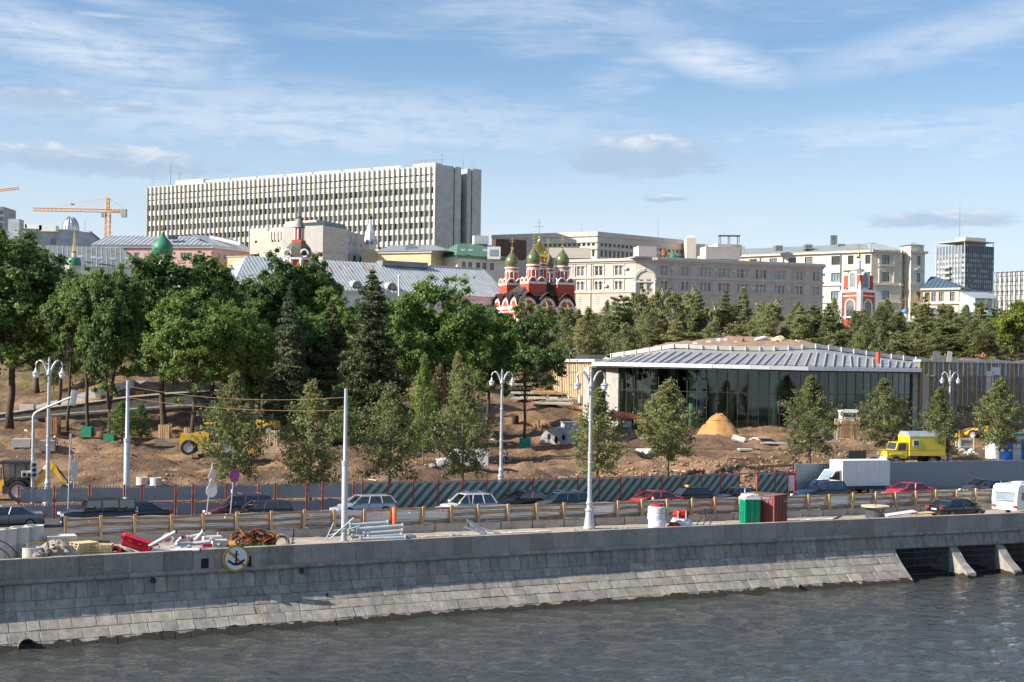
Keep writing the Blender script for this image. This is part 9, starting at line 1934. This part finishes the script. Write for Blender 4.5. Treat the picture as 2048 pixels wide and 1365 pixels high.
for j in range(9): MB().torus(c+Vector((0,0,.9+.05*j)),.56-.035*abs(j-4),.045,22,5,Matrix.Rotation(.06*sin(j*2.3),4,'X')).build('turn','rope_red',t)
for dx in (-.3,.25): MB().cbox(c+Vector((dx,-.6,1.1)),.07,.06,.5).build('tie','wrap_white',t)
c=back(1348,1.0);t=thing('red_cable_coil','loose red cable coil lying at the foot of the rolls','cable',c)
for j in range(9): MB().torus(c+Vector((.0,0,.28+.04*j)),.50-.03*j,.04,20,5,Matrix.Rotation(.1*sin(j),4,'Y')).build('turn','rope_red',t)
MB().cbox(c+Vector((0,0,.13)),1.1,.8,.26,.3).build('white_pad','wrap_white',t)
for k,(x,lab) in enumerate(((1388,'left black conduit rising from the pavement'),(1400,'middle black conduit rising from the pavement'),(1412,'right pair of black conduits rising from the pavement'))): a=back(x,2.4-.3*k);m=MB();m.tube([a,a+Vector((.35,0,.5)),a+Vector((.7,0,1.0+.1*(k==0))),a+Vector((.72,0,1.35))],.04,6);tag(m.build('conduit','hose_black'),lab,'pipe')
def toilet():
    p=back(1499,1.6);a=PAR.ang(PAR.sx(1499));t=thing('portable_toilet','green portable toilet with white roof beside the red container','toilet',p,a-.25,world=False);W=1.12;MB().box(-W/2,W/2,-W/2,W/2,0,1.98).build('cabin','toilet_green',t,local=True);MB().box(-W/2-.03,W/2+.03,-W/2-.03,W/2+.03,1.98,2.06).build('roof_rim','wrap_white',t,local=True)
    m=MB();m.prism([(x,-W/2,z) for x,z in ((-W/2,2.06),(W/2,2.06),(W/2-.12,2.22),(.1,2.32),(-.1,2.32),(-W/2+.12,2.22))],(0,W,0));m.build('roof','wrap_white',t,local=True)
    for y in linsp(-.42,.42,7): MB().box(-W/2+.1,W/2-.1,y-.02,y+.02,2.1,2.335).build('roof_rib','sign_white',t,local=True)
    for x in (-.42,0,.42): MB().box(x-.05,x+.05,-W/2-.03,-W/2,.1,1.9).build('panel_rib','toilet_dark',t,local=True)
    MB().box(-W/2-.02,-W/2,-.38,.38,.12,1.85).build('door','toilet_dark',t,local=True)
    for y in (-.2,.2):
        for z in (1.35,1.1,.3): MB().box(-W/2-.045,-W/2-.02,y-.13,y+.13,z,z+.14).build('door_emboss','toilet_green',t,local=True)
    MB().box(-W/2-.05,W/2+.05,-W/2-.05,W/2+.05,0,.1).build('skid','toilet_dark',t,local=True)
toilet()
def container():
    a=-R(64)+PAR.ang(PAR.sx(1556));cn=back(1547,.75);p=cn-Matrix.Rotation(a,3,'Z')@Vector((0,-.95,0));t=thing('red_container','rusty red steel container with double doors beside the green toilet','container',p,a,world=False);L_,W,Hh=2.6,1.9,2.2
    MB().box(-L_,0,-W/2,W/2,.1,Hh-.05).build('body','container_red',t,local=True)
    for x in np.arange(-L_+.1,-.1,.28):
        for y in (-W/2-.035,W/2): MB().box(x,x+.14,y,y+.035,.2,Hh-.15).build('corrugation','container_red',t,local=True)
    for x in (-L_-.03,-.05):
        for y in (-W/2-.04,W/2-.06): MB().box(x,x+.1,y,y+.1,0,Hh).build('corner_post','container_red',t,local=True)
    MB().box(-L_-.03,.05,-W/2-.04,W/2+.04,Hh-.02,Hh+.05).build('roof','steel_rust',t,local=True)
    for s in (-1,1):
        d=MB().box(.0,.05,s*.02 if s>0 else -W/2+.06,W/2-.06 if s>0 else -.02,.15,Hh-.1).build('door','container_red',t,local=True)
        for y in (.25,.7): MB().tube([(.08,s*y,.15),(.08,s*y,Hh-.1)],.022,6).build('lock_rod','steel_rust',d,local=True)
        for y in np.arange(.15,.9,.25): MB().box(.05,.065,s*y-.05,s*y+.05,.3,Hh-.3).build('door_rib','container_red',d,local=True)
    MB().box(.066,.072,.45,.85,Hh-.5,Hh-.3).build('blue_plate','dome_blue',t,local=True);MB().box(-.9,-.3,-W/2-.05,-W/2-.044,Hh-.25,Hh-.1).build('blue_label','dome_blue',t,local=True)
container()
def drum():
    c=back(1750,2.0);t=thing('cable_drum','wooden cable drum lying on its flange with plastic-wrapped black cable','cable drum',c);top=GZ+1.15;smooth(MB().lathe([(0,.1),(.7,.1),(.72,.2),(.68,.5),(.7,.8),(.66,1.05),(0,1.05)],24,c).build('cable_wrap','drum_wrap',t),50);MB().lathe([(0,0),(.85,0),(.85,.1),(0,.1)],24,c).build('lower_flange','timber_pale',t);MB().lathe([(0,1.05),(1.02,1.06),(1.02,1.16),(0,1.17)],24,c).build('upper_flange','timber_pale',t);MB().lathe([(0,1.17),(.1,1.18),(.1,1.22),(0,1.22)],10,c).build('hub','steel_rust',t);MB().tube([c+Vector((.1,-.72,.95)),c+Vector((.62,-.4,.5))],.03,5).build('strap','wrap_white',t)
mk('drum_wrap',(.10,.10,.105),.22,.2,var=.3,vs=2);drum()
for k,(x,y,w,d,tilt,mt,lab) in enumerate(((1800,1020,2.6,3.2,.10,'slab_pale','pale board propped up right of the cable drum'),(1700,1031,2.6,2.6,0,'timber_brown','dark board lying left of the cable drum'),(1825,1031,3.0,1.6,0,'slab_pale','flat pale board beside the parked saloon'),(1785,1035,1.4,1.0,0,'concrete','short concrete kerb right of the cable drum'),(1850,1027,2.4,2.9,.05,'timber','loose planks behind the parked saloon'),(1622,1044,1.2,.8,0,'slab_pale','broken slab piece right of the red container'))): c=back(x,d);t=thing('loose_board',lab,'board',c);MB().cbox(c+Vector((0,0,.12+(.25 if tilt else 0))),w,.7,.07,.35,tilt,-tilt).build('top_board',mt,t);MB().cbox(c+Vector((.1,.05,.05)),w*.9,.5,.06,.3).build('lower_board',mt,t)
for k,lab in enumerate(('long dark rod propped on the pavement, upper','long dark rod propped on the pavement, lower')): a,b=back(1640,1.0+.2*k),back(1684,1.9,GZ+.55-.1*k);m=MB();m.tube([a+Vector((0,0,.05)),b],.035,6);tag(m.build('steel_rod','steel_dark'),lab,'rod')
for x,d,w,lab in ((1020,3.6,10,'long pale kerb line behind the galvanised masts'),(1440,3.4,6,'pale kerb line behind the black conduits'),(1660,3.6,8,'pale kerb line behind the cable drum'),(880,3.4,5,'dusty plank strip behind the flanged posts')): c=back(x,d);t=thing('kerb_strip',lab,'kerb',c);n=int(w/1.0);
for x,d,n,lab in ((1020,3.6,10,''),(1440,3.4,6,''),(1660,3.6,8,''),(880,3.4,5,'')):
    t=[o for o in COL.objects if o.name.startswith('kerb_strip')][((1020,1440,1660,880).index(x))];s0=PAR.sx(x)-n/2
    for i in range(n): a,b=PAR.at(s0+i+.01,-d),PAR.at(s0+i+.99,-d);fr,l=frame(a,b);MB(fr).box(0,l,-.2,.2,GZ,GZ+.12+.02*(i % 2)).build('kerbstone','slab_pale' if x != 880 else 'timber',t)
def tufts():
    rg=np.random.RandomState(6);C=[]
    for x0,x1,n in ((455,530,700),(560,580,90),(675,720,300),(1150,1290,420),(1590,1600,60),(1790,1860,200),(880,900,80),(1480,1500,90),(1900,2048,200),(240,300,40)):
        for _ in range(n): p=back(rg.uniform(x0,x1),rg.uniform(.5,1.1));C.append((p.x,p.y,GZ+rg.uniform(.05,.48 if x0==455 else .3)))
    C=np.array(C);o=link('grass_tufts',leaf_mesh('grass_tufts',C,np.tile(np.array([.0,-1,.3]),(len(C),1)),.16,3,'grass',2.6));tag(o,'tufts of grass along the parapet edge',kind='stuff')
    m=MB()
    for k in range(500):
        p=back(uni(-20,2060),uni(.5,3.6));r_=uni(.02,.07);m.rock(p+Vector((0,0,r_*.3)),r_,k % 13,.6)
    tag(m.build('pavement_rubble','rubble'),'crumbs of rubble scattered on the pavement',kind='stuff')
tufts()
# ------------------------------------------------------------------ people
mk('skin',(.42,.24,.16),.6,var=.08);mk('cloth_navy',(.03,.045,.09),.9,var=.15);mk('cloth_dark',(.03,.03,.035),.9);mk('cloth_white',(.62,.64,.66),.9,var=.08);mk('cloth_blue',(.16,.30,.45),.9,var=.1);mk('vest_orange',(.85,.16,.03),.8,var=.1);mk('helmet_red',(.70,.06,.03),.4);mk('helmet_white',(.8,.8,.8),.4);mk('boot',(.03,.025,.02),.8);mk('hair',(.035,.025,.02),.9)
POSE={  # joint positions of a 1.75 m figure; x right, y back, z up (faces -y)
 'stand': dict(pel=(0,0,.95),che=(0,0,1.30),nek=(0,0,1.48),hed=(0,-.02,1.64),shL=(-.19,0,1.42),elL=(-.25,.02,1.15),haL=(-.24,-.08,.90),shR=(.19,0,1.42),elR=(.25,.02,1.15),haR=(.24,-.08,.90),hiL=(-.10,0,.92),knL=(-.12,-.03,.50),anL=(-.12,.02,.08),toL=(-.13,-.14,.04),hiR=(.10,0,.92),knR=(.12,-.03,.50),anR=(.13,.03,.08),toR=(.14,-.13,.04)),
 'sit': dict(pel=(0,0,.34),che=(0,-.10,.68),nek=(0,-.16,.86),hed=(0,-.22,1.01),shL=(-.19,-.13,.80),elL=(-.24,-.28,.56),haL=(-.12,-.48,.52),shR=(.19,-.13,.80),elR=(.24,-.28,.56),haR=(.12,-.48,.52),hiL=(-.10,-.02,.32),knL=(-.16,-.42,.48),anL=(-.15,-.46,.08),toL=(-.15,-.62,.04),hiR=(.10,-.02,.32),knR=(.16,-.42,.48),anR=(.15,-.48,.08),toR=(.15,-.64,.04)),
 'bend': dict(pel=(0,.10,.92),che=(0,-.22,1.05),nek=(0,-.40,1.02),hed=(0,-.54,.98),shL=(-.19,-.34,1.04),elL=(-.22,-.40,.76),haL=(-.14,-.50,.52),shR=(.19,-.34,1.04),elR=(.22,-.40,.76),haR=(.14,-.50,.52),hiL=(-.10,.08,.90),knL=(-.13,-.02,.48),anL=(-.13,.06,.08),toL=(-.13,-.10,.04),hiR=(.10,.08,.90),knR=(.14,.02,.48),anR=(.14,.10,.08),toR=(.14,-.06,.04))}
RAD=dict(pel=.14,che=.155,nek=.055,hed=.098,shL=.07,elL=.046,haL=.034,hiL=.085,knL=.06,anL=.04,toL=.032)
def rad(j): return RAD.get(j,RAD.get(j[:-1] + 'L',.05))
def skin_part(name,J,edges,mat,parent,grow=1.0,root=None):
    keys=[];
    for a,b in edges:
        for k in (a,b):
            if k not in keys: keys.append(k)
    me=bpy.data.meshes.new(name);me.from_pydata([J[k] for k in keys],[(keys.index(a),keys.index(b)) for a,b in edges],[]);me.materials.append(MATS[mat]);o=link(name,me,parent)
    o.modifiers.new('Skin','SKIN').use_smooth_shade=True
    for i,k in enumerate(keys):
        r_=rad(k)*grow;me.skin_vertices[0].data[i].radius=(r_*(1.25 if k in ('pel','che') else 1),r_);me.skin_vertices[0].data[i].use_root=(k==(root or keys[0]))
    o.modifiers.new('Sub','SUBSURF').levels=1;o.modifiers['Sub'].render_levels=1
    return o
ALL=[('pel','che'),('che','nek'),('nek','hed'),('che','shL'),('shL','elL'),('elL','haL'),('che','shR'),('shR','elR'),('elR','haR'),('pel','hiL'),('hiL','knL'),('knL','anL'),('anL','toL'),('pel','hiR'),('hiR','knR'),('knR','anR'),('anR','toR')]
def person(label,loc,rz,pose='stand',top='cloth_navy',legs='cloth_navy',helmet=None,vest=None,scale=1.0,grp='site workers',up_only=False):
    t=link('person',None,None,loc,rz);tag(t,label,'person',grp);t.scale=(scale,)*3;J=POSE[pose]
    skin_part('body',J,ALL,'skin',t,.92,'pel')
    skin_part('jacket',J,[('pel','che'),('che','shL'),('shL','elL'),('che','shR'),('shR','elR')],vest or top,t,1.10,'che')
    skin_part('trousers',J,[('pel','hiL'),('hiL','knL'),('knL','anL'),('pel','hiR'),('hiR','knR'),('knR','anR')],legs,t,1.08,'pel')
    for k in 'LR': skin_part('boot',J,[('an' + k,'to' + k)],'boot',t,1.35)
    h=Vector(J['hed']);m=MB();m.lathe([(.118,-.02),(.122,.03),(.108,.085),(.07,.125),(0,.14)],14,h)
    if helmet: m.lathe([(.118,-.03),(.150,-.035),(.150,-.022),(.118,-.01)],14,h)
    m.build('helmet' if helmet else 'hair',helmet or 'hair',t,local=True,smooth=True)
    MB().cbox(h+Vector((0,-.105,-.02)),.03,.04,.05).build('nose','skin',t,local=True)
    return t
def at(px,py): return TG(px,py)
person('seated worker with red helmet, left of the pair on the slabs',at(1064,812),.5,'sit','cloth_dark','plastic_red','helmet_red');person('seated worker with red helmet, right of the pair on the slabs',at(1085,812),.3,'sit','cloth_navy','cloth_dark','helmet_red')
person('seated worker in blue trousers at the ladder scaffold',at(1150,810),-.2,'sit','cloth_dark','cloth_blue','helmet_red');person('seated worker beside the blue-trousered one',at(1161,809),.2,'sit','cloth_dark','cloth_dark','helmet_red')
person('bending worker in orange vest left of the centre lamp',at(966,816),1.2,'bend','vest_orange','cloth_navy',None,'vest_orange');person('standing worker in orange vest with orange helmet behind the bending one',at(956,806),.6,'stand','vest_orange','cloth_dark','helmet_red','vest_orange');person('worker in orange seen beside the round tree trunk',at(948,803),-.4,'stand','vest_orange','cloth_dark','helmet_red','vest_orange')
person('standing worker in dark blue overalls behind the centre lamp',at(1011,932),.4,'stand','cloth_navy','cloth_navy');person('seated worker with white helmet beside the left lamp pole',at(107,893),1.0,'sit','cloth_dark','cloth_dark','helmet_white')
p=P(1486,678,224);person('worker with red helmet crouching on the pavilion roof crest',p+Vector((0,0,-.75)),0,'sit','cloth_blue','cloth_navy','helmet_red');p=P(1964,720,207.5);person('worker in orange sitting on the top of the insulated wall',p+Vector((0,0,-.1)),.4,'sit','vest_orange','cloth_dark','vest_orange','vest_orange')
person('worker in blue on the left slope above the ramp',TX(172,246),.5,'stand','cloth_blue','cloth_navy','helmet_white');person('distant worker in white top on the left slope',TX(247,244),-.5,'stand','cloth_white','cloth_navy','helmet_red');person('pair worker in orange vest left on the yard behind the young trees',at(728,885),.3,'stand','vest_orange','cloth_dark',None,'vest_orange');person('pair worker in dark green on the yard behind the young trees',at(718,886),-.3,'stand','cloth_dark','cloth_dark')
for c,col in DRV:
    M=c.matrix_basis;q=Matrix.Translation(c.location)@Matrix.Rotation(c.rotation_euler.z,4,'Z');lab = 'driver in a %s shirt at the wheel of the %s' % ({'white': 'white','blue': 'pale blue','dark': 'dark'}[col],' '.join(c['label'].split()[:3]));person(lab,q@Vector((.05,-.38 if True else .38,.52)),c.rotation_euler.z+R(90),'sit','cloth_' + col,'cloth_dark',None,None,.80,'drivers')

for o in COL.objects:      # many tiny look-alike pieces that cannot be picked apart at this distance
    if o.parent is not None and o.name.split('.')[0] in ('roof_seams','mullions','wire_mesh','rustication','pilaster_ribs','arcature','drum_windows','perforated_edge','balustrade','recess_floor_bands','ribs','colonnade','teeth','kokoshniks'): o['kind'] = 'stuff'
